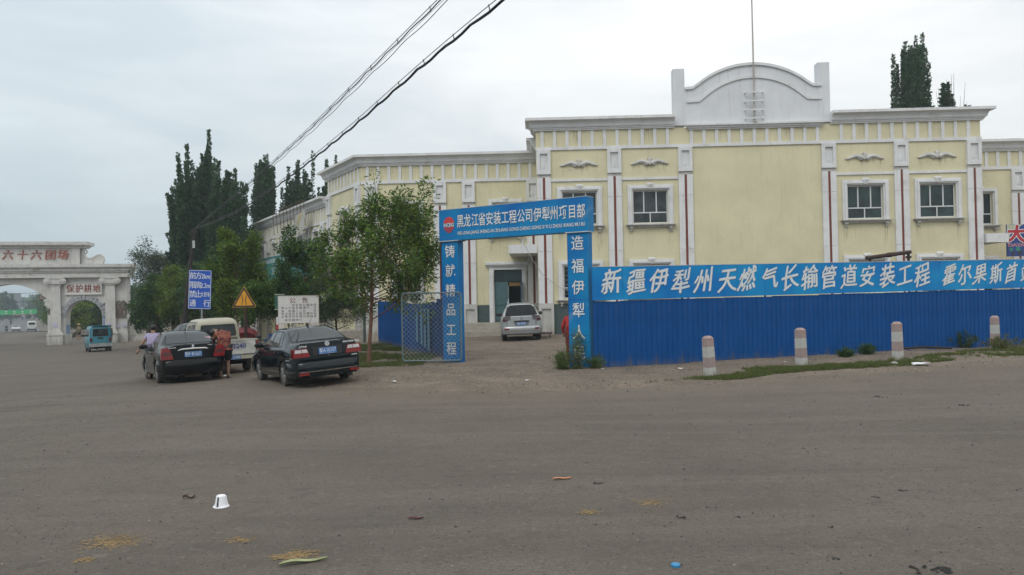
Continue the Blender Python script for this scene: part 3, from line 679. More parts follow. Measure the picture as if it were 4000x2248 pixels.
m_char = mat('silver_white_letters', (.66, .68, .68), .5, var=.05); m_shadow = mat('letter_shadow_print', (.01, .03, .10), .5)
m_alu = mat('pale_metal_edge', (.5, .52, .52), .4, metal=.3)

FO = Vector((2.14, 20.2, 0)); FA = math.atan2(.2605, .9655); FE = Vector((math.cos(FA), math.sin(FA), 0))
hoard = thing('blue_hoarding', 'long blue corrugated sheet hoarding carrying a white lettered blue banner', 'fence', FO, FA)
def corrugated(x0, x1, z0, z1, pitch=.155):
    """ribbed sheet with thickness, local x/z, front at -y"""
    b = MB(); prof = []; x = x0
    while x < x1-1e-4:
        for dx_, dy_ in ((0, 0), (pitch*.78, 0), (pitch*.83, -.018), (pitch*.95, -.018)):
            if x+dx_ < x1: prof.append((x+dx_, dy_))
        x += pitch
    prof.append((x1, 0)); n = len(prof)
    vs = [(a, c, z0) for a, c in prof]+[(a, c, z1) for a, c in prof]+[(a, c+.004, z0) for a, c in prof]+[(a, c+.004, z1) for a, c in prof]
    fs = []
    for i in range(n-1):
        fs += [(i, i+1, n+i+1, n+i), (2*n+i+1, 2*n+i, 3*n+i, 3*n+i+1), (n+i, n+i+1, 3*n+i+1, 3*n+i), (i+1, i, 2*n+i, 2*n+i+1)]
    fs += [(0, n, 3*n, 2*n), (n-1, 3*n-1, 4*n-1, 2*n-1)]
    b.add(vs, fs); return b
rise = lambda x: .0105*x
FL = 19.6
x = .0; k = 0
rnd = random.Random(3)
while x < FL:
    b = corrugated(0, .775, 0, 1.81)
    gx_ = FO+FE*(x+.4); g0 = dzf(gx_.x, gx_.y)-.12
    zt = 1.80+rise(x)+rnd.uniform(-.012, .012)
    o = corrugated(0, .778, g0, zt).build('corrugated_sheet', m_blue, hoard, loc=(x, rnd.uniform(-.004, .004)-(.004 if k % 2 else 0), 0), rot=(rnd.uniform(-.004, .004), 0, rnd.uniform(-.004, .004)))
    x += .775; k += 1
x = -.02; BW = .865
while x < FL:
    b = MB(); z0, z1 = 1.825+rise(x), 2.715+rise(x)
    b.add([(x, -.05, z0), (x+BW-.006, -.05, z0+rise(BW)), (x+BW-.006, -.05, z1+rise(BW)), (x, -.05, z1), (x, 0, z0), (x+BW-.006, 0, z0+rise(BW)), (x+BW-.006, 0, z1+rise(BW)), (x, 0, z1)],
          [(0, 1, 2, 3), (7, 6, 5, 4), (0, 4, 5, 1), (3, 2, 6, 7), (0, 3, 7, 4), (1, 5, 6, 2)])
    b.build('banner_panel', m_banner, hoard); x += BW
b = MB(); b.add([(-.02, -.055, 2.715), (FL, -.055, 2.715+rise(FL)), (FL, -.055, 2.73+rise(FL)), (-.02, -.055, 2.73), (-.02, .02, 2.715), (FL, .02, 2.715+rise(FL)), (FL, .02, 2.73+rise(FL)), (-.02, .02, 2.73)],
                [(0, 1, 2, 3), (7, 6, 5, 4), (0, 4, 5, 1), (3, 2, 6, 7)]); b.build('top_trim', m_alu, hoard)
x = .05
while x < FL:
    b = MB(); b.tube([(x, .06, -.2), (x, .06, 2.66+rise(x))], .03, 6); b.build('post', mat('rusty_steel', (.10, .05, .03), .8, var=.3), hoard); x += 2.6
def fence_x(px):
    k_ = (px-2000)/F; return (k_*20.2-2.14)/(.9655-.2605*k_)
def twolayer(name, parent, s, x, z, y, sh=.018, **k):
    b = MB(); put_text(b, s, x, z, y, **k)
    if k.get('size', 0) > .45:
        for i_, (a_, c_) in enumerate(((.013, .004), (-.013, -.004), (.0, .007), (.006, -.007))): put_text(b, s, x+a_, z+c_, y-.0006*(i_+1), **k)
    b.m = 1; put_text(b, s, x+sh, z-sh, y+.003, **k)
    return b.build(name, [m_char, m_shadow], parent)
for s_, px in zip('新疆伊犁州天燃气长输管道安装工程霍尔果斯首站', (2382, 2478, 2567, 2654, 2741, 2834, 2911, 2998, 3077, 3155, 3230, 3309, 3381, 3458, 3526, 3593, 3700, 3760, 3820, 3883, 3941, 4003)):
    xx = fence_x(px); big = .66 if px < 3650 else .60
    twolayer('character', hoard, s_, xx, 2.25+rise(xx)+rnd.uniform(-.015, .015), -.056, size=big*rnd.uniform(1.0, 1.10), bold=.0, shear=.22, sx=.84, brush=rnd.uniform(.3, 1.))
# rusty pipe rising behind the hoarding
p0 = atY(3385, 1009, 23.2); p1 = atY(3555, 985, 23.9); dp = (p1-p0)
b = MB(); b.tube([p0, p0+dp*.5, p1], [.062, .068, .062], 12); b.tube([p0+dp*.08+Vector((0, 0, -.02)), p0+dp*.08+Vector((0, 0, -1.0))], .04, 8)
q = p0+dp*.96; b.tube([q, q+Vector((0, 0, -.35))], .045, 8); b.tube([q+Vector((0, 0, -.12)), q+Vector((0, 0, -.19))], .085, 10); b.tube([q+Vector((0, 0, -.3)), q+Vector((0, 0, -2.6))], .03, 8)
b.tube([p0+dp*.48, p0+dp*.56], .078, 12)
tag(b.build('rusty_pipe', mat('rusty_pipe_steel', (.055, .030, .022), .8, var=.35, scale=6, bump=.4), smooth=True), 'rusty brown pipe sticking up slantwise behind the blue hoarding', 'pipe')

# portal
PO = Vector((-2.09, 22.8, 0)); PA = math.atan2(-2.6, 4.12); PL = 4.87
portal = thing('gate_portal', 'blue sheet metal gate arch with white characters on two pillars and a crossbeam', 'gateway', PO, PA)
g_l, g_r = -.02, -.06
D_ = .27
for x0, nm in ((0., 'pillar'), (PL-.60, 'pillar')):
    b = MB(); b.box(x0, x0+.60, 0, D_, -.25, 3.66); r_ = b.build(nm, m_portal, portal)
    b = MB()
    for z in (.9, 1.85, 2.8): b.box(x0-.002, x0+.602, -.004, .0, z, z+.012)
    b.box(x0-.008, x0+.0, -.008, D_, -.2, 3.66); b.build('seam', mat('blue_seam', (.008, .07, .30), .5), r_)
b = MB(); b.box(-.04, PL+.04, -.05, D_+.05, 3.68, 4.60); bm_ = b.build('crossbeam', m_portal, portal)
b = MB(); b.box(-.045, PL+.045, -.055, D_+.055, 4.60, 4.615); b.box(-.04, .66, -.06, D_+.05, 3.655, 3.68); b.box(PL-.64, PL+.04, -.06, D_+.05, 3.655, 3.68); b.build('trim', m_alu, bm_)
b = MB()
for i in range(1, 6): b.box(i*PL/6-.003, i*PL/6+.003, -.053, -.05, 3.68, 4.6)
b.build('seam', MC['blue_seam'], bm_)
rust = MC['rusty_steel']
b = MB(); b.box(-.06, -.041, .02, .05, -.2, 4.5); b.build('rusty_edge_bar', rust, portal)
def portal_x(px, Y0=22.8):
    k_ = (px-2000)/F; c, s_ = math.cos(PA), math.sin(PA); return (k_*22.8+2.09)/(c-s_*k_)
P0 = lambda v: 1650+v/3.435
for s_, cx in zip('黑龙江省安装工程公司伊犁州项目部', (538, 633, 737, 830, 930, 1035, 1140, 1245, 1355, 1462, 1575, 1690, 1800, 1920, 2040, 2160)):
    twolayer('character', portal, s_, portal_x(P0(cx)), 4.20, -.056, sh=.012, size=.40, bold=.004, sx=.66)
txt = 'HEI LONG JIANG SHENG AN ZHUANG GONG CHENG GONG SI YI LI ZHOU XIANG MU BU'
vs, _f = text_mesh(txt, .13, 0., .0015, 0., 1., 'LEFT'); wid = max(v[0] for v in vs); xa, xb = portal_x(P0(498)), portal_x(P0(2212))
twolayer('lettering', portal, txt, xa, 3.87, -.056, sh=.006, size=.135, bold=.0022, sx=(xb-xa)/(wid*.135/.13), align='LEFT')
# round emblem
lx = portal_x(P0(385)); b = MB(); m_logo = mat('emblem_red', (.55, .045, .045), .5, var=.05)
def disc_slice(b, cx, cz, r_, za, zb, y, n=14, sx=.84):
    pts = [];
    for i in range(n+1):
        z = za+(zb-za)*i/n; pts.append((cx+sx*math.sqrt(max(0, r_*r_-z*z)), cz+z))
    for i in range(n, -1, -1):
        z = za+(zb-za)*i/n; pts.append((cx-sx*math.sqrt(max(0, r_*r_-z*z)), cz+z))
    b.prism(pts, y-.01, y)
r0 = .235; disc_slice(b, lx, 4.15, r0, .045, r0, -.052)
for za, zb in ((-.118, -.075), (-.152, -.132), (-.185, -.168), (-r0, -.2)): disc_slice(b, lx, 4.15, r0, za, zb, -.052)
b.build('emblem', m_logo, portal)
twolayer('lettering', portal, 'HCEG', lx, 4.155-.02, -.064, sh=.006, size=.145, bold=.005, sx=.98)
for s_, z in zip('铸就精品工程', (1.9+(1174-y_)/131 for y_ in (986.7, 1062, 1138.6, 1213, 1292, 1364.6))): twolayer('character', portal, s_, .31, z, -.006, sh=.012, size=.40, bold=.004, sx=.95)
for s_, z in zip('造福伊犁人民', (1.9+(1167-y_)/145.6 for y_ in (956, 1045.5, 1129, 1218, 1304, 1383))): twolayer('character', portal, s_, PL-.30, z, -.006, sh=.012, size=.41, bold=.004, sx=.95)

# side fence running back to the building
def polyfence():
    pts = [Vector((-2.2, 25.0)), Vector((-2.95, 26.6)), Vector((-4.0, 29.8)), Vector((-5.0, 33.6)), Vector((-6.2, 38.2)), Vector((-7.5, 42.4))]
    root = thing('side_fence', 'blue corrugated fence running back from the left gate pillar to the building', 'fence', (0, 0, 0))
    L_ = []; 
    for a, c in zip(pts[:-1], pts[1:]):
        n = max(1, round((c-a).length/.78))
        for i in range(n): L_.append((a+(c-a)*i/n, a+(c-a)*(i+1)/n))
    for i, (a, c) in enumerate(L_):
        d = c-a; ln = d.length; mid = (a+c)/2; g0 = dzf(mid.x, mid.y)
        ztop = (1.96 if i < 1 else 1.88)-.10*math.sin(min(1, i/8)*PI)+.04*i/len(L_)
        # front must face the camera side (right): travel from far to near
        o = corrugated(0, ln+.004, -.15, ztop-g0).build('corrugated_sheet', m_blue, root, loc=(c.x, c.y, g0), rot=(0, 0, math.atan2(-d.y, -d.x)))
    return root, pts
sfence, spts = polyfence()
# posters on it
m_poster = mat('pale_blue_poster', (.10, .26, .42), .5, var=.12, scale=5, dirt=((.25, .38, .45), .6, 9)); 
pa = Vector((-3.0, 26.75)); pb = Vector((-4.0, 29.8)); pd = (pb-pa).normalized(); pn = Vector((pd.y, -pd.x)); pn = pn if pn.y < 0 or pn.x > 0 else -pn
pn = Vector((abs(pd.y), abs(pd.x)*1))  # towards the yard side (right)
pn = Vector((pd.y, -pd.x))
for i, px in enumerate((1632, 1650, 1663, 1677)):
    # notices hang in a leaning row
    k_ = (px-2000)/F; s_ = (k_*pa.y-pa.x)/(pd.x-k_*pd.y); p = pa+pd*s_
    b = MB(); z1 = 1.62; z0 = .36-.06*i; hw = .17
    b.add([(-hw, -.012, z0+.05), (hw, -.012, z0), (hw, -.012, z1), (-hw, -.012, z1), (-hw, -.004, z0+.05), (hw, -.004, z0), (hw, -.004, z1), (-hw, -.004, z1)], [(0, 1, 2, 3), (7, 6, 5, 4), (0, 3, 7, 4), (1, 5, 6, 2), (3, 2, 6, 7), (0, 4, 5, 1)])
    b.m = 1
    for j in range(13): b.box(-hw+.03, hw-.04-.1*rnd.random(), -.014, -.013, z1-.1-j*.085, z1-.085-j*.085)
    ang = math.atan2(-pd.y, -pd.x)
    off = Vector((math.sin(ang), -math.cos(ang)))*.05
    o = b.build('notice_sheet', [m_poster, mat('notice_print', (.05, .1, .2), .6)], None, loc=(p.x+off.x, p.y+off.y, 0), rot=(0, 0, ang))
    tag(o, ('leftmost', 'second', 'third', 'rightmost')[i]+' of four pale blue notices fixed to the side fence behind the mesh gate', 'notice', 'notices on the side fence')
# chain-link gate leaf
ga = atY(1569, 1146, 22.55); gb = atY(1800, 1141, 22.45); gz0 = .13
root = thing('mesh_gate', 'open wire mesh gate leaf with grey tube frame before the left portal pillar', 'gate', (ga.x, ga.y, 0), math.atan2(gb.y-ga.y, gb.x-ga.x)); GL = (gb-ga).to_2d().length
m_tube = mat('grey_green_tube', (.12, .17, .18), .5, var=.15, dirt=((.13, .08, .05), .5, 5)); m_wire = mat('galvanised_wire', (.25, .29, .29), .5)
H0, H1 = gz0, 2.13; c = .08
b = MB(); b.tube([(c, 0, H0), (GL-c, 0, H0), (GL-c*.3, 0, H0+c*.3), (GL, 0, H0+c), (GL, 0, H1-c), (GL-c*.3, 0, H1-c*.3), (GL-c, 0, H1), (c, 0, H1), (c*.3, 0, H1-c*.3), (0, 0, H1-c), (0, 0, H0+c), (c*.3, 0, H0+c*.3), (c, 0, H0)], .024, 8); b.build('frame', m_tube, root, smooth=True)
b = MB(); st = .135
def clip(u0, z0, s_):
    # 45 degree wires clipped to the frame
    ts = [(-u0), (GL-u0)]; tz = [(H0-z0)*s_, (H1-z0)*s_]; a = max(min(ts), min(tz)); e = min(max(ts), max(tz)); return (a, e) if e-a > .02 else None
for i in range(-18, 36):
    for s_ in (1, -1):
        u0 = i*st; z0 = H0 if s_ == 1 else H1; r_ = clip(u0, z0, s_)
        if r_: b.tube([(u0+r_[0], .004*s_, z0+s_*r_[0]), (u0+r_[1], .004*s_, z0+s_*r_[1])], .0048, 4, False)
b.build('wire_mesh', m_wire, root)
for z in (.7, 1.6):
    b = MB(); b.tube([(GL-.01, 0, z-.05), (GL-.01, 0, z+.05)], .036, 8); b.build('hinge', m_tube, root)
b = MB(); b.box(GL*.6-.01, GL*.6+.02, -.01, .01, .9, 1.3) if False else b.tube([(-.62, 0, 0), (-.62, 0, .5)], .02, 6)
# bare rod and bolt on the side fence
q = atY(1711, 1262, 25.8); b = MB(); b.tube([q+Vector((0, -.03, -.14)), q+Vector((0, -.03, .14))], .013, 6); b.tube([q+Vector((-.05, -.03, .02)), q+Vector((.05, -.03, .02))], .014, 6)
tag(b.build('gate_bolt', mat('pale_bolt', (.45, .36, .33), .6)), 'pale steel bolt on the blue side fence near the left pillar', 'bolt')
# ------------------------------------------------------------------ old white town gate on the left
GO = atY(202, 1200, 72.0); GA_ = R(14); gc, gs = math.cos(GA_), math.sin(GA_); GZ = -1.78
gate = thing('town_gate', 'big weathered white town gate with arches, ionic columns and red painted characters', 'gateway', (GO.x, GO.y, GZ), GA_)
def Gp(px, py, o=0.):
    """pixel -> (u, z) on the gate's front plane moved o towards the viewer"""
    d = ray(px, py); bx, by = GO.x+gs*o, GO.y-gc*o
    # point = t*d ; (p-b).n = 0, n=(-gs,gc)
    t = (bx*-gs+by*gc)/(d.x*-gs+d.y*gc); x, y = d.x*t-bx, d.y*t-by
    return (x*gc+y*gs, CAMZ+d.z*t-GZ)
U = lambda px, o=0.: Gp(px, 1250, o)[0]
Zp = lambda py, px=250, o=0.: Gp(px, py, o)[1]
m_gw = mat('flaking_whitewash', (.56, .55, .52), .9, var=.08, scale=.8, fine=.05, vscale=8, streak=((.28, .25, .21), .65), dirt=((.40, .37, .34), .55, .9), low=((.24, .22, .18), .2, 1.6, .7), bump=.4, bscale=8)
m_gw2 = mat('flaking_whitewash_relief', (.57, .56, .53), .9, var=.08, scale=1.5, streak=((.3, .26, .22), .55), dirt=((.22, .18, .14), .5, 1.6), bump=.4, bscale=8)
m_gred = mat('faded_red_paint', (.33, .10, .07), .9, var=.2, dirt=((.42, .3, .25), .7, 5))
m_peel = mat('bare_brown_render', (.13, .10, .085), .95, var=.35, scale=5, dirt=((.42, .4, .37), .6, 4), bump=.8, bscale=12)
m_stone = mat('grey_arch_stone', (.33, .34, .36), .9, var=.2, scale=3, bump=.5, bscale=14)
TH = 1.35
uc = U(33); m_ = lambda u: 2*uc-u
z_top = Zp(1036); a0, a1 = U(257), U(400); rr = (a1-a0)/2; ac = (a0+a1)/2; zs = Zp(1173, 328)-rr
big = U(186)-uc; zbt = Zp(1112, 33); zbs = Zp(1170, 180)
half = []
Rb = ((big)**2+(zbt-zbs)**2)/(2*(zbt-zbs))
for i in range(13):
    u = big*i/12; half.append((uc+u, zbt-Rb+math.sqrt(Rb*Rb-u*u)))
half += [(uc+big, -.6), (a0, -.6), (a0, zs)]+[(ac-rr*math.cos(PI*i/16), zs+rr*math.sin(PI*i/16)) for i in range(1, 16)]+[(a1, zs), (a1, -.6), (U(497), -.6), (U(497), z_top)]
outline = half+[(m_(u), z) for u, z in reversed(half[1:])]
b = MB(); b.prism(outline, 0, TH); b.build('wall', m_gw, gate)
# entablature with stepped profile round the ends
e1 = U(497); e0 = m_(e1)
for z0, z1, o in ((Zp(1086), Zp(1078), .45), (Zp(1078), Zp(1066), .30), (Zp(1066), Zp(1060), .42), (Zp(1060), Zp(1050), .52), (Zp(1050), Zp(1046), .62), (Zp(1046), Zp(1034), .75)):
    b = MB(); b.box(e0-o*.75, e1+o*.75, -o, TH+o, z0, z1); b.build('entablature_course', m_gw2, gate)
# parapet with red characters
p1 = U(313); p0 = m_(p1); zp0, zp1 = z_top, Zp(970)
b = MB(); b.box(p0, p1, .05, TH-.1, zp0, zp1); pp = b.build('parapet', m_gw, gate)
for x0, x1 in ((U(286), p1+.02), (p0-.02, m_(U(286)))): b = MB(); b.box(x0, x1, -.08, .05, zp0, zp1); b.build('parapet_pilaster', m_gw2, pp)
for z0, z1, o in ((zp1, Zp(964), .15), (Zp(964), Zp(959), .3), (Zp(959), Zp(946), .5)):
    b = MB(); b.box(p0-o*1.0-.35, p1+o*1.0+.35, .05-o, TH-.1+o, z0, z1); b.build('parapet_cornice', m_gw2, pp)
for s_, cx in zip('六十六团场', (29, 86, 140, 196, 246)):
    b = MB(); u, z = Gp(cx, 999)
    for dx_, dz in ((.012, 0), (-.012, .0)): put_text(b, s_, u+dx_, z+dz, .03-.001*len(b.f), size=1.0, depth=.01, bold=0., shear=.12)
    b.v = [(x, min(y, .05)-.0, z_) for x, y, z_ in b.v]; b.build('character', m_gred, pp)
def scroll(sg):
    b = MB(); f = (lambda u: u) if sg > 0 else m_
    def vol(cx, cz, r0, turns, st, th):
        pts = []
        for i in range(30):
            t = i/29; a = st-t*turns*2*PI; r_ = r0*(1-.72*t); pts.append((f(cx+r_*math.cos(a)), .35, cz+r_*math.sin(a)))
        b.tube(pts, [th*(1-.45*i/29) for i in range(30)], 6)
    c1, z1 = Gp(328, 985); c2, z2 = Gp(385, 1012)
    vol(c2, z2, .42, 1.6, PI*.55, .10); vol(c1, z1, .26, 1.3, PI*1.2, .09)
    path = [Gp(318, 978), Gp(321, 992), Gp(328, 1003), Gp(340, 1010), Gp(354, 1010), Gp(366, 1004), Gp(378, 996)]
    b.tube([(f(u), .35, z) for u, z in path], .11, 6)
    pl = [Gp(314, 972), Gp(324, 985), Gp(330, 1002), Gp(344, 1011), Gp(358, 1010), Gp(372, 1000), Gp(386, 996), Gp(400, 1004), Gp(403, 1018), Gp(396, 1033), Gp(314, 1033)]
    pl = [(f(u), z) for u, z in pl]; pl = pl if sg > 0 else pl[::-1]; b.prism(pl, .3, .75)
    b.build('scroll', m_gw2, gate, smooth=True)
scroll(1); scroll(-1)
# columns
def column(u, w_):
    zc1, zc0 = Zp(1084), Zp(1113); root = None
    b = MB(); z0, z1 = Zp(1293), zc0
    b.taper(u, .0, z0, z1, w_*.54, .35, w_*.47, .32); root = b.build('column', m_gw, gate)
    b = MB(); b.box(u-w_*.62, u+w_*.62, -.38, .0, zc0-.10, zc0); b.box(u-w_*.95, u+w_*.95, -.52, .0, zc1-.15, zc1)
    for sg in (-1, 1):
        cx, cz = u+sg*w_*.78, (zc0+zc1)/2-.02
        b.lathe([(.30, -.5), (.30, -.42), (.26, -.40), (.26, -.1)], 18, (cx, 0, cz), 'y')
        b.lathe([(.2, -.53), (.13, -.56)], 14, (cx, 0, cz), 'y')
    b.box(u-w_*.6, u+w_*.6, -.46, 0, zc0+.05, zc1-.15); b.build('capital', m_gw2, root, smooth=True, angle=40)
    b = MB(); b.box(u-w_*.62, u+w_*.62, -.42, 0, z0-.12, z0); b.box(u-w_*.72, u+w_*.72, -.48, 0, z0-.28, z0-.12); b.box(u-w_*.85, u+w_*.85, -.56, 0, z0-.42, z0-.28)
    b.box(u-w_*.75, u+w_*.75, -.5, 0, -.6, z0-.42); b.build('pedestal', m_gw, root)
for cpx in (221.5, 434.5):
    for u in (U(cpx), m_(U(cpx))): column(u, .86)
# impost of the big arch and wide foot blocks
for f in (lambda u: u, m_):
    def bx(n, x0, x1, *a, m=m_gw2):
        q = MB(); q.box(min(f(x0), f(x1)), max(f(x0), f(x1)), *a); q.build(n, m, gate)
    bx('impost', U(173), U(203), -.12, TH+.1, Zp(1178), Zp(1168)); bx('impost', U(176), U(203), -.08, TH+.06, Zp(1195), Zp(1178)); bx('impost', U(182), U(203), -.05, TH+.03, Zp(1202), Zp(1195))
    bx('foot_block', U(184), U(262), -.2, TH+.12, -.6, Zp(1308), m=m_gw); bx('foot_block', U(410), U(500), -.15, TH+.12, -.6, Zp(1300), m=m_gw)
    # rough voussoirs round the small arch
    n = 17
    for i in range(n):
        t0, t1 = PI*(i+.06)/n, PI*(i+.94)/n; r0, r1 = rr-.0, rr+.42+.08*((i*7) % 3-1)
        q = MB(); pl = [(f(ac-r_*math.cos(t)), zs+r_*math.sin(t)) for r_, t in ((r0, t0), (r1, t0), (r1, t1), (r0, t1))]
        q.prism(pl, -.10-.03*((i*5) % 3), .0); q.build('voussoir', m_stone, gate)
# name board over the small arch
(x0, zb), (x1, zt) = Gp(257, 1151), Gp(398, 1108)
b = MB(); b.box(x0, x1, -.14, -.0, zb, zt); brd = b.build('name_board', mat('board_whitewash', (.62, .60, .57), .8, var=.05), gate)
b = MB(); [b.box(*q) for q in ((x0-.04, x1+.04, -.18, .0, zt, zt+.06), (x0-.04, x1+.04, -.18, 0, zb-.06, zb), (x0-.06, x0, -.18, 0, zb, zt), (x1, x1+.06, -.18, 0, zb, zt))]; b.build('board_frame', m_gw2, brd)
for s_, cx in zip('保护耕地', (277, 311.5, 345, 379)):
    b = MB(); u, z = Gp(cx, 1130)
    for dx_ in (-.01, .01): put_text(b, s_, u+dx_, z, -.165, size=.82, depth=.01, bold=0., sx=.86)
    b.build('character', m_gred, brd)
# peeled plaster: low irregular relief
def blob(name, px0, px1, py0, py1, m, seed, o=.02, parent=gate, sq=.5):
    (x0, zb), (x1, zt) = Gp(px0, py1), Gp(px1, py0); cx, cz = (x0+x1)/2, (zb+zt)/2; rd = random.Random(seed); n = 34; pl = []
    for i in range(n):
        a = 2*PI*i/n; k_ = (abs(math.cos(a))**4+abs(math.sin(a))**4)**-.25; k_ *= .78+.22*rd.random(); pl.append((cx+(x1-x0)/2*k_*math.cos(a), cz+(zt-zb)/2*k_*math.sin(a)))
    q = MB(); q.prism(pl, -o, .001); return q.build(name, m, parent)
blob('peeled_patch', 449, 500, 1172, 1246, m_peel, 1, .17); blob('peeled_patch', 403, 424, 1178, 1245, m_peel, 2, .03); blob('peeled_patch', 186, 202, 1205, 1232, m_peel, 3, .03)

m_paper = mat('lilac_paper', (.47, .46, .60), .8, var=.08); m_bposter = mat('faded_blue_poster', (.17, .26, .42), .7, var=.3, scale=4, dirt=((.5, .52, .55), .5, 3))
for px0, px1, py0, py1, o in ((213, 229, 1262, 1279, .37), (425, 440, 1260, 1271, .37), (456, 467, 1270, 1280, .16), (478, 496, 1262, 1276, .16)):
    (x0, zb), (x1, zt) = Gp(px0, py1), Gp(px1, py0); q = MB(); q.box(x0, x1, -o, -o+.01, zb, zt); q.build('pasted_paper', m_paper, gate)
b = MB(); b.box(a0-.0, a0+.012, .1, TH-.1, .55, 2.0); b.build('blue_poster', m_bposter, gate)
b = MB(); b.box(U(402), U(419), -.012, 0, .9, 4.0); b.build('blue_poster', m_bposter, gate)
# curved low wall running on to the right of the gate
cw = thing('low_wall', 'stained low white wall with a sagging curved top beside the town gate', 'wall', (GO.x, GO.y, GZ), GA_)
u0, u1 = U(501), U(625); n = 24
pl = [(u0, -.8)]+[(u1, -.8)]+[(u1-(u1-u0)*i/n, Zp(1263)+.0-(Zp(1263)-Zp(1292))*math.sin(PI*i/n)**.8) for i in range(n+1)]
b = MB(); b.prism(pl, .3, .65); b.build('wall', mat('stained_whitewash', (.46, .44, .40), .9, var=.15, dirt=((.07, .065, .055), .75, 1.6), bump=.3), cw)
b = MB(); n = 24
for i in range(n):
    x_a, x_b = u1-(u1-u0)*i/n, u1-(u1-u0)*(i+1)/n; za, zb_ = pl[2+i][1], pl[3+i][1]
    b.add([(x_a, .22, za), (x_b, .22, zb_), (x_b, .22, zb_+.14), (x_a, .22, za+.14), (x_a, .73, za), (x_b, .73, zb_), (x_b, .73, zb_+.14), (x_a, .73, za+.14)], [(0, 1, 2, 3), (7, 6, 5, 4), (3, 2, 6, 7), (0, 4, 5, 1)])
b.build('coping', MC['stained_whitewash'], cw)
# height-limit roundel under the big arch
q = atY(165, 1161, 76); sg = thing('round_road_sign', 'round white height limit sign with red ring hanging by the big arch', 'sign', q)
b = MB(); b.lathe([(.27, -.02), (.27, -.005)], 24, (0, 0, 0), 'y'); b.build('plate', mat('red_sign_paint', (.45, .02, .03), .5), sg)
b = MB(); b.lathe([(.20, -.03), (.20, -.02)], 24, (0, 0, 0), 'y'); b.build('face', m_char, sg)
b = MB(); b.box(-.10, -.02, -.034, -.03, -.08, .08); b.box(.03, .11, -.034, -.03, -.08, .08); b.build('worn_figures', mat('black_print', (.02, .02, .02), .5), sg)
b = MB(); b.tube([(0, 0, 0), (.5, 0, .25)], .02, 6); b.build('bracket', m_tube, sg)
# ------------------------------------------------------------------ trees
def leafmat(name, c, sat=1.):
    m = bpy.data.materials.new(name); m.use_nodes = True; t = m.node_tree; b = t.nodes['Principled BSDF']; L = t.links.new
    g = t.nodes.new('ShaderNodeNewGeometry'); h = t.nodes.new('ShaderNodeHueSaturation'); h.inputs['Color'].default_value = (*c, 1)
    mr_ = t.nodes.new('ShaderNodeMapRange'); mr_.inputs[3].default_value = .55; mr_.inputs[4].default_value = 1.55; L(g.outputs['Random Per Island'], mr_.inputs[0]); L(mr_.outputs[0], h.inputs['Value'])
    mh = t.nodes.new('ShaderNodeMapRange'); mh.inputs[3].default_value = .485; mh.inputs[4].default_value = .515; L(g.outputs['Random Per Island'], mh.inputs[0]); L(mh.outputs[0], h.inputs['Hue'])
    L(h.outputs[0], b.inputs['Base Color']); b.inputs['Roughness'].default_value = .6; b.inputs['Specular IOR Level'].default_value = .3
    tr = t.nodes.new('ShaderNodeBsdfTranslucent'); L(h.outputs[0], tr.inputs[0]); mx_ = t.nodes.new('ShaderNodeMixShader'); mx_.inputs[0].default_value = .22
    L(b.outputs[0], mx_.inputs[1]); L(tr.outputs[0], mx_.inputs[2]); L(mx_.outputs[0], t.nodes['Material Output'].inputs[0]); return m
LM = {k: leafmat(k+'_leaves', c) for k, c in dict(fresh=(.085, .150, .022), mid=(.058, .115, .022), deep=(.028, .068, .022), poplar=(.050, .10, .038), olive=(.075, .088, .052), lime=(.14, .185, .018), conifer=(.045, .052, .026), weed=(.085, .12, .030), grassy=(.075, .125, .020), dry=(.15, .115, .05)).items()}
BK = {k: mat(k+'_bark', c, .9, var=.25, scale=6, bump=.5, bscale=25) for k, c in dict(brown=(.13, .075, .045), grey=(.12, .10, .085), dark=(.045, .035, .03), pale=(.26, .22, .17)).items()}
def leaves(segs, n, ln, wd, spread, rs, droop=.1, along=.5, wfac=None):
    """segs: array (k,6+) start,end; returns quad vertices of n pointed leaves scattered round the shoots"""
    segs = np.asarray(segs, float); l = np.linalg.norm(segs[:, 3:6]-segs[:, :3], axis=1)*(segs[:, 6] if segs.shape[1] > 6 else 1); p = l/l.sum()
    i = rs.choice(len(segs), n, p=p); t = rs.rand(n, 1); A = segs[i, :3]; B = segs[i, 3:6]; d = B-A; d /= np.linalg.norm(d, axis=1, keepdims=True)+1e-9
    r_ = rs.normal(size=(n, 3)); r_ -= d*(r_*d).sum(1, keepdims=True); r_ /= np.linalg.norm(r_, axis=1, keepdims=True)+1e-9
    sf = 1. if segs.shape[1] < 9 else segs[i, 7:8]*(1-t)+segs[i, 8:9]*t
    base = A+(B-A)*t+r_*spread*sf*rs.rand(n, 1)**.7
    dirn = r_+d*along+rs.normal(size=(n, 3))*.35+np.array([0, 0, -droop]); dirn /= np.linalg.norm(dirn, axis=1, keepdims=True)
    nn = np.cross(dirn, rs.normal(size=(n, 3))); nn /= np.linalg.norm(nn, axis=1, keepdims=True)+1e-9
    L_ = ln*(.6+.8*rs.rand(n, 1)); W = wd*(.6+.8*rs.rand(n, 1))
    m = base+dirn*L_*.5
    return np.stack([base, m+nn*W*.5, base+dirn*L_, m-nn*W*.5], 1).reshape(-1, 3)
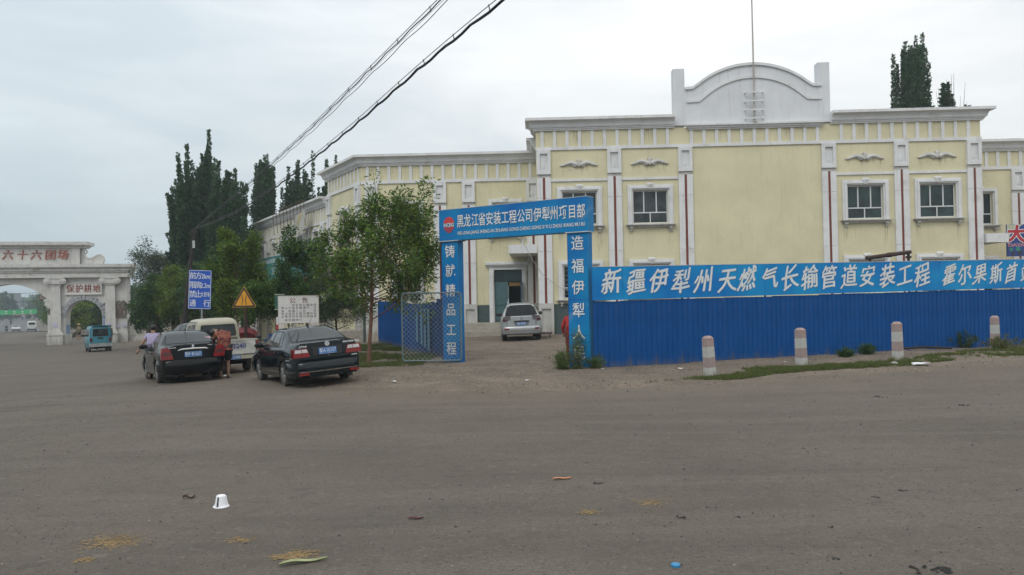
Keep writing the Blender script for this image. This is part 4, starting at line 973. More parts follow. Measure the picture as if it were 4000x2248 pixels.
def shoots_broad(rd, h, trunk_h, cr, n_limb=9, lean=(0, 0), up=.9, twigs=5, lev=2, cz=None, env=None):
    """limb skeleton: tubes to draw [(pts, radii)], twig segments"""
    tubes = []; segs = []; tr = [Vector((0, 0, -.2)), Vector((lean[0]*.3, lean[1]*.3, trunk_h*.55)), Vector((lean[0]*.7, lean[1]*.7, trunk_h))]
    top = Vector((lean[0], lean[1], h*.86)); R0 = .0105*h+.012
    main = tr+[tr[-1].lerp(top, .5)+Vector((rd.uniform(-.1, .1), rd.uniform(-.1, .1), 0)), top]
    tubes.append((main, [R0*1.15, R0*.9, R0*.8, R0*.42, R0*.1], 8))
    def grow(p, d, ln, r_, lv):
        n = 4; pts = [p.copy()]; q = p.copy(); dd = d.copy()
        for i in range(n):
            dd = (dd+Vector((rd.uniform(-.18, .18), rd.uniform(-.18, .18), up*.12))).normalized(); q = q+dd*ln/n; pts.append(q.copy())
        tubes.append((pts, [r_*(1-.2*i) for i in range(n+1)], 5 if lv else 3))
        for a, c in zip(pts[1:] if lv else pts[:], pts[2:] if lv else pts[1:]): segs.append((*a, *c, .6 if lv else 1.))
        if lv > 0:
            for k in range(twigs):
                t = rd.uniform(.25, 1); i = min(n-1, int(t*n)); s_ = pts[i].lerp(pts[i+1], t*n-i); a = Vector((rd.gauss(0, 1), rd.gauss(0, 1), rd.gauss(.35, .6)))
                nd = (dd*.7+a.normalized()*.8+Vector((0, 0, up*.3))).normalized(); grow(s_, nd, ln*rd.uniform(.38, .62), r_*.45, lv-1)
    for k in range(n_limb):
        t = (k+rd.random()*.7)/n_limb; zz = trunk_h*.95+(h*.8-trunk_h)*t; f = (zz-tr[-1].z)/(top.z-tr[-1].z) if zz > tr[-1].z else 0
        p = tr[-1].lerp(top, max(0, f)); a = k*2.4+rd.uniform(-.5, .5); e = up*(.55+.75*t); d = Vector((math.cos(a), math.sin(a), e)).normalized()
        wid = cr*(1.05-.50*t)*(env(a, t) if env else 1.)
        grow(p, d, wid*1.12/max(.55, math.hypot(d.x, d.y))*.8, R0*.36*(1-.4*t), lev)
    return tubes, segs
def build_tree(name, label, base, tubes, segs, n, ln, wd, spread, lms, bark, seed, cat='tree', group=None, parts=('trunk', 'crown'), rz=0., droop=.1, along=.5):
    rs = np.random.RandomState(seed); root = thing(name, label, cat, base, rz, group)
    b = MB(); [b.tube(p, r_, k, False) for p, r_, k in tubes]; b.build(parts[0], bark, root, smooth=True)
    V = leaves(segs, n, ln, wd, spread, rs, droop, along); mi = rs.choice(len(lms), n, p=[.45, .35, .2][:len(lms)] if len(lms) == 3 else ([.6, .4] if len(lms) == 2 else [1.]))
    link(parts[1], np_mesh(parts[1], V, 4, lms, mi=mi), root); return root
def base_at(px, Y, dz=0.):
    x = (px-2000)/F*Y; return Vector((x, Y, (dzf(x, Y) if Y < 40 else gzf(x, Y))+dz))
def ztop(py, px, Y): return atY(px, py, Y).z
# the young tree in front of the portal
rd = random.Random(12); Y = 23.5; p = base_at(1436, Y); h = ztop(650, 1450, Y)-p.z-1.15
tubes, segs = shoots_broad(rd, h, 1.35, 1.95, 17, (.12, .1), .55, 5, 2, env=lambda a, t: 1.12+.28*math.cos(a))
for k in range(13):
    a_ = rd.uniform(0, 6.3); z_ = rd.uniform(1.7, 2.9); A_ = Vector((.1, 0, z_)); B_v = Vector((1.5*math.cos(a_)+.25, 1.2*math.sin(a_), z_+rd.uniform(-.35, .4))); tubes.append(([A_, A_.lerp(B_v, .5)+Vector((0, 0, .15)), B_v], [.02, .014, .005], 4)); segs.append((*A_.lerp(B_v, .35), *B_v, 1.5)); segs.append((*B_v, *(B_v+Vector((.2*math.cos(a_), .2, -.35))), 1.))
for k, (x, z0, z1) in enumerate(((.25, 4.4, h+1.05), (.05, 4.0, h+.5), (-.7, 3.4, h-.3), (1.2, 3.0, h-.1), (1.65, 2.2, h-1.0), (-1.1, 3.0, h-1.0), (.7, 3.4, h-.2))):
    a, c = Vector((x*.75, rd.uniform(-.5, .5), z0)), Vector((x, rd.uniform(-.5, .5), z1)); mdl = a.lerp(c, .5)+Vector((.08, 0, 0)); tubes.append(([a*1, mdl, c], [.018, .012, .004], 4)); segs += [(*a, *mdl, .8), (*mdl, *c, .55)]
build_tree('young_roadside_tree', 'tallest young leafy tree with a bare reddish trunk left of the mesh gate', p, tubes, segs, 22000, .145, .040, .19, [LM['fresh'], LM['mid'], LM['lime']], mat('reddish_bark', (.17, .085, .055), .9, var=.2), 5)
# leafy trees along the verge
def leafy(label, px, Y, top_py, cr, n, lms, seed, trunk=.9, ln=.12, wd=.05, spread=.28, nl=10, up=.9, bark='brown', name='leafy_tree', lean=(0, 0), cat='tree', group='young trees along the verge', tw=5):
    rd = random.Random(seed); p = base_at(px, Y); h = ztop(top_py, px, Y)-p.z; t_, s_ = shoots_broad(rd, h, trunk, cr, nl, lean, up, tw)
    return build_tree(name, label, p, t_, s_, n, ln, wd, spread, lms, BK[bark], seed, cat, group)
LFf = LM['fresh']; f, m2, dp, li, ol = LM['fresh'], LM['mid'], LM['deep'], LM['lime'], LM['olive']
leafy('dull brown green conifer just left of the tallest young tree', 1312, 29, 985, 1.0, 19000, [LM['conifer'], dp, ol], 21, 1.0, .10, .018, .30, 14, .5, 'dark', 'conifer', group=None)
leafy('dense leafy tree growing in front of the teal shop sign', 1195, 33, 925, 1.45, 18000, [m2, dp, f], 22, 1.0)
leafy('leafy tree behind the white notice board', 1125, 37, 1120, 1.3, 13000, [m2, dp], 23, 1.1)
leafy('small slim tree with straight trunk behind the tricycle and the dark car', 1008, 31.5, 1125, .8, 11000, [m2, f], 24, 1.45, bark='pale')
leafy('pointed yellow green tree behind the yellow warning sign', 925, 34, 905, 1.4, 19000, [f, li, m2], 25, 1.0)
leafy('dark leafy tree between the blue road sign and the warning sign', 860, 38, 960, 1.25, 14000, [m2, dp], 26, 1.1)
leafy('broad light green tree behind the leaning pole', 704, 50, 1075, 1.9, 18000, [li, f, m2], 27, 1.5, .14, .06, .35, bark='pale')
leafy('light green tree left of the leaning pole', 668, 51, 1095, 1.45, 15000, [f, li, m2], 28, 1.4, .14, .06, .35, bark='pale')
leafy('dark green round tree hanging over the low wall', 612, 52, 1080, 1.75, 22000, [dp, m2, f], 29, 1.0, .16, .07, .4, up=.6)
leafy('dark green bushy tree nearest the town gate', 572, 58, 1105, 1.15, 16000, [dp, m2], 30, .9, .16, .07, .4, up=.6)
leafy('low dark tree in the gap behind the pale pickup', 800, 47, 1085, 1.9, 16000, [dp, m2], 31, .9, .14, .06, .35)
leafy('low spreading tree below the wing of the cream building', 1075, 44, 1165, 1.9, 13000, [dp, m2, f], 33, .9, .14, .06, .35)
# grey-green feathery tree
rd = random.Random(44); Y = 66; p = base_at(700, Y); h = ztop(975, 680, Y)-p.z
t_, s_ = shoots_broad(rd, h, 3.0, 2.7, 12, (-1.3, 0), .55, 6, 2, env=lambda a, t: 1.15-.3*math.cos(a))
build_tree('feathery_tree', 'open grey green tree with dark twisting limbs behind the leafy trees', p, t_, s_, 15000, .22, .07, .55, [ol, LM['poplar']], BK['dark'], 44, droop=.3)
# poplars
def poplar(label, px, Y, top_py, hw, n, seed, nsh=26, skew=0., base_z=.18, sparse=0., lms=None, ln=.3, wd=.2, name='poplar', uneven=.25, group='tall poplars behind the buildings', low=0.):
    rd = random.Random(seed); rs = np.random.RandomState(seed); p = base_at(px, Y); h = ztop(top_py, px, Y)-p.z; tubes = [([(0, 0, -.3), (0, 0, h*.5), (skew*.3, 0, h*.93)], [.022*h*.9, .012*h, .02], 7)]; segs = []
    for k in range(nsh):
        a = rd.uniform(0, 2*PI); r_ = hw*math.sqrt(rd.random())*.88; lat = r_/hw
        z0 = h*rd.uniform(base_z*.6, .62); hh = h*(1-uneven*lat**1.3*rd.uniform(.25, 1.5)-rd.uniform(0, uneven*.45)) if k else h
        hh = max(hh, z0+h*.12); x, y = r_*math.cos(a), r_*math.sin(a)
        A = Vector((x*.45, y*.45, z0)); Bm = Vector((x*.95, y*.95, z0+(hh-z0)*.4)); C = Vector((x*1.0+skew*(hh/h)**2+rd.uniform(-.1, .1)*hw, y, hh))
        tubes.append(([A, Bm, C], [.05, .035, .008], 3)); m_ = Bm.lerp(C, .55); C2 = C+(C-m_)*.18; segs += [(*A, *Bm, .8, 1.3, 1.2), (*Bm, *m_, 1.15, 1.2, .8), (*m_, *C2, .62, .8, .08)]
    for k in range(int(nsh*1.5)):
        a = rd.uniform(0, 2*PI); z0 = h*rd.uniform(base_z, .75); r_ = hw*rd.uniform(.75, 1.28)*(1-.5*max(0, z0/h-.55)/.45); A = Vector((r_*.6*math.cos(a), r_*.6*math.sin(a), z0)); C = Vector((r_*math.cos(a), r_*math.sin(a), z0+h*rd.uniform(.04, .13))); segs.append((*A, *C, .8, 1.2, .4))
    return build_tree(name, label, p, tubes, segs, int(n*1.5) if ln < .5 else n, ln*.8, wd*.8, (.21 if ln < .5 else .3), lms or [LM['poplar'], dp], BK['grey'], seed, 'poplar', group, along=1.2)
poplar('broad leaning poplar forming the left part of the big clump', 735, 64, 590, 1.45, 20000, 51, 34, -.5, .08, uneven=.32)
poplar('tallest poplar of the big clump, with a split spiky top', 808, 66, 532, 1.25, 22000, 52, 32, .1, .08, uneven=.42)
poplar('rounder poplar on the right side of the big clump', 893, 62, 655, 1.75, 26000, 53, 40, .4, .05, uneven=.25)
poplar('slim dark poplar in the shade below the big clump', 965, 60, 868, .8, 5000, 58, 9, 0, .05)
poplar('dense columnar poplar standing alone right of the big clump', 1033, 70, 630, 1.2, 20000, 54, 36, .1, .05, uneven=.14)
poplar('many stemmed poplar behind the roof of the street wing', 1174, 72, 618, 1.5, 18000, 55, 34, .0, .05, uneven=.28)
poplar('small poplar just above the street wing roof', 1100, 76, 745, .6, 4500, 59, 9, .0, .05, uneven=.3)
poplar('poplar half hidden behind the angled wing', 1285, 72, 640, 1.3, 16000, 56, 28, .0, .05, uneven=.3)
poplar('tall poplar rising behind the right end of the parapet', 3572, 66, 172, 1.65, 30000, 57, 40, .3, .3, uneven=.12, ln=.3)
# sparse, half bare poplar
rd = random.Random(61); Y = 62; p = base_at(3735, Y); h = ztop(282, 3735, Y)-p.z; tubes = []; segs = []
for k in range(16):
    x, y = rd.uniform(-1.6, 1.9), rd.uniform(-1, 1); z1 = h*(1-abs(x-.2)*.085*rd.uniform(.5, 1.4)); tubes.append(([(0, 0, h*.3), (x*.6, y*.6, h*.7), (x, y, z1)], [.09, .04, .008], 4))
    if k < 7: xx = (-.5, -.3, -.1, .2, 1.0, 1.2, 1.35)[k]; zt = h-(1.0, 1.8, 2.5, 3.6, 3.3, 2.9, 3.6)[k]; segs.append((xx, 0, zt-2.2, xx+.1, 0, zt, 1., 1., .4)); tubes.append(([(0, 0, h*.4), (xx, 0, zt-2.4), (xx+.1, 0, zt)], [.08, .04, .01], 4))
build_tree('half_bare_poplar', 'half bare poplar with thin dead twigs above the right parapet', p, tubes, segs, 3200, .28, .2, .38, [LM['poplar'], dp], BK['grey'], 61, 'poplar')
# avenue trees beyond the gate (copies share mesh data)
def avenue_proto(seed, h, cr, lms, label, n=7000):
    rd = random.Random(seed); t_, s_ = shoots_broad(rd, h, 1.6, cr, 12, (0, 0), .7, 5); return build_tree('avenue_tree', label, (0, 0, 0), t_, s_, n, .34, .24, .7, lms, BK['grey'], seed, 'tree', 'trees lining the avenue beyond the gate')
pr = [avenue_proto(71, 8.5, 3.4, [m2, f], ''), avenue_proto(72, 9.5, 3.2, [dp, m2], ''), avenue_proto(73, 7, 3.2, [f, m2, dp], '')]
first = [True]*3; rd = random.Random(9); cnt = {}
AV = Vector((ax.x, ax.y)); ORD = 'first second third fourth fifth sixth seventh eighth ninth tenth eleventh twelfth thirteenth fourteenth fifteenth sixteenth seventeenth eighteenth nineteenth twentieth'.split()
for side in (-1, 1):
    for row in range(2):
        for k in range(19):
            dY = 128+k*k*1.05+k*9+rd.uniform(-2, 2)+row*5; c0 = side*(8.3+row*6.5)-.6+rd.uniform(-.6, .6)
            q = AV*(dY/ax.y)+an*c0; pxx = 2000+F*q.x/q.y
            if pxx < -60 or pxx > 190: continue
            i = rd.randrange(3); o = pr[i] if first[i] else copy_tree(pr[i], (0, 0, 0)); first[i] = False
            o.location = (q.x, q.y, gzf(q.x, q.y)-.1); s_ = rd.uniform(.72, 1.0)*(1 if k > 2 else .85)*(1.15 if side > 0 else 1.3); o.scale = (s_, s_, s_); o.rotation_euler = (0, 0, rd.uniform(0, 6.3))
            w1_ = 'right' if side > 0 else 'left'; key = (side, row); cnt[key] = cnt.get(key, 0)+1
            o['label'] = f'{ORD[cnt[key]-1]} tree from the gate in the {"front" if row == 0 else "back"} row, {w1_} side of the avenue'
            o['group'] = f'{"front" if row == 0 else "back"} row trees on the {w1_} of the avenue'
# greenery seen through the small arch
for k, (px, Y, tp, lb) in enumerate(((262, 100, 1195, 'dark green tree filling the left of the small arch'), (300, 112, 1190, 'tree in the middle of the small arch view'), (345, 96, 1205, 'bright green tree in the small arch opening'), (390, 99, 1192, 'deep green tree at the right of the small arch'), (430, 104, 1180, 'tree behind the right pier of the gate'), (480, 92, 1150, 'tree behind the right end of the gate'))):
    rd = random.Random(80+k); p = base_at(px, Y); h = ztop(tp, px, Y)-p.z; t_, s_ = shoots_broad(rd, h, .5, 2.9, 14, (0, 0), .45, 5)
    build_tree('park_tree', lb, p, t_, s_, 13000, .26, .13, .55, [(f, m2), (dp, m2), (li, f), (dp, m2), (dp, m2), (m2, dp)][k], BK['grey'], 80+k, 'tree', 'trees seen through the small arch')
# far woods closing the horizon
rs = np.random.RandomState(4); n = 90000
ang = np.deg2rad(rs.uniform(-75, 60, n)); dist = rs.uniform(420, 900, n)+0; clump = fbm(ang*900, dist*.0+3, .035, 31, 4)
hh = (7+13*clump)*(.3+.7*rs.rand(n)**.6)
# an opening where the avenue runs through
c = np.stack([np.sin(ang)*dist, np.cos(ang)*dist, hh-2.6], 1); av = (c[:, 0]*an.x+c[:, 1]*an.y); kp = (np.abs(av+.6) > 6) | (dist > 620); c = c[kp]; m = len(c)
d1 = rs.normal(size=(m, 3)); d1 /= np.linalg.norm(d1, axis=1, keepdims=True); d2 = np.cross(d1, rs.normal(size=(m, 3))); d2 /= np.linalg.norm(d2, axis=1, keepdims=True); s_ = rs.uniform(.8, 2.1, (m, 1))
V = np.stack([c-d1*s_, c+d2*s_*.7, c+d1*s_, c-d2*s_*.7], 1).reshape(-1, 3)
tag(link('distant_woods', np_mesh('distant_woods', V, 4, [m2, dp], mi=rs.choice(2, m))), 'far belt of woods fading into haze on the horizon', kind='stuff')
# ------------------------------------------------------------------ vehicles (local: x to the vehicle's right, y forwards from the rear axle, z up)
def paint(name, c, rough=.28, metal=.0, coat=.6, dust=.35, spec=.4):
    return mat(name, c, rough, metal, spec=spec, var=.05, scale=2, dirt=((.13, .12, .105), dust*.25, 1.4), low=((.12, .105, .09), .12, .45, dust*1.1), coat=coat)
m_cglass = mat('car_glass', (.014, .018, .021), .04, var=.3, scale=2, spec=.5); m_tyre = mat('tyre_rubber', (.022, .021, .020), .85, var=.2, low=((.10, .09, .075), -.05, .3, .6)); m_rim = mat('wheel_rim', (.22, .22, .215), .4, metal=.5, dirt=((.1, .09, .08), .5, 8))
m_under = mat('dark_underside', (.012, .012, .012), .9); m_chrome = mat('chrome_trim', (.6, .6, .6), .15, metal=.9); m_lamp = mat('red_lamp_lens', (.22, .005, .006), .15, coat=.5); m_lampw = mat('clear_lamp_lens', (.55, .53, .53), .15, coat=.5); m_lampd = mat('smoked_lamp_lens', (.09, .012, .012), .2, coat=.5)
m_plate = mat('plate_blue', (.015, .14, .42), .4, var=.03); m_black = mat('black_plastic', (.018, .018, .019), .5); m_rubber = mat('black_seal', (.01, .01, .01), .6)
def smooth_prof(pts, ys, k=3):
    a = np.array(pts); v = np.interp(ys, a[:, 0], a[:, 1])
    for _ in range(k): v[1:-1] = .25*v[:-2]+.5*v[1:-1]+.25*v[2:]
    return v
class Car:
    def __init__(s, spec):
        s.__dict__.update(spec); s.ys = np.concatenate([np.arange(-s.ro, s.wb+s.fo, .04), [s.wb+s.fo]])
        s.T = smooth_prof(s.top, s.ys, s.sm if hasattr(s, 'sm') else 3); bl = smooth_prof(s.belt, s.ys); s.B = np.minimum(bl, s.T-.03)
        e = np.minimum(s.ys+s.ro, s.wb+s.fo-s.ys); s.W = s.w/2*(1-s.endr*np.clip(1-e/.45, 0, 1)**2)
    def at(s, y):
        T, B, W = (np.interp(y, s.ys, a) for a in (s.T, s.B, s.W)); k = min(1, max(0, (T-B)/s.hc)); wt = W*.955-(W*.955-s.rw)*k; return T, B, W, min(wt, W*.955)
    def knots(s, y):
        T, B, W, wt = s.at(y); d = T-B; return [(W*.955, B), ((W*.955+wt)/2+.012*min(1, d*3), B+d*.46), (wt, B+d*.86), (wt-.07, B+d*.955), (wt*.62, B+d*.99), (0, B+d)]
    def ring(s, y):
        T, B, W, wt = s.at(y); zl = s.zs
        for yc in (0, s.wb):
            if abs(y-yc) < s.ra: zl = max(zl, s.rw_z+math.sqrt(s.ra**2-(y-yc)**2))
        e = min(y+s.ro, s.wb+s.fo-y); zl = max(zl, s.zs+.10*max(0, 1-e/.5)**2) if zl == s.zs else zl
        m = B-.04; pts = [(W*.93, zl), (W*.975, min(zl+.06, m-.06)), (W, min(max(.52*s.sc, zl+.10), m-.04)), (W*.995, m-.03 if m-.03 > zl+.12 else m-.02), (W*.98, m+.01)]
        return pts+s.knots(y)
    def body(s, root, m):
        b = MB(); rs_ = []
        for y in s.ys: r_ = s.ring(y); rs_.append([(x, y, z) for x, z in r_]+[(-x, y, z) for x, z in reversed(r_[:-1])])
        n = len(rs_[0]); vs = [p for r_ in rs_ for p in r_]; fs = []
        for i in range(len(rs_)-1):
            for k in range(n-1): fs.append((i*n+k, i*n+k+1, (i+1)*n+k+1, (i+1)*n+k))
        base = len(vs)
        for i, sg in ((0, -1), (len(rs_)-1, 1)):       # slightly bulged ends
            r_ = rs_[i]; cz = sum(p[2] for p in r_)/n; prev = [i*n+k for k in range(n)]
            for sc_, dy in ((.93, .018), (.7, .035)):
                st = len(vs); vs += [(x*sc_, y+sg*dy, cz+(z-cz)*sc_) for x, y, z in r_]
                for k in range(n): fs.append((prev[k], prev[(k+1) % n], st+(k+1) % n, st+k))
                prev = [st+k for k in range(n)]
            fs.append(tuple(prev))
        b.add(vs, fs); return b.build('body', m, root, smooth=True, angle=48)
    def side(s, y, z):
        kn = s.knots(y); zz = [k[1] for k in kn]; return float(np.interp(z, zz, [k[0] for k in kn]))
    def side_low(s, y, z):
        r_ = s.ring(y); return float(np.interp(z, [p[1] for p in r_], [p[0] for p in r_]))
    def sidewin(s, root, poly, name='side_window', off=.006, frame=True):
        """poly = (y0,z0),(y1,z0b),(y1t,z1b),(y0t,z1): bottom rear, bottom front, top front, top rear"""
        (a, b_, c, d) = poly
        for sg in (-1, 1):
            def patch(mb, A, B_, C, D, o, nu=7, nv=5):
                vs = []
                for j in range(nv):
                    for i in range(nu):
                        u, v = i/(nu-1), j/(nv-1); y = (A[0]*(1-u)+B_[0]*u)*(1-v)+(D[0]*(1-u)+C[0]*u)*v; z = (A[1]*(1-u)+B_[1]*u)*(1-v)+(D[1]*(1-u)+C[1]*u)*v
                        vs.append((sg*(s.side(y, z)+o), y, z))
                mb.add(vs, [(j*nu+i, j*nu+i+1, (j+1)*nu+i+1, (j+1)*nu+i) for j in range(nv-1) for i in range(nu-1)])
            par = root
            if frame:
                f = MB(); cy, cz = sum(p[0] for p in poly)/4, sum(p[1] for p in poly)/4
                ex = lambda p: (p[0]+.028*(1 if p[0] > cy else -1), p[1]+.022*(1 if p[1] > cz else -1)); patch(f, *[ex(p) for p in poly], off*.5)
                par = f.build('window_seal', m_rubber, root, smooth=True)
            g = MB(); patch(g, a, b_, c, d, off); g.build(name, m_cglass, par, smooth=True)
    def screen(s, root, y0, y1, f0, f1, name, off=.008, m=None, frame=True):
        def patch(mb, ya, yb, fa, fb, o, nu=11, nv=8):
            vs = []
            for j in range(nv):
                v = j/(nv-1); y = ya+(yb-ya)*v; T, B, W, wt = s.at(y); kn = s.knots(y); f_ = fa+(fb-fa)*v
                Tp = np.interp(y+.03, s.ys, s.T)-np.interp(y-.03, s.ys, s.T); n_ = Vector((0, -Tp, .06)).normalized()*o
                for i in range(nu):
                    u = -1+2*i/(nu-1); x = u*f_; z = float(np.interp(abs(x), [k[0] for k in kn[::-1]], [k[1] for k in kn[::-1]])); vs.append((x, y+n_.y-.0, z+n_.z))
            mb.add(vs, [(j*nu+i, j*nu+i+1, (j+1)*nu+i+1, (j+1)*nu+i) for j in range(nv-1) for i in range(nu-1)])
        par = root
        if frame: q = MB(); sg = 1 if y1 > y0 else -1; patch(q, y0-sg*.025, y1+sg*.025, f0+.03, f1+.025, off*.5); par = q.build('screen_seal', m_rubber, root, smooth=True)
        g = MB(); patch(g, y0, y1, f0, f1, off); return g.build(name, m or m_cglass, par, smooth=True)
    def sidestrip(s, root, y0, y1, z0, z1, name, m, th=.012, nu=14):
        for sg in (-1, 1):
            b = MB(); vs = []
            for i in range(nu):
                y = y0+(y1-y0)*i/(nu-1)
                for z in (z0, z1): x = s.side_low(y, z) if z < s.at(y)[1]-.03 else s.side(y, z); vs += [(sg*(x-.01), y, z), (sg*(x+th), y, z)]
            fs = []
            for i in range(nu-1):
                k = 4*i; fs += [(k+1, k+5, k+7, k+3), (k, k+1, k+5, k+4), (k+2, k+3, k+7, k+6)]
            fs += [(0, 1, 3, 2), (4*nu-4, 4*nu-3, 4*nu-1, 4*nu-2)]
            b.add(vs, fs); b.build(name, m, root)
    def wheels(s, root, R_, wid=.19, cap=False, track=None):
        tr = track or s.w/2-wid*.5-.02
        for y in (0, s.wb):
            for sg in (-1, 1):
                b = MB(); h = wid/2; prof = [(R_*.60, -h*.8), (R_*.66, -h), (R_*.9, -h), (R_*.985, -h*.78), (R_, -h*.4), (R_, h*.4), (R_*.985, h*.78), (R_*.9, h), (R_*.66, h), (R_*.60, h*.8)]
                b.lathe(prof, 28, (0, 0, 0), 'x'); t_ = b.build('wheel', m_tyre, root, smooth=True, loc=(sg*tr, y, R_))
                r_ = MB(); r_.lathe([(R_*.655, 0), (R_*.655, sg*h*.86), (R_*.60, sg*h*.9), (R_*.57, sg*h*.55)], 26, (0, 0, 0), 'x')
                if cap: r_.lathe([(R_*.56, sg*h*.55), (R_*.35, sg*h*.95), (R_*.1, sg*h*1.0)], 20, (0, 0, 0), 'x')
                else:
                    for k in range(7):
                        a = 2*PI*k/7; r_.tube([(sg*h*.82, R_*.10*math.cos(a), R_*.10*math.sin(a)), (sg*h*.80, R_*.60*math.cos(a), R_*.60*math.sin(a))], [R_*.10, R_*.085], 5)
                    r_.lathe([(R_*.17, sg*h*.5), (R_*.17, sg*h*.92), (R_*.05, sg*h*.98)], 14, (0, 0, 0), 'x')
                r_.build('rim', m_rim, t_, smooth=True)
        u = MB(); u.box(-s.w/2+.30, s.w/2-.30, -s.ro+.15, s.wb+s.fo-.15, s.zs+.02, s.zs+.34)
        for y in (0, s.wb):      # wheel housings
            for sg in (-1, 1):
                pts = []; n = 12
                for i in range(n+1):
                    a = PI*i/n; yy, zz = y+(s.ra+.004)*math.cos(a), s.rw_z+(s.ra+.004)*math.sin(a); pts.append((yy, zz))
                vs = [(sg*(s.w/2-.02), a, c) for a, c in pts]+[(sg*(s.w/2-.34), a, c) for a, c in pts]; u.add(vs, [(i, i+1, n+2+i, n+1+i) for i in range(n)]); u.add([(sg*(s.w/2-.34), a, c) for a, c in pts], [tuple(range(n+1))])
        u.build('underbody', m_under, root)
    def rear_bumper(s, root, m, z0, z1, out=.07, name='bumper', y=None, front=False, th=.0):
        hw = s.w/2*(1-s.endr)+.0; yr = -s.ro if not front else s.wb+s.fo; sg = -1 if not front else 1
        path = []
        for i in range(9):
            a = PI/2*i/8; path.append((-hw+.02-0.05+.10*(1-math.sin(a))-.05, yr-sg*(.55*(1-i/8.)**1.5)+sg*out*.0))
        path = [(-s.w/2-.004, yr-sg*.62), (-s.w/2-.012, yr-sg*.35), (-hw-.005, yr-sg*.13), (-hw+.08, yr+sg*out*.35), (-hw+.28, yr+sg*out*.8), (0, yr+sg*out), (hw-.28, yr+sg*out*.8), (hw-.08, yr+sg*out*.35), (hw+.005, yr-sg*.13), (s.w/2+.012, yr-sg*.35), (s.w/2+.004, yr-sg*.62)]
        h = z1-z0; pr = [(-.06, z0), (-.02, z0), (.012, z0+h*.25), (.02, z0+h*.6), (.008, z1-.03), (-.02, z1), (-.06, z1)]
        b = MB(); b.sweep(path, pr, 1 if not front else -1); return b.build(name, m, root, smooth=True, angle=50)
def plate(root, x, y, z, txt, w_=.44, h_=.14, tilt=0.):
    b = MB(); b.box(-w_/2, w_/2, -.008, .008, -h_/2, h_/2); b.m = 1
    vs, _f = text_mesh(txt, h_*.78, 0, .0012, 0, 1., 'CENTER'); wd_ = max(v[0] for v in vs)-min(v[0] for v in vs)
    put_text(b, txt, 0, 0, -.0095, size=h_*.80, bold=.0012, sx=w_*.9/wd_)
    for q in ((-w_/2+.006, w_/2-.006, -h_/2+.005, -h_/2+.009), (-w_/2+.006, w_/2-.006, h_/2-.009, h_/2-.005)): b.box(q[0], q[1], -.0095, -.008, q[2], q[3])
    return b.build('number_plate', [m_plate, m_char], root, loc=(x, y, z), rot=(tilt, 0, 0))
def rpanel(root, name, m, poly, y, th=.02, smooth=False, loc=None, **k):
    b = MB(); b.prism(poly, y-th, y); return b.build(name, m, root, smooth=smooth, **k)
def mirror(root, c, y, z, m, sc=1.):
    for sg in (-1, 1):
        b = MB(); x = c.side(y, z)+.02
        b.tube([(sg*(x+.02), y+.04, z-.02), (sg*(x+.05), y, z+.0), (sg*(x+.20*sc), y-.03, z+.015), (sg*(x+.235*sc), y-.01, z)], [.05*sc, .085*sc, .085*sc, .04*sc], 8)
        b.v = [(px_, y+(py_-y)*.55, z+(pz_-z)*.85) for px_, py_, pz_ in b.v]; b.build('mirror', m, root, smooth=True)
def seamline(root, pts, y, w_=.012, m=None, name='panel_gap', th=.004):
    b = MB()
    for (x0, z0), (x1, z1) in zip(pts[:-1], pts[1:]):
        d = Vector((x1-x0, z1-z0)).normalized(); n_ = Vector((-d.y, d.x))*w_/2; e = d*w_*.4
        b.prism([(x0-e.x+n_.x, z0-e.y+n_.y), (x0-e.x-n_.x, z0-e.y-n_.y), (x1+e.x-n_.x, z1+e.y-n_.y), (x1+e.x+n_.x, z1+e.y+n_.y)], y-th, y)
    return b.build(name, m or m_rubber, root)
def place(root, rl, yaw, track, wb, R_=.3):
    """put the vehicle so that its rear left wheel touches the ground at rl"""
    c, s_ = math.cos(yaw), math.sin(yaw); ori = Vector((rl.x+c*track/2, rl.y+s_*track/2)); f = Vector((-s_, c)); rt = Vector((c, s_))
    g = lambda p: max(gzf(p.x, p.y), dzf(p.x, p.y) if edge_dist(np.array([p.x]), np.array([p.y]))[0] > -.3 else -9)
    zl, zr = g(ori-rt*track/2), g(ori+rt*track/2); fl, fr = g(ori+f*wb-rt*track/2), g(ori+f*wb+rt*track/2)
    z = (zl+zr)/2; root.location = (ori.x, ori.y, z); pitch = math.atan(((fl+fr)/2-z)/wb); roll = -math.atan(((zr+fr)-(zl+fl))/2/track)
    root.rotation_euler = (Matrix.Rotation(yaw, 3, 'Z') @ Matrix.Rotation(pitch, 3, 'X') @ Matrix.Rotation(roll, 3, 'Y')).to_euler()

# --- black saloon with round tail lamps (left)
m_blk = paint('black_car_paint', (.003, .004, .005), .12, coat=.0, dust=.08, spec=.3)
c = Car(dict(ro=.93, wb=2.43, fo=.78, w=1.68, rw=.575, hc=.42, endr=.085, zs=.20, ra=.345, rw_z=.30, sc=1,
    top=[(-.93, .90), (-.90, .985), (-.60, 1.025), (-.45, 1.04), (.12, 1.34), (.45, 1.405), (1.0, 1.415), (1.4, 1.385), (1.6, 1.33), (2.25, .985), (2.5, .95), (3.0, .84), (3.15, .76), (3.21, .62)],
    belt=[(-.93, .86), (0, .93), (1.5, .90), (2.3, .88), (3.2, .62)]))
A1 = thing('black_saloon', 'leftmost black saloon with tall red tail lamps and a chrome bar over its plate', 'car'); A1_ = c
c.body(A1, m_blk); c.wheels(A1, .30, .185)
c.screen(A1, -.40, .16, .60, .50, 'rear_window'); c.screen(A1, 2.18, 1.58, .62, .50, 'windscreen')
c.sidewin(A1, ((.22, .97), (.98, .95), (.98, 1.33), (.50, 1.33))); c.sidewin(A1, ((1.06, .95), (2.02, .93), (1.50, 1.30), (1.06, 1.33)))
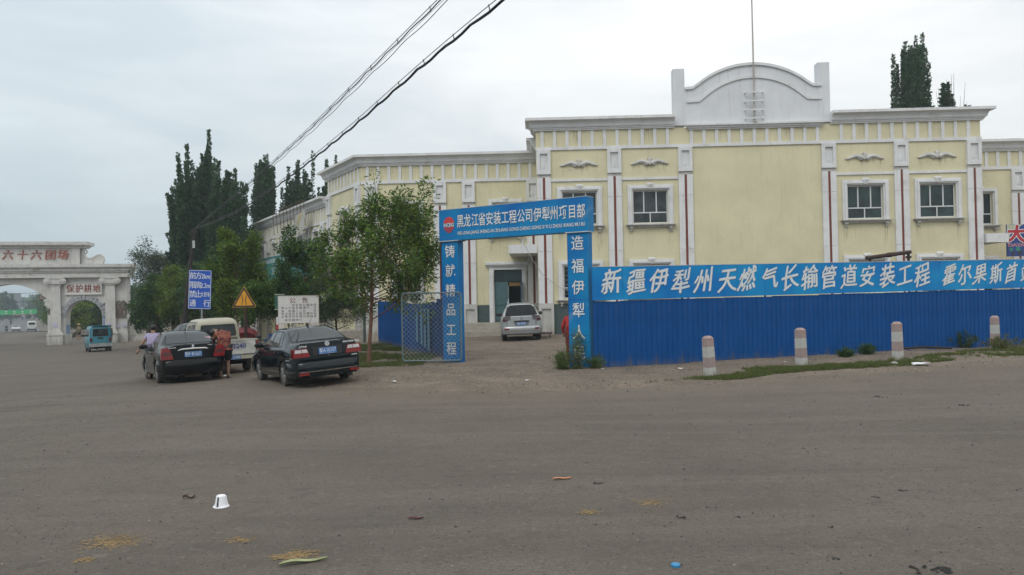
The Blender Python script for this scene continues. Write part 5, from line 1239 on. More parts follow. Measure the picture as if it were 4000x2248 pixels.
c.sidewin(A1, ((.02, 1.0), (.14, .98), (.40, 1.29), (.33, 1.29)), 'quarter_window')
yr = -.965
rpanel(A1, 'boot_lid', m_blk, [(-.56, .62), (.56, .62), (.60, .80), (.56, 1.0), (.4, 1.025), (-.4, 1.025), (-.56, 1.0), (-.60, .80)], yr+.012, .02)
seamline(A1, [(-.56, 1.0), (-.60, .80), (-.56, .62), (.56, .62), (.60, .80), (.56, 1.0)], yr+.012-.02, .01)
b = MB(); b.tube([(-.38, yr-.02, .885), (-.3, yr-.035, .91), (0, yr-.04, .918), (.3, yr-.035, .91), (.38, yr-.02, .885)], [.014, .03, .033, .03, .014], 8); b.build('chrome_bar', m_chrome, A1, smooth=True)
plate(A1, .0, yr-.025, .77, '新F·B1621')
for sg in (-1, 1):
    def lp(zs_, ox=0): return [(sg*x, z) for x, z in zs_][::sg]
    b = MB(); pl = lp([(.50, .66), (.80, .66), (.815, .80), (.78, .965), (.66, .985), (.585, .93)]); b.prism(pl, yr-.03, yr+.2)
    l = b.build('tail_lamp', m_lamp, A1)
    b = MB(); b.prism(lp([(.545, .76), (.775, .76), (.77, .86), (.575, .86)]), yr-.036, yr-.03); b.build('reversing_lens', m_lampd, l)
c.rear_bumper(A1, m_blk, .24, .64, .09); c.rear_bumper(A1, m_blk, .24, .60, .09, 'front_bumper', front=True)
b = MB(); b.lathe([(.038, 0), (.034, -.008), (.026, -.012)], 16, (0, yr-.012, .985), 'y'); b.build('badge', m_chrome, A1)
for x0, x1, z in ((-.62, -.42, .965), (.38, .50, .99)):
    b = MB(); n_ = 6
    for i in range(n_): xx = x0+(x1-x0)*i/n_; b.box(xx, xx+(x1-x0)/n_*.7, yr-.014, yr-.008, z-.012, z+.012)
    b.build('small_lettering', m_chrome, A1)
b = MB(); b.tube([(.0, .30, 1.40), (.02, .22, 1.46)], .016, 6); b.tube([(.02, .22, 1.46), (.05, -.12, 1.66)], [.006, .002], 4); b.build('aerial', m_black, A1)
mirror(A1, c, 1.95, .98, m_blk)
b = MB(); b.prism([(-.22, 1.075), (.18, 1.075), (.12, 1.125), (-.16, 1.125)], -.30, -.27) ; b.v = [(x, y+(z-1.075)*1.6, z+.025) for x, y, z in b.v]; b.build('window_sticker', mat('grey_sticker', (.2, .19, .19), .5), A1)
b = MB(); b.prism([(.44, 1.10), (.60, 1.10), (.60, 1.17), (.44, 1.17)], -.26, -.24); b.v = [(x, y+(z-1.10)*1.5, z+.03) for x, y, z in b.v]; b.build('window_sticker', mat('pink_white_sticker', (.55, .35, .35), .5), A1)
b = MB(); b.box(-.2, .25, -.7, -.3, .14, .24); b.tube([(-.45, -.9, .2), (-.45, -.6, .22)], .03, 8); b.build('silencer', mat('rusty_exhaust', (.12, .09, .07), .6, metal=.4), A1)
c.sidestrip(A1, .5, 2.0, .53, .56, 'rub_strip', m_blk)
for sg in (-1, 1):
    for y in (.75, 1.65):
        b = MB(); x = c.side_low(y, .80); b.box(min(sg*x, sg*(x+.025)), max(sg*x, sg*(x+.025)), y-.09, y+.09, .79, .82); b.build('door_handle', m_blk, A1)
    for y, (za, zb) in ((1.02, (.28, .92)), (.35, (.62, .95)), (2.08, (.30, .90))):
        b = MB(); vs = []
        for i in range(9): z = za+(zb-za)*i/8; x = (c.side_low(y, z) if z < c.at(y)[1]-.03 else c.side(y, z)); vs += [(sg*(x+.002), y-.006, z), (sg*(x+.002), y+.006, z)]
        b.add(vs, [(2*i, 2*i+1, 2*i+3, 2*i+2) for i in range(8)]); b.build('door_gap', m_rubber, A1)
place(A1, ground(627, 1497), R(32), 1.45, 2.43)

# --- dark boxy saloon (nearest)
m_dg = paint('dark_graphite_paint', (.004, .009, .012), .12, coat=.0, dust=.10, spec=.4)
c = Car(dict(ro=1.08, wb=2.656, fo=.93, w=1.70, rw=.60, hc=.42, endr=.07, zs=.20, ra=.35, rw_z=.30, sc=1, sm=2,
    top=[(-1.08, .94), (-1.055, 1.045), (-.55, 1.075), (-.48, 1.08), (.13, 1.385), (.35, 1.425), (1.0, 1.44), (1.5, 1.42), (1.68, 1.37), (2.36, 1.0), (2.6, .96), (3.3, .84), (3.5, .76), (3.58, .64)],
    belt=[(-1.08, .86), (-.2, .955), (1.5, .925), (2.4, .90), (3.5, .66)]))
A2 = thing('dark_saloon', 'dark graphite saloon with white and red tail lamps parked in front of the notice board', 'car')
c.body(A2, m_dg); c.wheels(A2, .305, .19)
c.screen(A2, -.46, .16, .66, .56, 'rear_window'); c.screen(A2, 2.3, 1.68, .64, .54, 'windscreen')
c.sidewin(A2, ((.34, .99), (1.03, .975), (1.03, 1.34), (.52, 1.34))); c.sidewin(A2, ((1.12, .975), (2.1, .955), (1.55, 1.31), (1.12, 1.34)))
c.sidewin(A2, ((.06, 1.0), (.26, .99), (.45, 1.33), (.30, 1.31)), 'quarter_window')
yr = -1.115
rpanel(A2, 'boot_lid', m_dg, [(-.70, .70), (.70, .70), (.72, 1.0), (.66, 1.05), (-.66, 1.05), (-.72, 1.0)], yr+.012, .02)
rpanel(A2, 'plate_recess', m_black, [(-.36, .74), (.36, .74), (.36, .945), (-.36, .945)], yr-.006, .006)
plate(A2, .0, yr-.022, .835, '新A·XJ157', .44, .15)
for sg in (-1, 1):
    f_ = lambda pl: [(sg*x, z) for x, z in pl][::sg]
    b = MB(); b.prism(f_([(.44, .72), (.835, .72), (.835, .925), (.50, .925)]), yr-.022, yr+.18); l = b.build('tail_lamp', m_lamp, A2)
    b = MB(); b.prism(f_([(.485, .83), (.615, .83), (.635, .91), (.515, .91)]), yr-.03, yr-.022); b.prism(f_([(.63, .83), (.80, .83), (.79, .91), (.65, .91)]), yr-.03, yr-.022); b.build('clear_lens', m_lampw, l)
    b = MB(); b.prism(f_([(.50, .285), (.74, .285), (.74, .335), (.50, .34)]), yr-.082, yr-.03); b.build('reflector', m_lamp, A2)
    b = MB(); b.box(min(sg*.70, sg*.84), max(sg*.70, sg*.84), -.36, -.345, .08, .30); b.build('mud_flap', m_black, A2)
c.rear_bumper(A2, m_dg, .23, .60, .10); c.rear_bumper(A2, m_dg, .60, .69, .045, 'bumper_top'); c.rear_bumper(A2, m_dg, .25, .62, .09, 'front_bumper', front=True)
c.rear_bumper(A2, m_chrome, .365, .382, .118, 'chrome_line')
b = MB(); b.lathe([(.058, 0), (.058, -.008), (.046, -.008), (.046, -.002)], 22, (0, yr-.008, 1.0), 'y'); put_text(b, 'V', 0, 1.015, yr-.014, size=.055, bold=.002); put_text(b, 'W', 0, .982, yr-.014, size=.06, bold=.002); b.build('badge', m_chrome, A2)
for t_, x, z, sz in (('SANTANA Vista', .60, 1.0, .060), ('上海大众', -.60, .972, .052), ('1.8 VISTA', .66, .668, .035)):
    b = MB(); put_text(b, t_, x, z, yr-.013, size=sz, bold=.0022, shear=.1); b.build('lettering', m_char, A2)
b = MB(); b.lathe([(.012, 0), (.012, -.008)], 10, (.02, yr-.01, .725), 'y'); b.build('boot_lock', m_chrome, A2)
b = MB(); b.tube([(.0, .42, 1.43), (.0, .36, 1.475)], .022, 6); b.tube([(0, .36, 1.475), (.05, .05, 1.66)], [.006, .002], 4); b.build('aerial', m_black, A2)
mirror(A2, c, 2.06, 1.0, m_dg, .95)
c.sidestrip(A2, .37, 2.3, .70, .716, 'chrome_strip', m_chrome, .006); c.sidestrip(A2, -.95, -.37, .70, .716, 'chrome_strip', m_chrome, .006); c.sidestrip(A2, .42, 2.2, .345, .36, 'sill_strip', m_chrome, .008)
for sg in (-1, 1):
    for y in (.62, 1.55):
        b = MB(); x = c.side_low(y, .84); b.box(min(sg*(x-.02), sg*(x+.022)), max(sg*(x-.02), sg*(x+.022)), y-.10, y+.08, .83, .86); b.build('door_handle', m_black, A2)
    for y, (za, zb) in ((1.075, (.27, .96)), (.30, (.66, .96)), (2.25, (.30, .92))):
        b = MB(); vs = []
        for i in range(9): z = za+(zb-za)*i/8; x = (c.side_low(y, z) if z < c.at(y)[1]-.03 else c.side(y, z)); vs += [(sg*(x+.002), y-.006, z), (sg*(x+.002), y+.006, z)]
        b.add(vs, [(2*i, 2*i+1, 2*i+3, 2*i+2) for i in range(8)]); b.build('door_gap', m_rubber, A2)
place(A2, ground(1125, 1509), R(31), 1.46*.94, 2.656*.94); A2.scale = (.94,)*3

# --- silver SUV in the forecourt
m_sil = paint('silver_paint', (.46, .48, .48), .3, metal=.45, coat=.5, dust=.3)
c = Car(dict(ro=.93, wb=2.66, fo=.95, w=1.84, rw=.60, hc=.62, endr=.07, zs=.30, ra=.40, rw_z=.36, sc=1.15, sm=2,
    top=[(-.93, 1.0), (-.90, 1.10), (-.86, 1.14), (-.45, 1.58), (-.38, 1.66), (.2, 1.72), (1.0, 1.725), (1.45, 1.69), (2.15, 1.24), (2.4, 1.17), (3.2, 1.04), (3.5, .90), (3.6, .74)],
    belt=[(-.93, 1.02), (0, 1.10), (2.2, 1.06), (3.5, .82)]))
A3 = thing('silver_suv', 'silver grey off road car parked before the steps inside the gate', 'car')
c.body(A3, m_sil); c.wheels(A3, .36, .23)
c.screen(A3, -.84, -.43, .72, .60, 'rear_window', m=mat('tinted_glass', (.006, .008, .009), .08, spec=.2)); c.screen(A3, 2.1, 1.5, .66, .56, 'windscreen')
c.sidewin(A3, ((.0, 1.15), (.9, 1.13), (.9, 1.57), (.2, 1.57))); c.sidewin(A3, ((1.0, 1.13), (1.9, 1.12), (1.4, 1.54), (1.0, 1.57)))
yr = -.965
seamline(A3, [(-.62, 1.12), (-.66, .90), (-.64, .64), (.64, .64), (.66, .90), (.62, 1.12)], yr-.002, .014)
rpanel(A3, 'tailgate', m_sil, [(-.60, .66), (.60, .66), (.62, .92), (.56, 1.10), (-.56, 1.10), (-.62, .92)], yr+.01, .012)
rpanel(A3, 'plate_recess', mat('dark_silver', (.16, .17, .18), .4), [(-.30, .70), (.30, .70), (.34, .84), (.36, .90), (-.36, .90), (-.34, .84)], yr-.002, .004)
b = MB(); b.tube([(-.35, yr-.03, .895), (0, yr-.04, .91), (.35, yr-.03, .895)], .02, 6); b.build('handle_bar', m_black, A3)
plate(A3, .0, yr-.02, .78, '新J·35569', .42, .14)
for sg in (-1, 1):
    f_ = lambda pl: [(sg*x, z) for x, z in pl][::sg]
    b = MB(); b.prism(f_([(.50, .97), (.68, .90), (.85, .90), (.86, 1.0), (.80, 1.13), (.48, 1.13)]), yr-.02, yr+.15); l = b.build('tail_lamp', mat('grey_clear_lens', (.13, .12, .125), .1, coat=.3), A3)
    b = MB(); b.prism(f_([(.70, .92), (.84, .92), (.84, .99), (.70, .99)]), yr-.028, yr-.02); b.build('red_lens', m_lampd, l)
    b = MB(); b.prism(f_([(.58, .52), (.78, .54), (.78, .60), (.58, .585)]), yr-.068, yr-.02); b.build('reflector', m_lamp, A3)
    b = MB(); b.tube([(sg*.56, -.3, 1.70), (sg*.56, -.1, 1.775), (sg*.56, 1.0, 1.79), (sg*.56, 1.3, 1.73)], .022, 6); b.build('roof_rail', m_sil, A3)
c.rear_bumper(A3, m_sil, .40, .66, .09); c.rear_bumper(A3, mat('grey_skirt', (.15, .155, .16), .5), .28, .42, .07, 'bumper_skirt'); c.rear_bumper(A3, m_sil, .35, .7, .09, 'front_bumper', front=True)
b = MB(); b.lathe([(.06, 0), (.06, -.008), (.05, -.008), (.05, -.002)], 20, (0, yr-.004, 1.02), 'y'); b.box(-.05, .05, yr-.011, yr-.003, 1.025, 1.035); b.build('badge', m_chrome, A3)
b = MB(); b.tube([(-.03, -.88, 1.13), (.02, -.855, 1.17), (.28, -.74, 1.28)], [.02, .01, .006], 6); b.build('wiper', m_black, A3)
mirror(A3, c, 1.85, 1.17, m_black, 1.15)
p = ground(1971, 1335); place(A3, Vector((p.x, p.y, p.z)), R(1.5), 1.58, 2.66)

# --- teal microvan heading for the gate
m_teal = paint('teal_paint', (.035, .21, .27), .35, coat=.4, dust=.5)
def van(ro, wb, fo, w_, h_, nose=.5, **k):
    return Car(dict(ro=ro, wb=wb, fo=fo, w=w_, rw=w_/2-.12, hc=.7, endr=.06, zs=.26, ra=.33, rw_z=.28, sc=1, sm=2,
        top=[(-ro, h_-.10), (-ro+.06, h_-.03), (-ro+.3, h_), (wb+fo-1.1, h_-.01), (wb+fo-.75, h_-.08), (wb+fo-.2, 1.05), (wb+fo-.05, .9), (wb+fo, .7)], belt=[(-ro, 1.05), (wb+fo-.3, 1.0), (wb+fo, .68)], **k))
c = van(.72, 1.96, .85, 1.50, 1.86)
A4 = thing('teal_microvan', 'teal blue microvan with grey rear bumper driving towards the town gate', 'van')
c.body(A4, m_teal); c.wheels(A4, .28, .16, cap=True)
yr = -.755
rpanel(A4, 'rear_window_seal', m_rubber, [(-.50, 1.09), (.50, 1.09), (.46, 1.62), (-.46, 1.62)], yr-.002, .006); rpanel(A4, 'rear_window', m_cglass, [(-.47, 1.12), (.47, 1.12), (.43, 1.59), (-.43, 1.59)], yr-.008, .006)
seamline(A4, [(-.60, 1.66), (-.62, .62), (.62, .62), (.60, 1.66)], yr-.001, .014)
c.sidewin(A4, ((-.50, 1.12), (.35, 1.12), (.35, 1.58), (-.42, 1.58))); c.sidewin(A4, ((.45, 1.12), (1.25, 1.12), (1.2, 1.58), (.45, 1.58))); c.sidewin(A4, ((1.35, 1.12), (2.3, 1.10), (1.9, 1.52), (1.35, 1.58)))
for sg in (-1, 1):
    f_ = lambda pl: [(sg*x, z) for x, z in pl][::sg]
    b = MB(); b.prism(f_([(.50, .72), (.66, .72), (.67, .98), (.52, .98)]), yr-.02, yr+.05); b.build('tail_lamp', m_lampd, A4)
b = MB(); b.box(-.17, .17, -.008, .008, -.06, .06); b.build('number_plate', m_lampd if False else m_black, A4, loc=(0, yr-.012, .97))
b = MB(); b.box(-.72, .72, -.86, -.70, .36, .60); b.build('bumper', mat('grey_bumper', (.30, .31, .31), .6, var=.2, dirt=((.15, .12, .1), .5, 4)), A4)
b = MB(); b.prism([(-.55, 1.82), (.55, 1.82), (.55, 1.86), (-.55, 1.86)], yr-.10, yr+.15); b.build('spoiler', m_teal, A4)
mirror(A4, c, 2.25, 1.15, m_black); b = MB(); b.tube([(-.2, -.5, .2), (-.2, .1, .2)], .05, 6); b.box(-.5, .5, -.1, .1, .2, .3); b.build('axle', m_under, A4)
p = ground(349, 1376); place(A4, p, R(34), 1.32, 1.96)

# --- pale pickup with crew cab
m_cr = paint('faded_cream_paint', (.40, .38, .29), .5, coat=.15, dust=.7)
c = Car(dict(ro=-.95, wb=2.75, fo=.75, w=1.48, rw=.60, hc=.62, endr=.05, zs=.30, ra=.30, rw_z=.27, sc=1, sm=2,
    top=[(.95, 1.62), (1.0, 1.70), (1.3, 1.755), (2.4, 1.76), (2.75, 1.70), (3.25, 1.12), (3.45, .95), (3.5, .75)], belt=[(.95, 1.08), (3.2, 1.05), (3.5, .74)]))
A5 = thing('pale_pickup', 'grimy cream crew cab pickup with a dented white tailgate between the two dark cars', 'truck')
c.body(A5, m_cr); cr_ = c
c.ro = -.95
for y in (0, 2.75):
    for sg in (-1, 1):
        R_, h = .28, .085; b = MB(); b.lathe([(R_*.6, -h*.8), (R_*.66, -h), (R_*.9, -h), (R_, -h*.6), (R_, h*.6), (R_*.9, h), (R_*.66, h), (R_*.6, h*.8)], 24, (0, 0, 0), 'x'); t_ = b.build('wheel', m_tyre, A5, smooth=True, loc=(sg*.63, y, R_))
        b = MB(); b.lathe([(R_*.6, 0), (R_*.6, sg*h*.8), (R_*.3, sg*h*.5), (R_*.1, sg*h*.9)], 18, (0, 0, 0), 'x'); b.build('rim', m_rim, t_, smooth=True)
b = MB(); b.box(-.42, .42, -1.0, 3.2, .36, .50); b.box(-.55, .55, -.07, .07, .24, .34); b.build('chassis', m_under, A5)
b = MB(); b.box(-.74, .74, -1.05, .90, .58, .64); b.box(-.74, -.71, -1.05, .90, .64, 1.0); b.box(.71, .74, -1.05, .90, .64, 1.0); b.box(-.74, .74, .87, .90, .64, 1.0); b.box(-.76, -.70, -1.05, .9, 1.0, 1.03); b.box(.70, .76, -1.05, .9, 1.0, 1.03)
b.build('cargo_bed', m_cr, A5)
m_tg = paint('dented_white_paint', (.50, .50, .46), .4, coat=.2, dust=.5)
b = MB(); nx_, nz_ = 22, 8; vs = []
rr_ = random.Random(5)
for j in range(nz_):
    for i in range(nx_): x = -.66+1.32*i/(nx_-1); z = .63+.37*j/(nz_-1); d = .018*math.sin(x*9+z*14)*math.sin(x*4-1+z*8)+(.03*math.exp(-((x-.25)**2*18+(z-.86)**2*120))); vs.append((x, -1.075+d*(0 < j < nz_-1), z))
b.add(vs, [(j*nx_+i, j*nx_+i+1, (j+1)*nx_+i+1, (j+1)*nx_+i) for j in range(nz_-1) for i in range(nx_-1)]); b.box(-.66, .66, -1.085, -1.05, 1.0, 1.03); b.box(-.66, .66, -1.09, -1.05, .585, .63); b.box(-.66, .66, -1.05, -1.03, .63, 1.0)
tg = b.build('tailgate', m_tg, A5, smooth=True, angle=30)
b = MB(); put_text(b, '23240', .12, .83, -1.105, size=.20, bold=.006, sx=1.0); b.build('lettering', mat('faded_blue_lettering', (.06, .08, .22), .6), A5)
for sg in (-1, 1): b = MB(); b.box(min(sg*.67, sg*.745), max(sg*.67, sg*.745), -1.09, -1.05, .66, .98); b.build('tail_lamp', mat('dull_red_lens', (.17, .02, .015), .4), A5)
b = MB(); b.box(-.70, .70, -1.14, -1.06, .44, .55); b.build('bumper', m_cr, A5); plate(A5, -.02, -1.15, .50, '23240', .42, .13)
yr = .915
rpanel(A5, 'rear_window_seal', m_rubber, [(-.53, 1.13), (.53, 1.13), (.56, 1.2), (.53, 1.50), (.48, 1.53), (-.48, 1.53), (-.53, 1.50), (-.56, 1.2)], yr-.002, .006); rpanel(A5, 'rear_window', m_cglass, [(-.50, 1.155), (.50, 1.155), (.53, 1.22), (.50, 1.48), (.46, 1.505), (-.46, 1.505), (-.50, 1.48), (-.53, 1.22)], yr-.008, .006)
rpanel(A5, 'dark_cab_panel', mat('grimy_cab_panel', (.07, .07, .06), .6, var=.3), [(-.60, 1.03), (.60, 1.03), (.60, 1.09), (-.60, 1.09)], yr-.002, .004)
c.sidewin(A5, ((1.20, 1.13), (1.85, 1.13), (1.85, 1.53), (1.25, 1.53))); c.sidewin(A5, ((2.0, 1.13), (2.75, 1.11), (2.55, 1.5), (2.0, 1.53))); c.screen(A5, 3.15, 2.8, .58, .52, 'windscreen')
b = MB(); b.box(-.62, .62, .955, 1.0, 1.5, 1.53); b.tube([(-.66, 1.0, 1.64), (-.66, 2.5, 1.66)], .012, 4); b.tube([(.66, 1.0, 1.64), (.66, 2.5, 1.66)], .012, 4); b.build('rain_gutter', m_black, A5)
q = ground(965, 1448); yw = R(33); fx_ = Vector((math.cos(yw), math.sin(yw))); place(A5, Vector((q.x-fx_.x*1.26, q.y-fx_.y*1.26, 0)), yw, 1.26, 2.75)

# --- dark saloon standing crosswise behind
c = Car(dict(ro=1.0, wb=2.75, fo=1.0, w=1.80, rw=.60, hc=.42, endr=.1, zs=.20, ra=.35, rw_z=.31, sc=1,
    top=[(-1.0, .95), (-.95, 1.04), (-.5, 1.09), (.2, 1.41), (.6, 1.475), (1.1, 1.485), (1.6, 1.44), (2.5, 1.02), (3.4, .84), (3.7, .72), (3.75, .6)], belt=[(-1, .92), (0, .98), (2.5, .92), (3.7, .66)]))
A6 = thing('black_saloon', 'glossy black saloon with a chrome window line, mostly hidden behind the pickup', 'car')
c.body(A6, m_blk); c.wheels(A6, .32, .2); c.screen(A6, -.45, .2, .62, .52, 'rear_window'); c.screen(A6, 2.45, 1.65, .64, .52, 'windscreen')
c.sidewin(A6, ((.25, 1.02), (1.05, 1.0), (1.05, 1.40), (.55, 1.40))); c.sidewin(A6, ((1.12, 1.0), (2.3, .97), (1.6, 1.37), (1.12, 1.40)))
for sg in (-1, 1):
    b = MB(); P_l = [(2.42, .965), (1.62, 1.40), (1.1, 1.435), (.5, 1.43), (.0, 1.2), (-.05, 1.06), (.3, .99), (2.42, .945)]; b.tube([(sg*(c.side(y, z)+.012), y, z) for y, z in P_l], .012, 5); b.build('chrome_trim', m_chrome, A6)
mirror(A6, c, 2.2, 1.03, m_blk); c.rear_bumper(A6, m_blk, .25, .65, .08); c.rear_bumper(A6, m_blk, .25, .6, .08, 'front_bumper', front=True)
place(A6, Vector((-12.75, 30.2, 0)), R(47), 1.56, 2.75); A6.scale = (1, 1, 1.13)

# --- small vehicles on the avenue
c = van(.9, 2.6, .9, 1.95, 2.35); A7 = thing('white_van', 'white high bodied van on the avenue beyond the big arch, seen from behind', 'van')
c.body(A7, paint('white_van_paint', (.55, .56, .54), .4)); c.wheels(A7, .36, .22, cap=True); rpanel(A7, 'rear_window', m_cglass, [(-.62, 1.5), (.62, 1.5), (.58, 2.0), (-.58, 2.0)], -.945, .01); rpanel(A7, 'bumper', m_black, [(-.9, .35), (.9, .35), (.9, .62), (-.9, .62)], -.94, .08)
for sg in (-1, 1): rpanel(A7, 'tail_lamp', m_lamp, [(sg*.7, .7), (sg*.88, .7), (sg*.88, .95), (sg*.7, .95)][::sg], -.94, .02)
q = ray(124, 1250); Y = 172; q = Vector((q.x/q.y*Y, Y)); A7.location = (q.x, q.y, gzf(q.x, q.y)+.06); A7.rotation_euler = (0, 0, math.atan2(-ax.x, ax.y))
c = Car(dict(ro=.95, wb=2.6, fo=.85, w=1.72, rw=.57, hc=.42, endr=.1, zs=.2, ra=.33, rw_z=.3, sc=1, top=[(-.95, .95), (-.5, 1.05), (.15, 1.38), (.6, 1.43), (1.3, 1.4), (2.2, .98), (3.2, .82), (3.45, .6)], belt=[(-.95, .9), (2.2, .88), (3.4, .6)]))
A8 = thing('pale_car', 'small pale car coming up the avenue beyond the big arch', 'car'); c.body(A8, paint('pale_beige_paint', (.42, .40, .37), .35)); c.wheels(A8, .3, .19); c.screen(A8, 2.15, 1.4, .6, .5, 'windscreen'); c.screen(A8, -.4, .1, .58, .5, 'rear_window'); c.rear_bumper(A8, m_black, .25, .5, .08, 'front_bumper', front=True)
for sg in (-1, 1): b = MB(); b.box(min(sg*.45, sg*.75), max(sg*.45, sg*.75), 3.38, 3.47, .62, .74); b.build('headlight', m_lampw, A8)
Y = 176; q = ray(62, 1250); q = Vector((q.x/q.y*Y, Y)); A8.location = (q.x, q.y, gzf(q.x, q.y)+.06); A8.rotation_euler = (0, 0, math.atan2(-ax.x, ax.y)+PI)
# ------------------------------------------------------------------ people
def skin_mesh(verts, edges, radii, lev=2, root=0):
    me = bpy.data.meshes.new('s'); me.from_pydata([tuple(v) for v in verts], edges, []); o = bpy.data.objects.new('s', me); COL.objects.link(o)
    md = o.modifiers.new('k', 'SKIN'); md.use_smooth_shade = True; sv = me.skin_vertices[0].data
    for i, r_ in enumerate(radii): sv[i].radius = (r_, r_) if not hasattr(r_, '__len__') else r_; sv[i].use_root = (i == root)
    sb = o.modifiers.new('b', 'SUBSURF'); sb.levels = lev; sb.render_levels = lev
    dg = bpy.context.evaluated_depsgraph_get(); out = bpy.data.meshes.new_from_object(o.evaluated_get(dg)); bpy.data.objects.remove(o); return out
def mesh_into(mb, me, off=(0, 0, 0)):
    mb.add([tuple(v.co) for v in me.vertices], [tuple(p.vertices) for p in me.polygons])
m_skin = mat('skin', (.33, .19, .125), .55, var=.06); m_hair = mat('black_hair', (.010, .008, .007), .5, var=.2)
def pose(**k):
    J = dict(pel=(0, 0, .95), waist=(0, -.01, 1.10), chest=(0, -.01, 1.28), nb=(0, -.01, 1.44), neck=(0, .01, 1.50), h1=(0, .03, 1.57), h2=(0, .02, 1.65),
             sl=(-.17, -.01, 1.39), el=(-.24, -.04, 1.12), wl=(-.25, .06, .88), sr=(.17, -.01, 1.39), er=(.24, -.04, 1.12), wr=(.25, .06, .88),
             hl=(-.09, 0, .90), kl=(-.10, .03, .50), al=(-.10, -.02, .08), tl=(-.12, .14, .035), hr=(.09, 0, .90), kr=(.10, .03, .50), ar=(.10, -.02, .08), tr=(.12, .14, .035)); J.update(k); return {a: Vector(v) for a, v in J.items()}
RAD = dict(pel=.125, waist=.115, chest=.135, nb=.075, neck=.052, h1=.078, h2=.082, sl=.062, el=.042, wl=.028, sr=.062, er=.042, wr=.028, hl=.095, kl=.060, al=.040, tl=.036, hr=.095, kr=.060, ar=.040, tr=.036)
EDG = [('pel', 'waist'), ('waist', 'chest'), ('chest', 'nb'), ('nb', 'neck'), ('neck', 'h1'), ('h1', 'h2'), ('chest', 'sl'), ('sl', 'el'), ('el', 'wl'), ('chest', 'sr'), ('sr', 'er'), ('er', 'wr'),
       ('pel', 'hl'), ('hl', 'kl'), ('kl', 'al'), ('al', 'tl'), ('pel', 'hr'), ('hr', 'kr'), ('kr', 'ar'), ('ar', 'tr')]
def person(label, loc, yaw, J, top=None, bottom=None, bot_to=.5, sleeve=.55, scale=1., wide=1., shoe=None, top_hem=.0, hairy=True, coat=False, cat='person', group=None, lev=2):
    root = thing('person', label, cat, loc, yaw, group); root.scale = (scale,)*3; ks = list(J)
    me = skin_mesh([J[k] for k in ks], [(ks.index(a), ks.index(b_)) for a, b_ in EDG], [RAD[k]*(wide if k in ('pel', 'waist', 'chest', 'hl', 'hr') else 1) for k in ks], lev)
    b = MB(); mesh_into(b, me)
    hd = (J['h2']-J['h1']).normalized(); fw = Vector((0, 1, 0)); fw = (fw-hd*fw.dot(hd)).normalized(); rt_ = fw.cross(hd); c = (J['h1']+J['h2'])/2
    b.tube([c+fw*.078+hd*.02, c+fw*.10-hd*.015], [.008, .014], 5)                      # nose
    for sg in (-1, 1): b.tube([c+rt_*sg*.075-hd*.03, c+rt_*sg*.084, c+rt_*sg*.076+hd*.02], [.01, .02, .012], 5)   # ears
    for s_ in 'lr':                                                                      # hands: palm, four fingers and a thumb
        w_, e = J['w'+s_], J['e'+s_]; d = (w_-e).normalized(); sd = d.cross(Vector((0, 1, .2))).normalized(); nm = sd.cross(d)
        p = w_+d*.09; b.tube([w_-d*.01, w_+d*.04, p], [.026, .036, .032], 7)
        for k, (o_, ln) in enumerate(((-.027, .055), (-.009, .070), (.009, .066), (.026, .052))):
            q = p+sd*o_; b.tube([q-d*.02, q+d*ln*.5+nm*.008, q+d*ln*.85+nm*.028], [.010, .0095, .007], 5)
        q = w_+d*.035-sd*.03; b.tube([q, q-sd*.025+d*.03+nm*.012, q-sd*.022+d*.06+nm*.022], [.012, .011, .008], 5)
    b.build('body', m_skin, root, smooth=True, angle=80)
    f = MB(); [f.lathe([(.009, 0), (.006, .004)], 8, tuple(c+fw*.074+hd*.025+rt_*sg*.03), 'y') for sg in (-1, 1)]; f.tube([c+fw*.080-hd*.045-rt_*.02, c+fw*.084-hd*.047, c+fw*.080-hd*.045+rt_*.02], .006, 4); f.build('face_features', mat('dark_lips', (.12, .04, .035), .5), root)
    if hairy:
        b = MB(); n, m_n = 16, 10; vs = []; cc = c+hd*.022-fw*.008
        for j in range(m_n+1):
            th = PI*.74*j/m_n
            for i in range(n):
                ph = 2*PI*i/n; front = max(0, math.cos(ph)); t2 = th*(1-.42*front**2); r_ = .099+.004*math.sin(5*ph+j); vs.append(tuple(cc+fw*(math.sin(t2)*math.cos(ph)*r_*1.02)+rt_*(math.sin(t2)*math.sin(ph)*r_*.93)+hd*(math.cos(t2)*r_*1.02)))
        b.add(vs, [(j*n+i, j*n+(i+1) % n, (j+1)*n+(i+1) % n, (j+1)*n+i) for j in range(m_n) for i in range(n)]); b.build('hair', m_hair, root, smooth=True, angle=80)
    if top:
        V = {k: J[k] for k in ('pel', 'waist', 'chest', 'nb', 'sl', 'sr')}; V['hem'] = J['pel']+(J['pel']-J['waist'])*(.35+top_hem)
        V['pel'] = J['pel']; V['el'] = J['sl'].lerp(J['el'], min(1, sleeve*2)); V['er'] = J['sr'].lerp(J['er'], min(1, sleeve*2))
        rr_ = dict(pel=.145*wide, waist=.138*wide, chest=.155*wide, nb=.082, sl=.078, sr=.078, hem=.14*wide, el=.06, er=.06); E_ = [('pel', 'waist'), ('waist', 'chest'), ('chest', 'nb'), ('chest', 'sl'), ('chest', 'sr'), ('sl', 'el'), ('sr', 'er'), ('pel', 'hem')]
        if sleeve > .5: V['wl'] = J['el'].lerp(J['wl'], (sleeve-.5)*2); V['wr'] = J['er'].lerp(J['wr'], (sleeve-.5)*2); rr_.update(wl=.043, wr=.043); E_ += [('el', 'wl'), ('er', 'wr')]
        kk = list(V); me = skin_mesh([V[k] for k in kk], [(kk.index(a), kk.index(b_)) for a, b_ in E_], [rr_[k] for k in kk], lev); b = MB(); mesh_into(b, me); b.build('shirt', top, root, smooth=True, angle=80)
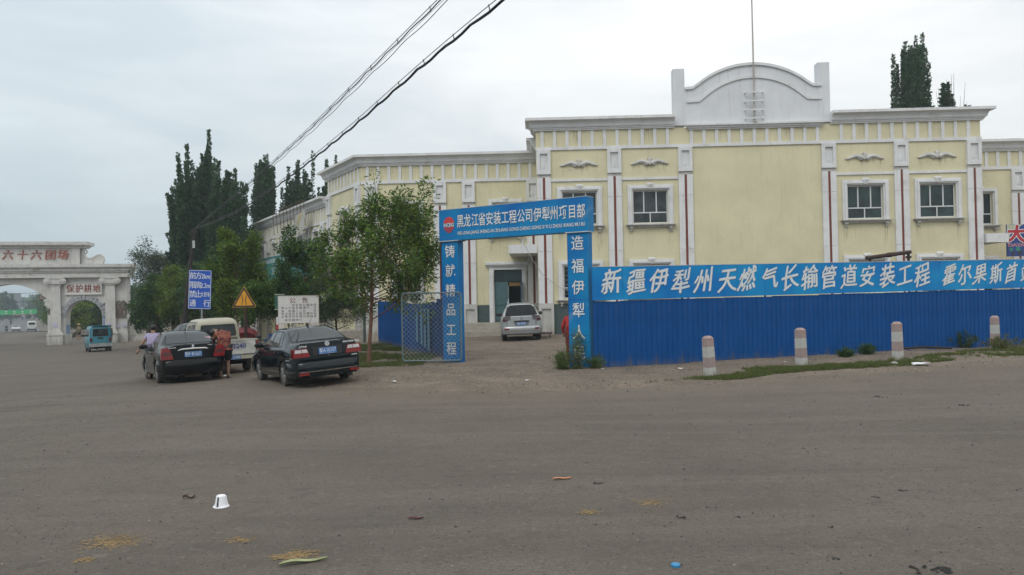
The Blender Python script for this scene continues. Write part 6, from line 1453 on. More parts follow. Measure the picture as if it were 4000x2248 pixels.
    if bottom:
        V = {k: J[k] for k in ('pel', 'hl', 'hr')}; rr_ = dict(pel=.14*wide, hl=.112*wide, hr=.112*wide); E_ = [('pel', 'hl'), ('pel', 'hr')]
        for s_ in 'lr':
            if bot_to <= .5: V['k'+s_] = J['h'+s_].lerp(J['k'+s_], bot_to*2); rr_['k'+s_] = .10*wide; E_.append(('h'+s_, 'k'+s_))
            else: V['k'+s_] = J['k'+s_]; V['a'+s_] = J['k'+s_].lerp(J['a'+s_], (bot_to-.5)*2); rr_['k'+s_] = .082*wide; rr_['a'+s_] = .062; E_ += [('h'+s_, 'k'+s_), ('k'+s_, 'a'+s_)]
        kk = list(V); me = skin_mesh([V[k] for k in kk], [(kk.index(a), kk.index(b_)) for a, b_ in E_], [rr_[k] for k in kk], lev); b = MB(); mesh_into(b, me); b.build('trousers' if bot_to > .6 else 'shorts', bottom, root, smooth=True, angle=80)
    for s_ in 'lr':
        a, t_ = J['a'+s_], J['t'+s_]; b = MB(); h = a.lerp(t_, -.25); b.tube([(h.x, h.y, .012+min(a.z, .04)-.03), ((a.x+t_.x)/2, (a.y+t_.y)/2, .012+min(a.z, .04)-.03), (t_.x, t_.y, .012+min(a.z, .04)-.03)], [.045, .052, .045], 8)
        b.v = [(x, y, max(.0, z)*.8) for x, y, z in b.v]; b.build('shoe', shoe or m_black, root, smooth=True)
    return root
def gz3(px, Y): x = (px-2000)/F*Y; return Vector((x, Y, max(gzf(x, Y), dzf(x, Y) if edge_dist(np.array([x]), np.array([Y]))[0] > 0 else -9)))
m_lav = mat('lavender_cotton', (.35, .31, .44), .9, var=.08, bump=.3, bscale=9); m_dark = mat('dark_cloth', (.015, .015, .018), .9, bump=.2); m_khaki = mat('khaki_cloth', (.20, .18, .11), .9, var=.15)
def floral():
    m = mat('floral_print', (.25, .05, .05), .9); t = m.node_tree; b = t.nodes['Principled BSDF']; n = t.nodes.new('ShaderNodeTexNoise'); n.inputs['Scale'].default_value = 13; n.inputs['Detail'].default_value = 5; n.inputs['Distortion'].default_value = 1.5
    t.links.new(t.nodes.new('ShaderNodeTexCoord').outputs['Object'], n.inputs[0]); r_ = ramp(t, [(.36, (.05, .012, .03)), (.46, (.15, .018, .025)), (.54, (.24, .10, .03)), (.62, (.12, .02, .035)), (.72, (.32, .22, .10))]); t.links.new(n.outputs['Fac'], r_.inputs[0]); t.links.new(r_.outputs[0], b.inputs['Base Color']); return m
# man in lavender polo shirt, stepping away past the left saloon
p = gz3(596, 22.9); person('man in a lavender short sleeved shirt walking beside the left black saloon', p, R(22), pose(el=(-.31, -.05, 1.14), wl=(-.42, .0, .93), kl=(-.12, .14, .50), al=(-.12, .02, .10), tl=(-.13, .17, .04), ar=(.10, -.16, .12), tr=(.11, -.02, .035)), m_lav, mat('grey_trousers', (.07, .07, .08), .9), .95, .28, .95, 1.38)
# woman bending forward between the cars
p = gz3(872, 21.6)
J = pose(pel=(0, -.06, .90), waist=(0, .0, 1.04), chest=(-.01, .11, 1.19), nb=(-.04, .24, 1.30), neck=(-.07, .30, 1.32), h1=(-.12, .37, 1.31), h2=(-.18, .43, 1.29), sl=(-.17, .17, 1.25), el=(-.22, .28, 1.0), wl=(-.16, .42, .82), sr=(.17, .13, 1.25), er=(.22, .27, 1.0), wr=(.12, .42, .84),
         hl=(-.09, -.08, .85), kl=(-.10, .02, .47), al=(-.10, -.04, .08), hr=(.09, -.08, .85), kr=(.10, .0, .46), ar=(.10, -.06, .08), tl=(-.11, .12, .035), tr=(.11, .10, .035))
person('woman in a red floral blouse and black knee length shorts bending between the parked cars', p, R(36), J, floral(), m_dark, .47, .35, 1.0, 1.22, mat('brown_sandal', (.09, .05, .035), .7), .3)
# red-jacketed person half behind the right pillar
p = gz3(2228, 22.6); person('person in a red jacket half hidden behind the right portal pillar', p, R(-12), pose(el=(-.27, -.02, 1.12), wl=(-.26, .10, .90)), mat('red_jacket', (.42, .025, .02), .7, var=.1), mat('rust_red_trousers', (.16, .03, .02), .9, var=.2), .97, .97, .93, 1.15, None, .9)
# people near the town gate
p = ground(308, 1329); r_ = person('person with straw hat and khaki shirt beside a big sack under the small arch', p, R(30), pose(al=(-.13, -.05, .08)), m_khaki, m_dark, .42, .4, 1., 1.1, lev=1)
b = MB(); b.lathe([(.22, 0), (.21, .015), (.11, .03), (.10, .12), (.07, .15), (.0, .155)], 18, (0, .02, 1.68)); b.build('straw_hat', mat('straw', (.42, .30, .13), .9, var=.2), r_, smooth=True)
q = p+Vector((-1.05, .1, .0)); b = MB(); n = 12
b.tube([(-.75, 0, .12), (-.45, 0, .28), (0, 0, .42), (.4, .0, .62), (.7, 0, .95)], [.08, .26, .36, .30, .07], 12); tag(b.build('sack', mat('olive_sacking', (.13, .14, .09), .9, var=.25, bump=.5, bscale=10), smooth=True, loc=q), 'big full olive sack leaning against the person with the straw hat', 'sack')
p = ground(431, 1342); person('dark haired person in green standing between the teal microvan and the town gate', p, R(-10), pose(), mat('dull_green_shirt', (.06, .075, .04), .9), m_dark, .95, .6, 1., 1.1, lev=1)
p = ground(271, 1296); person('person in dark blue standing far off inside the small arch', p, R(160), pose(), mat('navy_cloth', (.015, .02, .07), .9), m_dark, .95, .9, 1.02, 1.1, lev=1)
# motorcycles with riders on the avenue
def motorbike(label, loc, yaw, cm, rider=True, group=None, scale=1.):
    root = thing('motorcycle', label, 'motorcycle', loc, yaw, group); root.scale = (scale,)*3
    for y in (-.65, .65):
        b = MB(); b.tube([(0, y+.29*math.cos(a), .29+.29*math.sin(a)) for a in np.linspace(0, 2*PI, 17)], .045, 6); b.lathe([(.1, -.05), (.1, .05)], 10, (0, y, .29), 'x')
        for k in range(6): a = PI*k/3; b.tube([(0, y, .29), (0, y+.26*math.cos(a), .29+.26*math.sin(a))], .012, 3)
        b.build('wheel', m_tyre, root)
    b = MB(); b.tube([(0, -.65, .29), (0, -.2, .45), (0, .35, .62), (0, .50, .95)], [.05, .12, .10, .05], 8); b.tube([(0, .65, .29), (0, .48, .95)], .035, 6); b.tube([(-.14, -.1, .32), (-.16, -.75, .34)], .04, 6); b.build('frame', m_black, root)
    b = MB(); b.tube([(0, .38, .78), (0, .15, .84), (0, -.05, .78)], [.08, .14, .08], 8); b.box(-.10, .10, -.85, -.3, .60, .72); b.build('tank', cm, root, smooth=True)
    b = MB(); b.tube([(0, 0, .80), (0, -.35, .82), (0, -.7, .84)], [.08, .13, .10], 8); b.build('seat', m_black, root)
    b = MB(); b.tube([(-.36, .35, 1.02), (-.12, .48, .98), (.12, .48, .98), (.36, .35, 1.02)], .018, 5); [b.tube([(sg*.28, .4, 1.0), (sg*.34, .38, 1.2)], [.008, .03], 5) for sg in (-1, 1)]; b.lathe([(.09, 0), (.06, .06)], 12, (0, .56, .88), 'y'); b.build('handlebar', m_chrome, root)
    if rider:
        J = pose(pel=(0, -.2, .95), waist=(0, -.2, 1.10), chest=(0, -.12, 1.28), nb=(0, -.08, 1.42), neck=(0, -.05, 1.48), h1=(0, -.02, 1.56), h2=(0, -.02, 1.64), sl=(-.18, -.1, 1.38), el=(-.30, .1, 1.15), wl=(-.32, .33, 1.05), sr=(.18, -.1, 1.38), er=(.30, .1, 1.15), wr=(.32, .33, 1.05),
                 hl=(-.11, -.15, .92), kl=(-.22, .22, .72), al=(-.2, -.02, .34), tl=(-.2, .14, .30), hr=(.11, -.15, .92), kr=(.22, .22, .72), ar=(.2, -.02, .34), tr=(.2, .14, .30))
        m_ = Matrix.Rotation(yaw, 3, 'Z'); person('dark clad rider on the '+' '.join(label.split()[:2]).replace('farthest tiny', 'farthest').replace('nearest motorcycle', 'nearest').replace('second motorcycle', 'second')+' motorcycle of the avenue', loc, yaw, J, m_dark, m_dark, .95, .95, scale, 1.1, lev=1)
    return root
for k, (px, Y, py, lb) in enumerate(((25, 165, 0, 'nearest motorcycle at the left edge of the avenue'), (43, 235, 0, 'second motorcycle further up the avenue'), (87, 330, 0, 'farthest tiny motorcycle in the middle of the avenue'))):
    q = ray(px, 1250); q = Vector((q.x/q.y*Y, Y)); motorbike(lb, (q.x, q.y, gzf(q.x, q.y)+.06), math.atan2(-ax.x, ax.y)+(PI if k != 2 else 0), mat('dark_red_tank', (.12, .01, .01), .3))
# ------------------------------------------------------------------ poles, cables, signs, bollards, plants, litter
m_wood = mat('tarred_wood', (.026, .019, .017), .85, var=.3, scale=5, bump=.5, bscale=18)
YP = 45.; pt = atY(760, 893, YP); pb_ = atY(714, 1300, YP); dd = (pt-pb_); g0 = pb_-dd.normalized()*2.4
pole = thing('utility_pole', 'leaning dark wooden utility pole behind the blue road sign', 'utility pole', (0, 0, 0))
b = MB(); b.tube([g0, g0.lerp(pt, .5), pt], [.15, .13, .095], 12); b.build('pole', m_wood, pole, smooth=True)
b = MB(); d_ = dd.normalized(); c1 = pt-d_*.35; b.box(c1.x-.2, c1.x+.2, c1.y-.12, c1.y-.04, c1.z-.04, c1.z+.04); b.build('cross_arm', m_wood, pole); b = MB(); c2 = pt-d_*1.0; b.tube([c2+Vector((-.16, -.12, 0)), c2+Vector((.16, -.12, 0))], .03, 6); b.build('cross_arm', m_wood, pole)
for sx_ in (-.16, .16): b = MB(); b.lathe([(.03, 0), (.045, .04), (.03, .07), (.05, .1), (.02, .15)], 10, (c1.x+sx_, c1.y-.08, c1.z+.05)); b.build('insulator', m_black, pole)
c3 = atY(756, 955, YP-.16); b = MB(); b.box(c3.x-.07, c3.x+.07, c3.y, c3.y+.04, c3.z-.22, c3.z+.22); b.build('pole_number_plate', mat('faded_plate', (.38, .42, .4), .6), pole)
def cableline(P0, P1, px):
    """points of a cable hanging in the vertical plane through P0 and P1 whose picture positions are known"""
    out = []
    for u, v in px:
        d = ray(u, v); e = P1-P0     # (d*t - P0) x e = 0 in plan
        t = (P0.x*e.y-P0.y*e.x)/(d.x*e.y-d.y*e.x); out.append(Vector((d.x*t, d.y*t, CAMZ+d.z*t)))
    return out
def dens(pts, n):
    out = []; L_ = [0]
    for a, c in zip(pts[:-1], pts[1:]): L_.append(L_[-1]+(c-a).length)
    for i in range(n+1):
        s_ = L_[-1]*i/n; k = max(j for j in range(len(L_)) if L_[j] <= s_+1e-6); k = min(k, len(pts)-2); out.append(pts[k].lerp(pts[k+1], (s_-L_[k])/max(1e-6, L_[k+1]-L_[k])))
    for _ in range(6): out = [out[0]]+[out[i-1]*.25+out[i]*.5+out[i+1]*.25 for i in range(1, n)]+[out[-1]]
    return out
def bundle(name, label, P1, px, wires):
    P0 = Vector((pt.x, pt.y)); pts = cableline(P0, Vector(P1), px); e = (pts[-1]-pts[-2]).normalized(); e.z *= .4; pts.append(pts[-1]+e*9); pts = dens(pts, 150); root = thing(name, label, 'cables'); rd = random.Random(len(px)+3)
    b = MB(); b.tube(pts, .007, 5); b.build('messenger_wire', mat('grey_steel_wire', (.12, .125, .13), .5), root)
    for (off, r_, amp, per, ph) in wires:
        q = []; s_ = 0; prev = pts[0]
        for p_ in pts: s_ += (p_-prev).length; prev = p_; q.append(p_+Vector((off[0]*min(1, s_/9), 0, off[1]*min(1, s_/9)-amp*abs(math.sin(PI*s_/per+ph))*min(1, s_/5))))
        b = MB(); b.tube(q, r_, 6); b.build('cable', m_cable, root, smooth=True)
    b = MB(); s_ = 0; prev = pts[0]; nx = 1.5
    for p_ in pts:
        s_ += (p_-prev).length; prev = p_
        if s_ > nx: nx = s_+wires[0][3]; b.tube([p_+Vector((0, 0, .02)), p_+Vector((wires[0][0][0]*.5+.02, 0, wires[0][0][1]-.03))], .011, 4)
    b.build('cable_tie', m_cable, root); return pts
bundle('cable_bundle', 'lower heavy bundle of black cables sagging down to the leaning pole', (-.23, 11), [(761, 893), (800, 879), (930.5, 820), (1067, 730), (1235, 600), (1390, 472), (1521, 354), (1676, 217), (1807, 106), (1937, 0)], [((0, -.05), .014, .04, 1.15, 0), ((.015, -.065), .011, .04, 1.15, .1)])
bundle('cable_bundle', 'upper pair of black cables running from the leaning pole', (-1.17, 11.9), [(761, 893), (840, 822), (930.5, 749), (1048.6, 646), (1222.6, 485), (1434, 273), (1614, 93), (1707, 0)], [((0, -.04), .011, .03, 1.3, 0), ((.06, -.09), .007, .04, 1.9, .4), ((.04, -.06), .004, .0, 2, 0)])
# thin wires across the street near the gate
for k, (a, c_, lb) in enumerate(((atY(495, 1057, 70), atY(745, 1057, YP), 'higher thin wire between the town gate and the leaning pole'), (atY(495, 1098, 70), atY(880, 1091, 38), 'lower thin wire between the town gate and the trees'), (atY(-60, 1146, 120), atY(170, 1142, 118), 'upper wire crossing the view through the big arch'), (atY(-60, 1177, 116), atY(180, 1174, 114), 'dark lower wire crossing the view through the big arch'))):
    b = MB(); n = 14; b.tube([a.lerp(c_, i/n)-Vector((0, 0, .5*math.sin(PI*i/n)*.4)) for i in range(n+1)], .012 if k < 2 else .035, 4); tag(b.build('overhead_wire', m_cable), lb, 'wire')

m_sblue = mat('road_sign_blue', (.008, .075, .42), .4, var=.04); m_post = mat('grey_steel_post', (.28, .30, .30), .45, metal=.3)
# blue road sign
c = atY(781, 1132, 28); c.y -= 0; sgn = thing('blue_road_sign', 'blue rectangular road sign with four rows of white characters on a grey post', 'road sign', c); RT = (0, R(2.5)*1, 0)
b = MB(); b.box(-.415, .415, -.012, .012, -.715, .715); pl_ = b.build('sign_plate', m_sblue, sgn, rot=RT)
b = MB(); [b.box(*q, -.016, -.012, *r_) for q, r_ in (((-.405, .405), (.690, .705)), ((-.405, .405), (-.705, -.690)), ((-.405, -.390), (-.705, .705)), ((.390, .405), (-.705, .705)))]; b.build('border', m_char, pl_)
for s_, x, z, sz, sx_ in (('前', -.27, .49, .27, .9), ('方', -.06, .49, .27, .9), ('2km', .205, .48, .25, .74), ('限', -.27, .15, .28, .9), ('高', -.06, .15, .28, .9), ('2.2m', .20, .14, .25, .70), ('禁', -.27, -.19, .28, .9), ('止', -.06, -.19, .28, .9), ('大货车', .205, -.19, .20, .62), ('通', -.25, -.52, .28, .9), ('行', .27, -.52, .28, .9)):
    b = MB(); put_text(b, s_, x, z, -.0165, size=sz, sx=sx_); put_text(b, s_, x+.005, z, -.017, size=sz, sx=sx_); b.build('character', m_char, pl_)
b = MB(); b.tube([(.04, .04, .5), (.05, .04, -3.2)], .034, 10); b.build('post', m_post, sgn)
# warning triangle
c = atY(954, 1174, 27); sgn = thing('warning_sign', 'yellow triangular warning sign with black edge on a rusty post', 'road sign', c)
def tri(s_, r_=.06):
    P = [(-s_/2, -s_*.289), (s_/2, -s_*.289), (0, s_*.577)]; out = []
    for i in range(3):
        a = Vector(P[i]); p_ = Vector(P[i-1]); n_ = Vector(P[(i+1) % 3]); A = a+(p_-a).normalized()*r_; B = a+(n_-a).normalized()*r_
        out += [tuple(A), tuple((A+B)/2*.45+a*.55), tuple(B)]
    return out
b = MB(); b.prism(tri(.88), -.01, .01); pl_ = b.build('sign_plate', mat('sign_yellow', (.62, .28, .01), .45, var=.06), sgn)
b = MB(); b.prism(tri(.845), -.013, -.010); b.build('black_border', m_black, pl_); b = MB(); b.prism(tri(.64, .03), -.016, -.013); b.build('yellow_field', MC['sign_yellow'], pl_)
for sg in (-1, 1):
    b = MB(); b.tube([(sg*(.10-.03), -.02, .19), (sg*(.105-.03), -.02, .12), (sg*.045, -.02, .03), (sg*.045, -.02, -.04), (sg*.075, -.02, -.10), (sg*.08, -.02, -.16)], .016, 5); b.v = [(x, -.0165+(y+.02)*.1, z) for x, y, z in b.v]; b.build('symbol', m_black, pl_)
b = MB(); b.tube([(.02, .05, .3), (.03, .05, -3.0)], .055, 10); b.build('post', mat('dark_rusty_post', (.045, .025, .018), .85, var=.3), sgn)
# white notice board on slanted legs
Y = 26.; A = atY(1087, 1158, Y); B = atY(1245, 1261, Y); nb_ = thing('notice_board', 'white notice board with red handwritten characters on rust stained sheet legs', 'notice board', (A.x, Y, B.z))
W_, H_ = B.x-A.x, A.z-B.z; m_nb = mat('white_board_paint', (.62, .60, .58), .6, var=.05, dirt=((.45, .4, .33), .3, 3)); m_nbr = mat('rust_stained_sheet', (.56, .53, .47), .6, var=.08, streak=((.35, .16, .05), .8))
b = MB(); b.box(0, W_, -.02, .02, 0, H_); pl_ = b.build('board', m_nb, nb_)
b = MB(); b.box(-.01, W_+.01, -.03, .03, H_, H_+.012); b.box(-.01, .0, -.03, .03, 0, H_); b.box(W_, W_+.01, -.03, .03, 0, H_); b.build('board_edge', mat('cream_edge', (.5, .47, .35), .6), pl_)
q = lambda x: (x-228)/1350*W_
for pl in ([(0, -.005), (q(535), -.005), (q(300), -.42), (q(300), -2.0), (0, -2.0)], [(W_, -.005), (W_, -2.0), (q(1510), -2.0), (q(1510), -.42), (q(1300), -.005)]):
    b = MB(); b.prism(pl, -.012, .012); b.build('leg', m_nbr, nb_)
m_rt = mat('red_brush_paint', (.40, .03, .03), .7); m_rt2 = mat('pale_red_brush_paint', (.42, .12, .12), .8, dirt=((.6, .5, .5), .5, 20))
zz = lambda y: H_*(1-(y-245)/865)
for s_, x in (('公', 708), ('告', 1130)):
    b = MB(); [put_text(b, s_, q(x)+o_, zz(395), -.022, size=.20, sx=1.15) for o_ in (0, .006)]; b.build('character', m_rt, pl_)
for row, y in (('　　　因五采公路全线', 540), ('禁止大型车辆通行　市', 632), ('故　限高二二米　　所', 730), ('有过往的大型车辆均由', 815), ('此路段向东或向西绕道', 905), ('　由旺路绕行', 1015)):
    for k, ch in enumerate(row):
        if ch != '　': b = MB(); [put_text(b, ch, q(375+k*121), zz(y), -.022, size=.085, sx=1.2) for o_ in (0, .003)]; b.build('character', m_rt2, pl_)
# green little sign and banded post behind the notice board
c = atY(1092, 1180, 28.5); s_ = thing('green_sign', 'narrow dark green sign sticking out behind the notice board', 'sign', c); b = MB(); b.box(-.17, .17, -.03, .03, -.27, .27); b.build('panel', mat('dark_green_enamel', (.02, .09, .07), .5), s_); b = MB(); b.box(-.18, .18, -.04, .04, .27, .29); b.box(-.18, .18, -.04, .04, -.29, -.27); b.build('edge', mat('cream_edge', (.5, .47, .35), .6), s_)
b = MB(); b.tube([(0, .03, -.28), (0, .03, -2.5)], .03, 8); b.build('post', m_post, s_)
c = atY(1085, 1290, 27.5); s_ = thing('banded_post', 'slim red, white and blue banded post behind the notice board', 'post', (c.x, 27.5, dzf(c.x, 27.5)))
for i, m_ in enumerate([m_char, m_rt, m_char, m_sblue, m_rt, m_char]): b = MB(); b.lathe([(.045, i*.27), (.045, i*.27+.27)], 12); b.build('painted_band', m_, s_)
# teal shop sign and rods on the street wing
tsg = thing('teal_shop_sign', 'teal shop sign with white characters half hidden by leaves on the street wing', 'sign', (1.786, 40., 0), BA)
def pxu(px):   # pixel -> distance along the street wing
    k_ = (px-2000)/F; best = min((abs(2000+F*w_.x/w_.y-px), u) for u in np.arange(0, LD, .05) for w_ in [Matrix.Rotation(BA, 2) @ Vector(FD(u, .6, 0)[:2])+Vector((1.786, 40.))]); return best[1]
ua, ub = pxu(1003), pxu(1200); m_tsg = mat('teal_sign_sheet', (.03, .19, .18), .5, var=.12)
b = MB(FD); b.box(ua, ub, .45, .55, 3.75, 5.55); pl_ = b.build('panel', m_tsg, tsg)
for s_, px in (('公', 1066), ('司', 1083)):
    b = MB(lambda x, y, z: FD(x, -y, z)); u = pxu(px); [put_text(b, s_, u+o_, 4.45, -.56, size=1.0, sx=1.15) for o_ in (0, .03)]; b.build('character', m_char, pl_)
b = MB(FD); u = ua+.8
while u < ub-1: b.box(u, u+.09, .55, .56, 5.05, 5.38); u += .26
b.build('small_lettering', m_char, pl_)
rods = thing('sign_frame', 'rusty frame of thin upright rods left hanging over the cornice of the street wing', 'frame', (1.786, 40., 0), BA); ur = [pxu(1075+i*13.5) for i in range(10)]
for u in ur: b = MB(FD); b.tube([(u, .72, 8.85), (u, .62, 7.15)], .022, 4); b.build('rod', rust, rods)
b = MB(FD); b.tube([(ur[0], .7, 8.85), (ur[-1], .7, 8.85)], .03, 5); b.tube([(ur[0], .66, 7.9), (ur[-1], .66, 7.9)], .018, 5) ; b.build('rail', rust, rods)
m_cloth = mat('torn_banner_cloth', (.42, .42, .38), .9, var=.2, scale=.8, dirt=((.35, .25, .08), .8, .5), bump=.3, bscale=4)
def cloth(pts_px, zs, name, seed):
    b = MB(); n = 14; rd = random.Random(seed); vs = []
    for i in range(n+1):
        t = i/n; k = t*(len(pts_px)-1); a = min(int(k), len(pts_px)-2); f_ = k-a; px = pts_px[a]*(1-f_)+pts_px[a+1]*f_; z1 = zs[a][1]*(1-f_)+zs[a+1][1]*f_; z0 = zs[a][0]*(1-f_)+zs[a+1][0]*f_; u = pxu(px)
        for j in range(4): w_ = j/3; vs.append((u, .78+.14*math.sin(i*1.5+j*1.1), z0+(z1-z0)*w_))
    b.T = FD; b.add(vs, [(i*4+j, (i+1)*4+j, (i+1)*4+j+1, i*4+j+1) for i in range(n) for j in range(3)]); return b
b = cloth([1096, 1110, 1130, 1150, 1172, 1199], [(5.7, 7.15), (5.75, 6.9), (6.6, 6.8), (7.0, 7.4), (6.7, 7.8), (6.55, 8.3)], 'c', 2); tag(b.build('torn_banner', m_cloth, smooth=True, loc=(1.786, 40., 0), rot=(0, 0, BA)), 'torn dirty white and yellow banner drooping from the rod frame', 'banner')
# concrete bollards
m_bw = mat('bollard_white', (.47, .47, .44), .8, var=.08, dirt=((.25, .23, .2), .6, 6), low=((.2, .18, .14), -.02, .3, .8), bump=.3); m_br = mat('bollard_faded_red', (.33, .255, .235), .8, var=.12, dirt=((.38, .09, .07), .55, 4), bump=.3)
for i, (px, py, lean, hh_) in enumerate(((2774, 1474, -3.2, .93), (3131, 1437, -1.2, .94), (3508, 1406, -1.6, .96), (3889, 1370, -1.5, .98))):
    g = ground(px, py); g.z = dzf(g.x, g.y); bo = thing('roadside_bollard', ('leftmost leaning', 'second from left', 'third from left', 'rightmost')[i]+' red and white banded concrete bollard beside the road', 'bollard', g, R(28+i*7), 'banded bollards beside the road')
    bo.rotation_euler = (0, R(lean), R(24+i*6)); z = -.3; hs = [(-.3, .20), (.20, .44), (.44, .68), (.68, hh_-.05)]
    for k, (z0, z1) in enumerate(hs):
        z0, z1 = z0*hh_/.93 if k else z0, z1*hh_/.93 if k < 3 else z1; w0, w1 = .105-.012*max(0, z0)/hh_, .105-.012*z1/hh_; b = MB(); b.taper(0, 0, z0, z1, w0, w0, w1, w1)
        if k == 3: b.taper(0, 0, z1, hh_, w1, w1, w1-.045, w1-.045)
        b.build('painted_band', (m_bw, m_br)[k % 2], bo)
# weeds
def weed(label, p, h, r_, n, seed, lm=(LM['weed'], m2), stems=26, ln=.05, wd=.018, spread=.05, name='weed_clump', grp=None, lean=.0):
    rd = random.Random(seed); tubes = []; segs = []
    for k in range(stems):
        a = rd.uniform(0, 2*PI); q = rd.uniform(.1, 1)*r_; hh_ = h*rd.uniform(.45, 1)*(1-.35*q/r_); A = Vector((q*.35*math.cos(a), q*.35*math.sin(a), -.05)); M_ = Vector((q*.7*math.cos(a), q*.7*math.sin(a), hh_*.55)); C = Vector((q*math.cos(a)*1.1+lean*hh_, q*math.sin(a)*1.1, hh_))
        tubes.append(([A, M_, C], [.006, .004, .002], 3)); segs += [(*A, *M_, 1.1), (*M_, *C, .9)]
        for _ in range(2): e = M_.lerp(C, rd.random()); f_ = e+Vector((rd.uniform(-.12, .12), rd.uniform(-.12, .12), rd.uniform(.05, .16)))*h; segs.append((*e, *f_, .7)); tubes.append(([e, f_], [.003, .001], 3))
    return build_tree(name, label, p, tubes, segs, n, ln, wd, spread, list(lm), mat('weed_stem', (.08, .09, .035), .8), seed, 'weed', grp, ('stems', 'leaves'))
g3 = lambda px, py: (lambda p_: Vector((p_.x, p_.y, dzf(p_.x, p_.y))))(ground(px, py))
p = g3(2262, 1447); weed('tall wispy weeds growing at the foot of the right portal pillar', p+Vector((-.05, -.1, 0)), 1.2, .34, 1500, 1, (LM['weed'], LM['fresh'], LM['dry']), 24, .055, .02, .06)
weed('low bushy weeds left of the right portal pillar', p+Vector((-.45, .05, 0)), .55, .36, 2200, 2, (LM['weed'], LM['fresh']), 40)
weed('small weeds between the right pillar and the blue hoarding', p+Vector((.42, -.05, 0)), .42, .3, 1400, 3, (LM['weed'], m2))
weed('left one of two dark green weed clumps at the foot of the hoarding', g3(3303, 1400), .28, .27, 2200, 4, (dp, m2)); weed('right one of two dark green weed clumps at the foot of the hoarding', g3(3384, 1389), .36, .28, 2000, 5, (dp, m2))
weed('dark weeds growing just behind the rightmost bollard', g3(3835, 1370)+Vector((0, 1.0, 0)), .62, .6, 4200, 6, (dp, LM['weed'])); weed('tall weeds at the right edge of the picture by the hoarding', g3(3985, 1352)+Vector((.3, 1.2, 0)), 1.1, .8, 6500, 7, (dp, LM['weed'])); weed('yellowish weeds between the rightmost bollard and the tall weeds', g3(3955, 1374)+Vector((0, .4, 0)), .42, .6, 3400, 8, (LM['weed'], LM['dry']))
for k, (px, py, h_, r_) in enumerate(((1375, 1300, .5, .35), (1450, 1306, .45, .6), (1530, 1318, .42, .5))): weed(('leftmost', 'middle', 'rightmost')[k]+' of the weed clumps where the side fence meets the cream building', g3(px, py)+Vector((0, 1, 0)), h_, r_, 1800, 20+k, (m2, dp), ln=.08, wd=.03)
# grass (stuff)
def grass(name, label, test, box, n, h0, h1, lms, seed):
    rs = np.random.RandomState(seed); X = rs.uniform(box[0], box[1], n); Y_ = rs.uniform(box[2], box[3], n); k = test(X, Y_, rs); X, Y_ = X[k], Y_[k]; m = len(X); Z_ = dirt_z(X, Y_); a = rs.uniform(0, 2*PI, m); w_ = rs.uniform(.004, .010, m); h = rs.uniform(h0, h1, m)*(.6+.8*fbm(X, Y_, 1.5, 5)); l = rs.uniform(-.6, .6, (m, 2))*h[:, None]
    V = np.stack([np.stack([X-np.cos(a)*w_, Y_-np.sin(a)*w_, Z_-.01], 1), np.stack([X+np.cos(a)*w_, Y_+np.sin(a)*w_, Z_-.01], 1), np.stack([X+l[:, 0], Y_+l[:, 1], Z_+h], 1)], 1).reshape(-1, 3)
    tag(link(name, np_mesh(name, V, 3, lms, mi=rs.choice(len(lms), m))), label, kind='stuff')
def tg(X, Y_, rs):
    d = edge_dist(X, Y_)+(fbm(X, Y_, .8, 3)-.5)*1.1; s_ = np.clip((X-2.6)/3, 0, 1); wdt = .55+.5*fbm(X, Y_, .25, 9)+.5*np.clip((X-8)/5, 0, 1); dn = fbm(X, Y_, 1.1, 15)*.55+fbm(X, Y_, 6., 16)*.45
    return (d > .22) & (d < .22+wdt*s_*1.3) & (rs.rand(len(X)) < np.clip((dn-.40)*5, 0, 1)*s_*.8)
grass('roadside_grass', 'patchy green grass strip along the right road edge', tg, (2.3, 19, 14, 24), 1500000, .03, .085, [LM['grassy'], LM['weed'], LM['weed'], LM['dry']], 3)
def tg2(X, Y_, rs):
    d = edge_dist(X, Y_); dn = fbm(X, Y_, .7, 41); return (d > 1.2) & (X < -.0-.12*(Y_-20)-1.9) & (rs.rand(len(X)) < np.clip((dn-.50)*6, 0, 1))
grass('verge_weeds', 'low weeds and grass on the dirt under the verge trees', tg2, (-14, -2.6, 22, 40), 420000, .03, .12, [m2, LM['weed'], LM['dry']], 4)
# pebbles and clods (stuff)
rs = np.random.RandomState(8); b = MB()
def clod(x, y, z, s_, fl=.5):
    v = [(1, 0, 0), (-1, 0, 0), (0, 1, 0), (0, -1, 0), (0, 0, fl), (0, 0, -fl)]; b.add([(x+p_[0]*s_*rs.uniform(.6, 1.3), y+p_[1]*s_*rs.uniform(.6, 1.3), z+p_[2]*s_) for p_ in v], [(0, 2, 4), (2, 1, 4), (1, 3, 4), (3, 0, 4), (2, 0, 5), (1, 2, 5), (3, 1, 5), (0, 3, 5)])
def tets(X, Y_, Z_, sz, rs):
    n = len(X); c = np.stack([X, Y_, Z_], 1); P = [c+sz[:, None]*(np.array(v)+rs.uniform(-.35, .35, (n, 3))*np.array([1, 1, .3])) for v in ((1, 0, -.1), (-.5, .87, -.1), (-.5, -.87, -.1), (0, 0, .65))]
    return np.stack([P[0], P[1], P[3], P[1], P[2], P[3], P[2], P[0], P[3]], 1).reshape(-1, 3)
n = 13000; yy = 3.4+17*rs.rand(n)**1.5; xx = rs.uniform(-.75, .75, n)*yy; kp = edge_dist(xx, yy) < -.2; xx, yy = xx[kp], yy[kp]; n = len(xx); sz = rs.uniform(.0018, .0060, n)*(1+yy*.06)*np.where(rs.rand(n) < .04, 2.2, 1)
m_g1 = mat('dark_grit', (.05, .045, .04), .9, var=.3); m_g2 = mat('pale_grit', (.22, .19, .16), .9, var=.3)
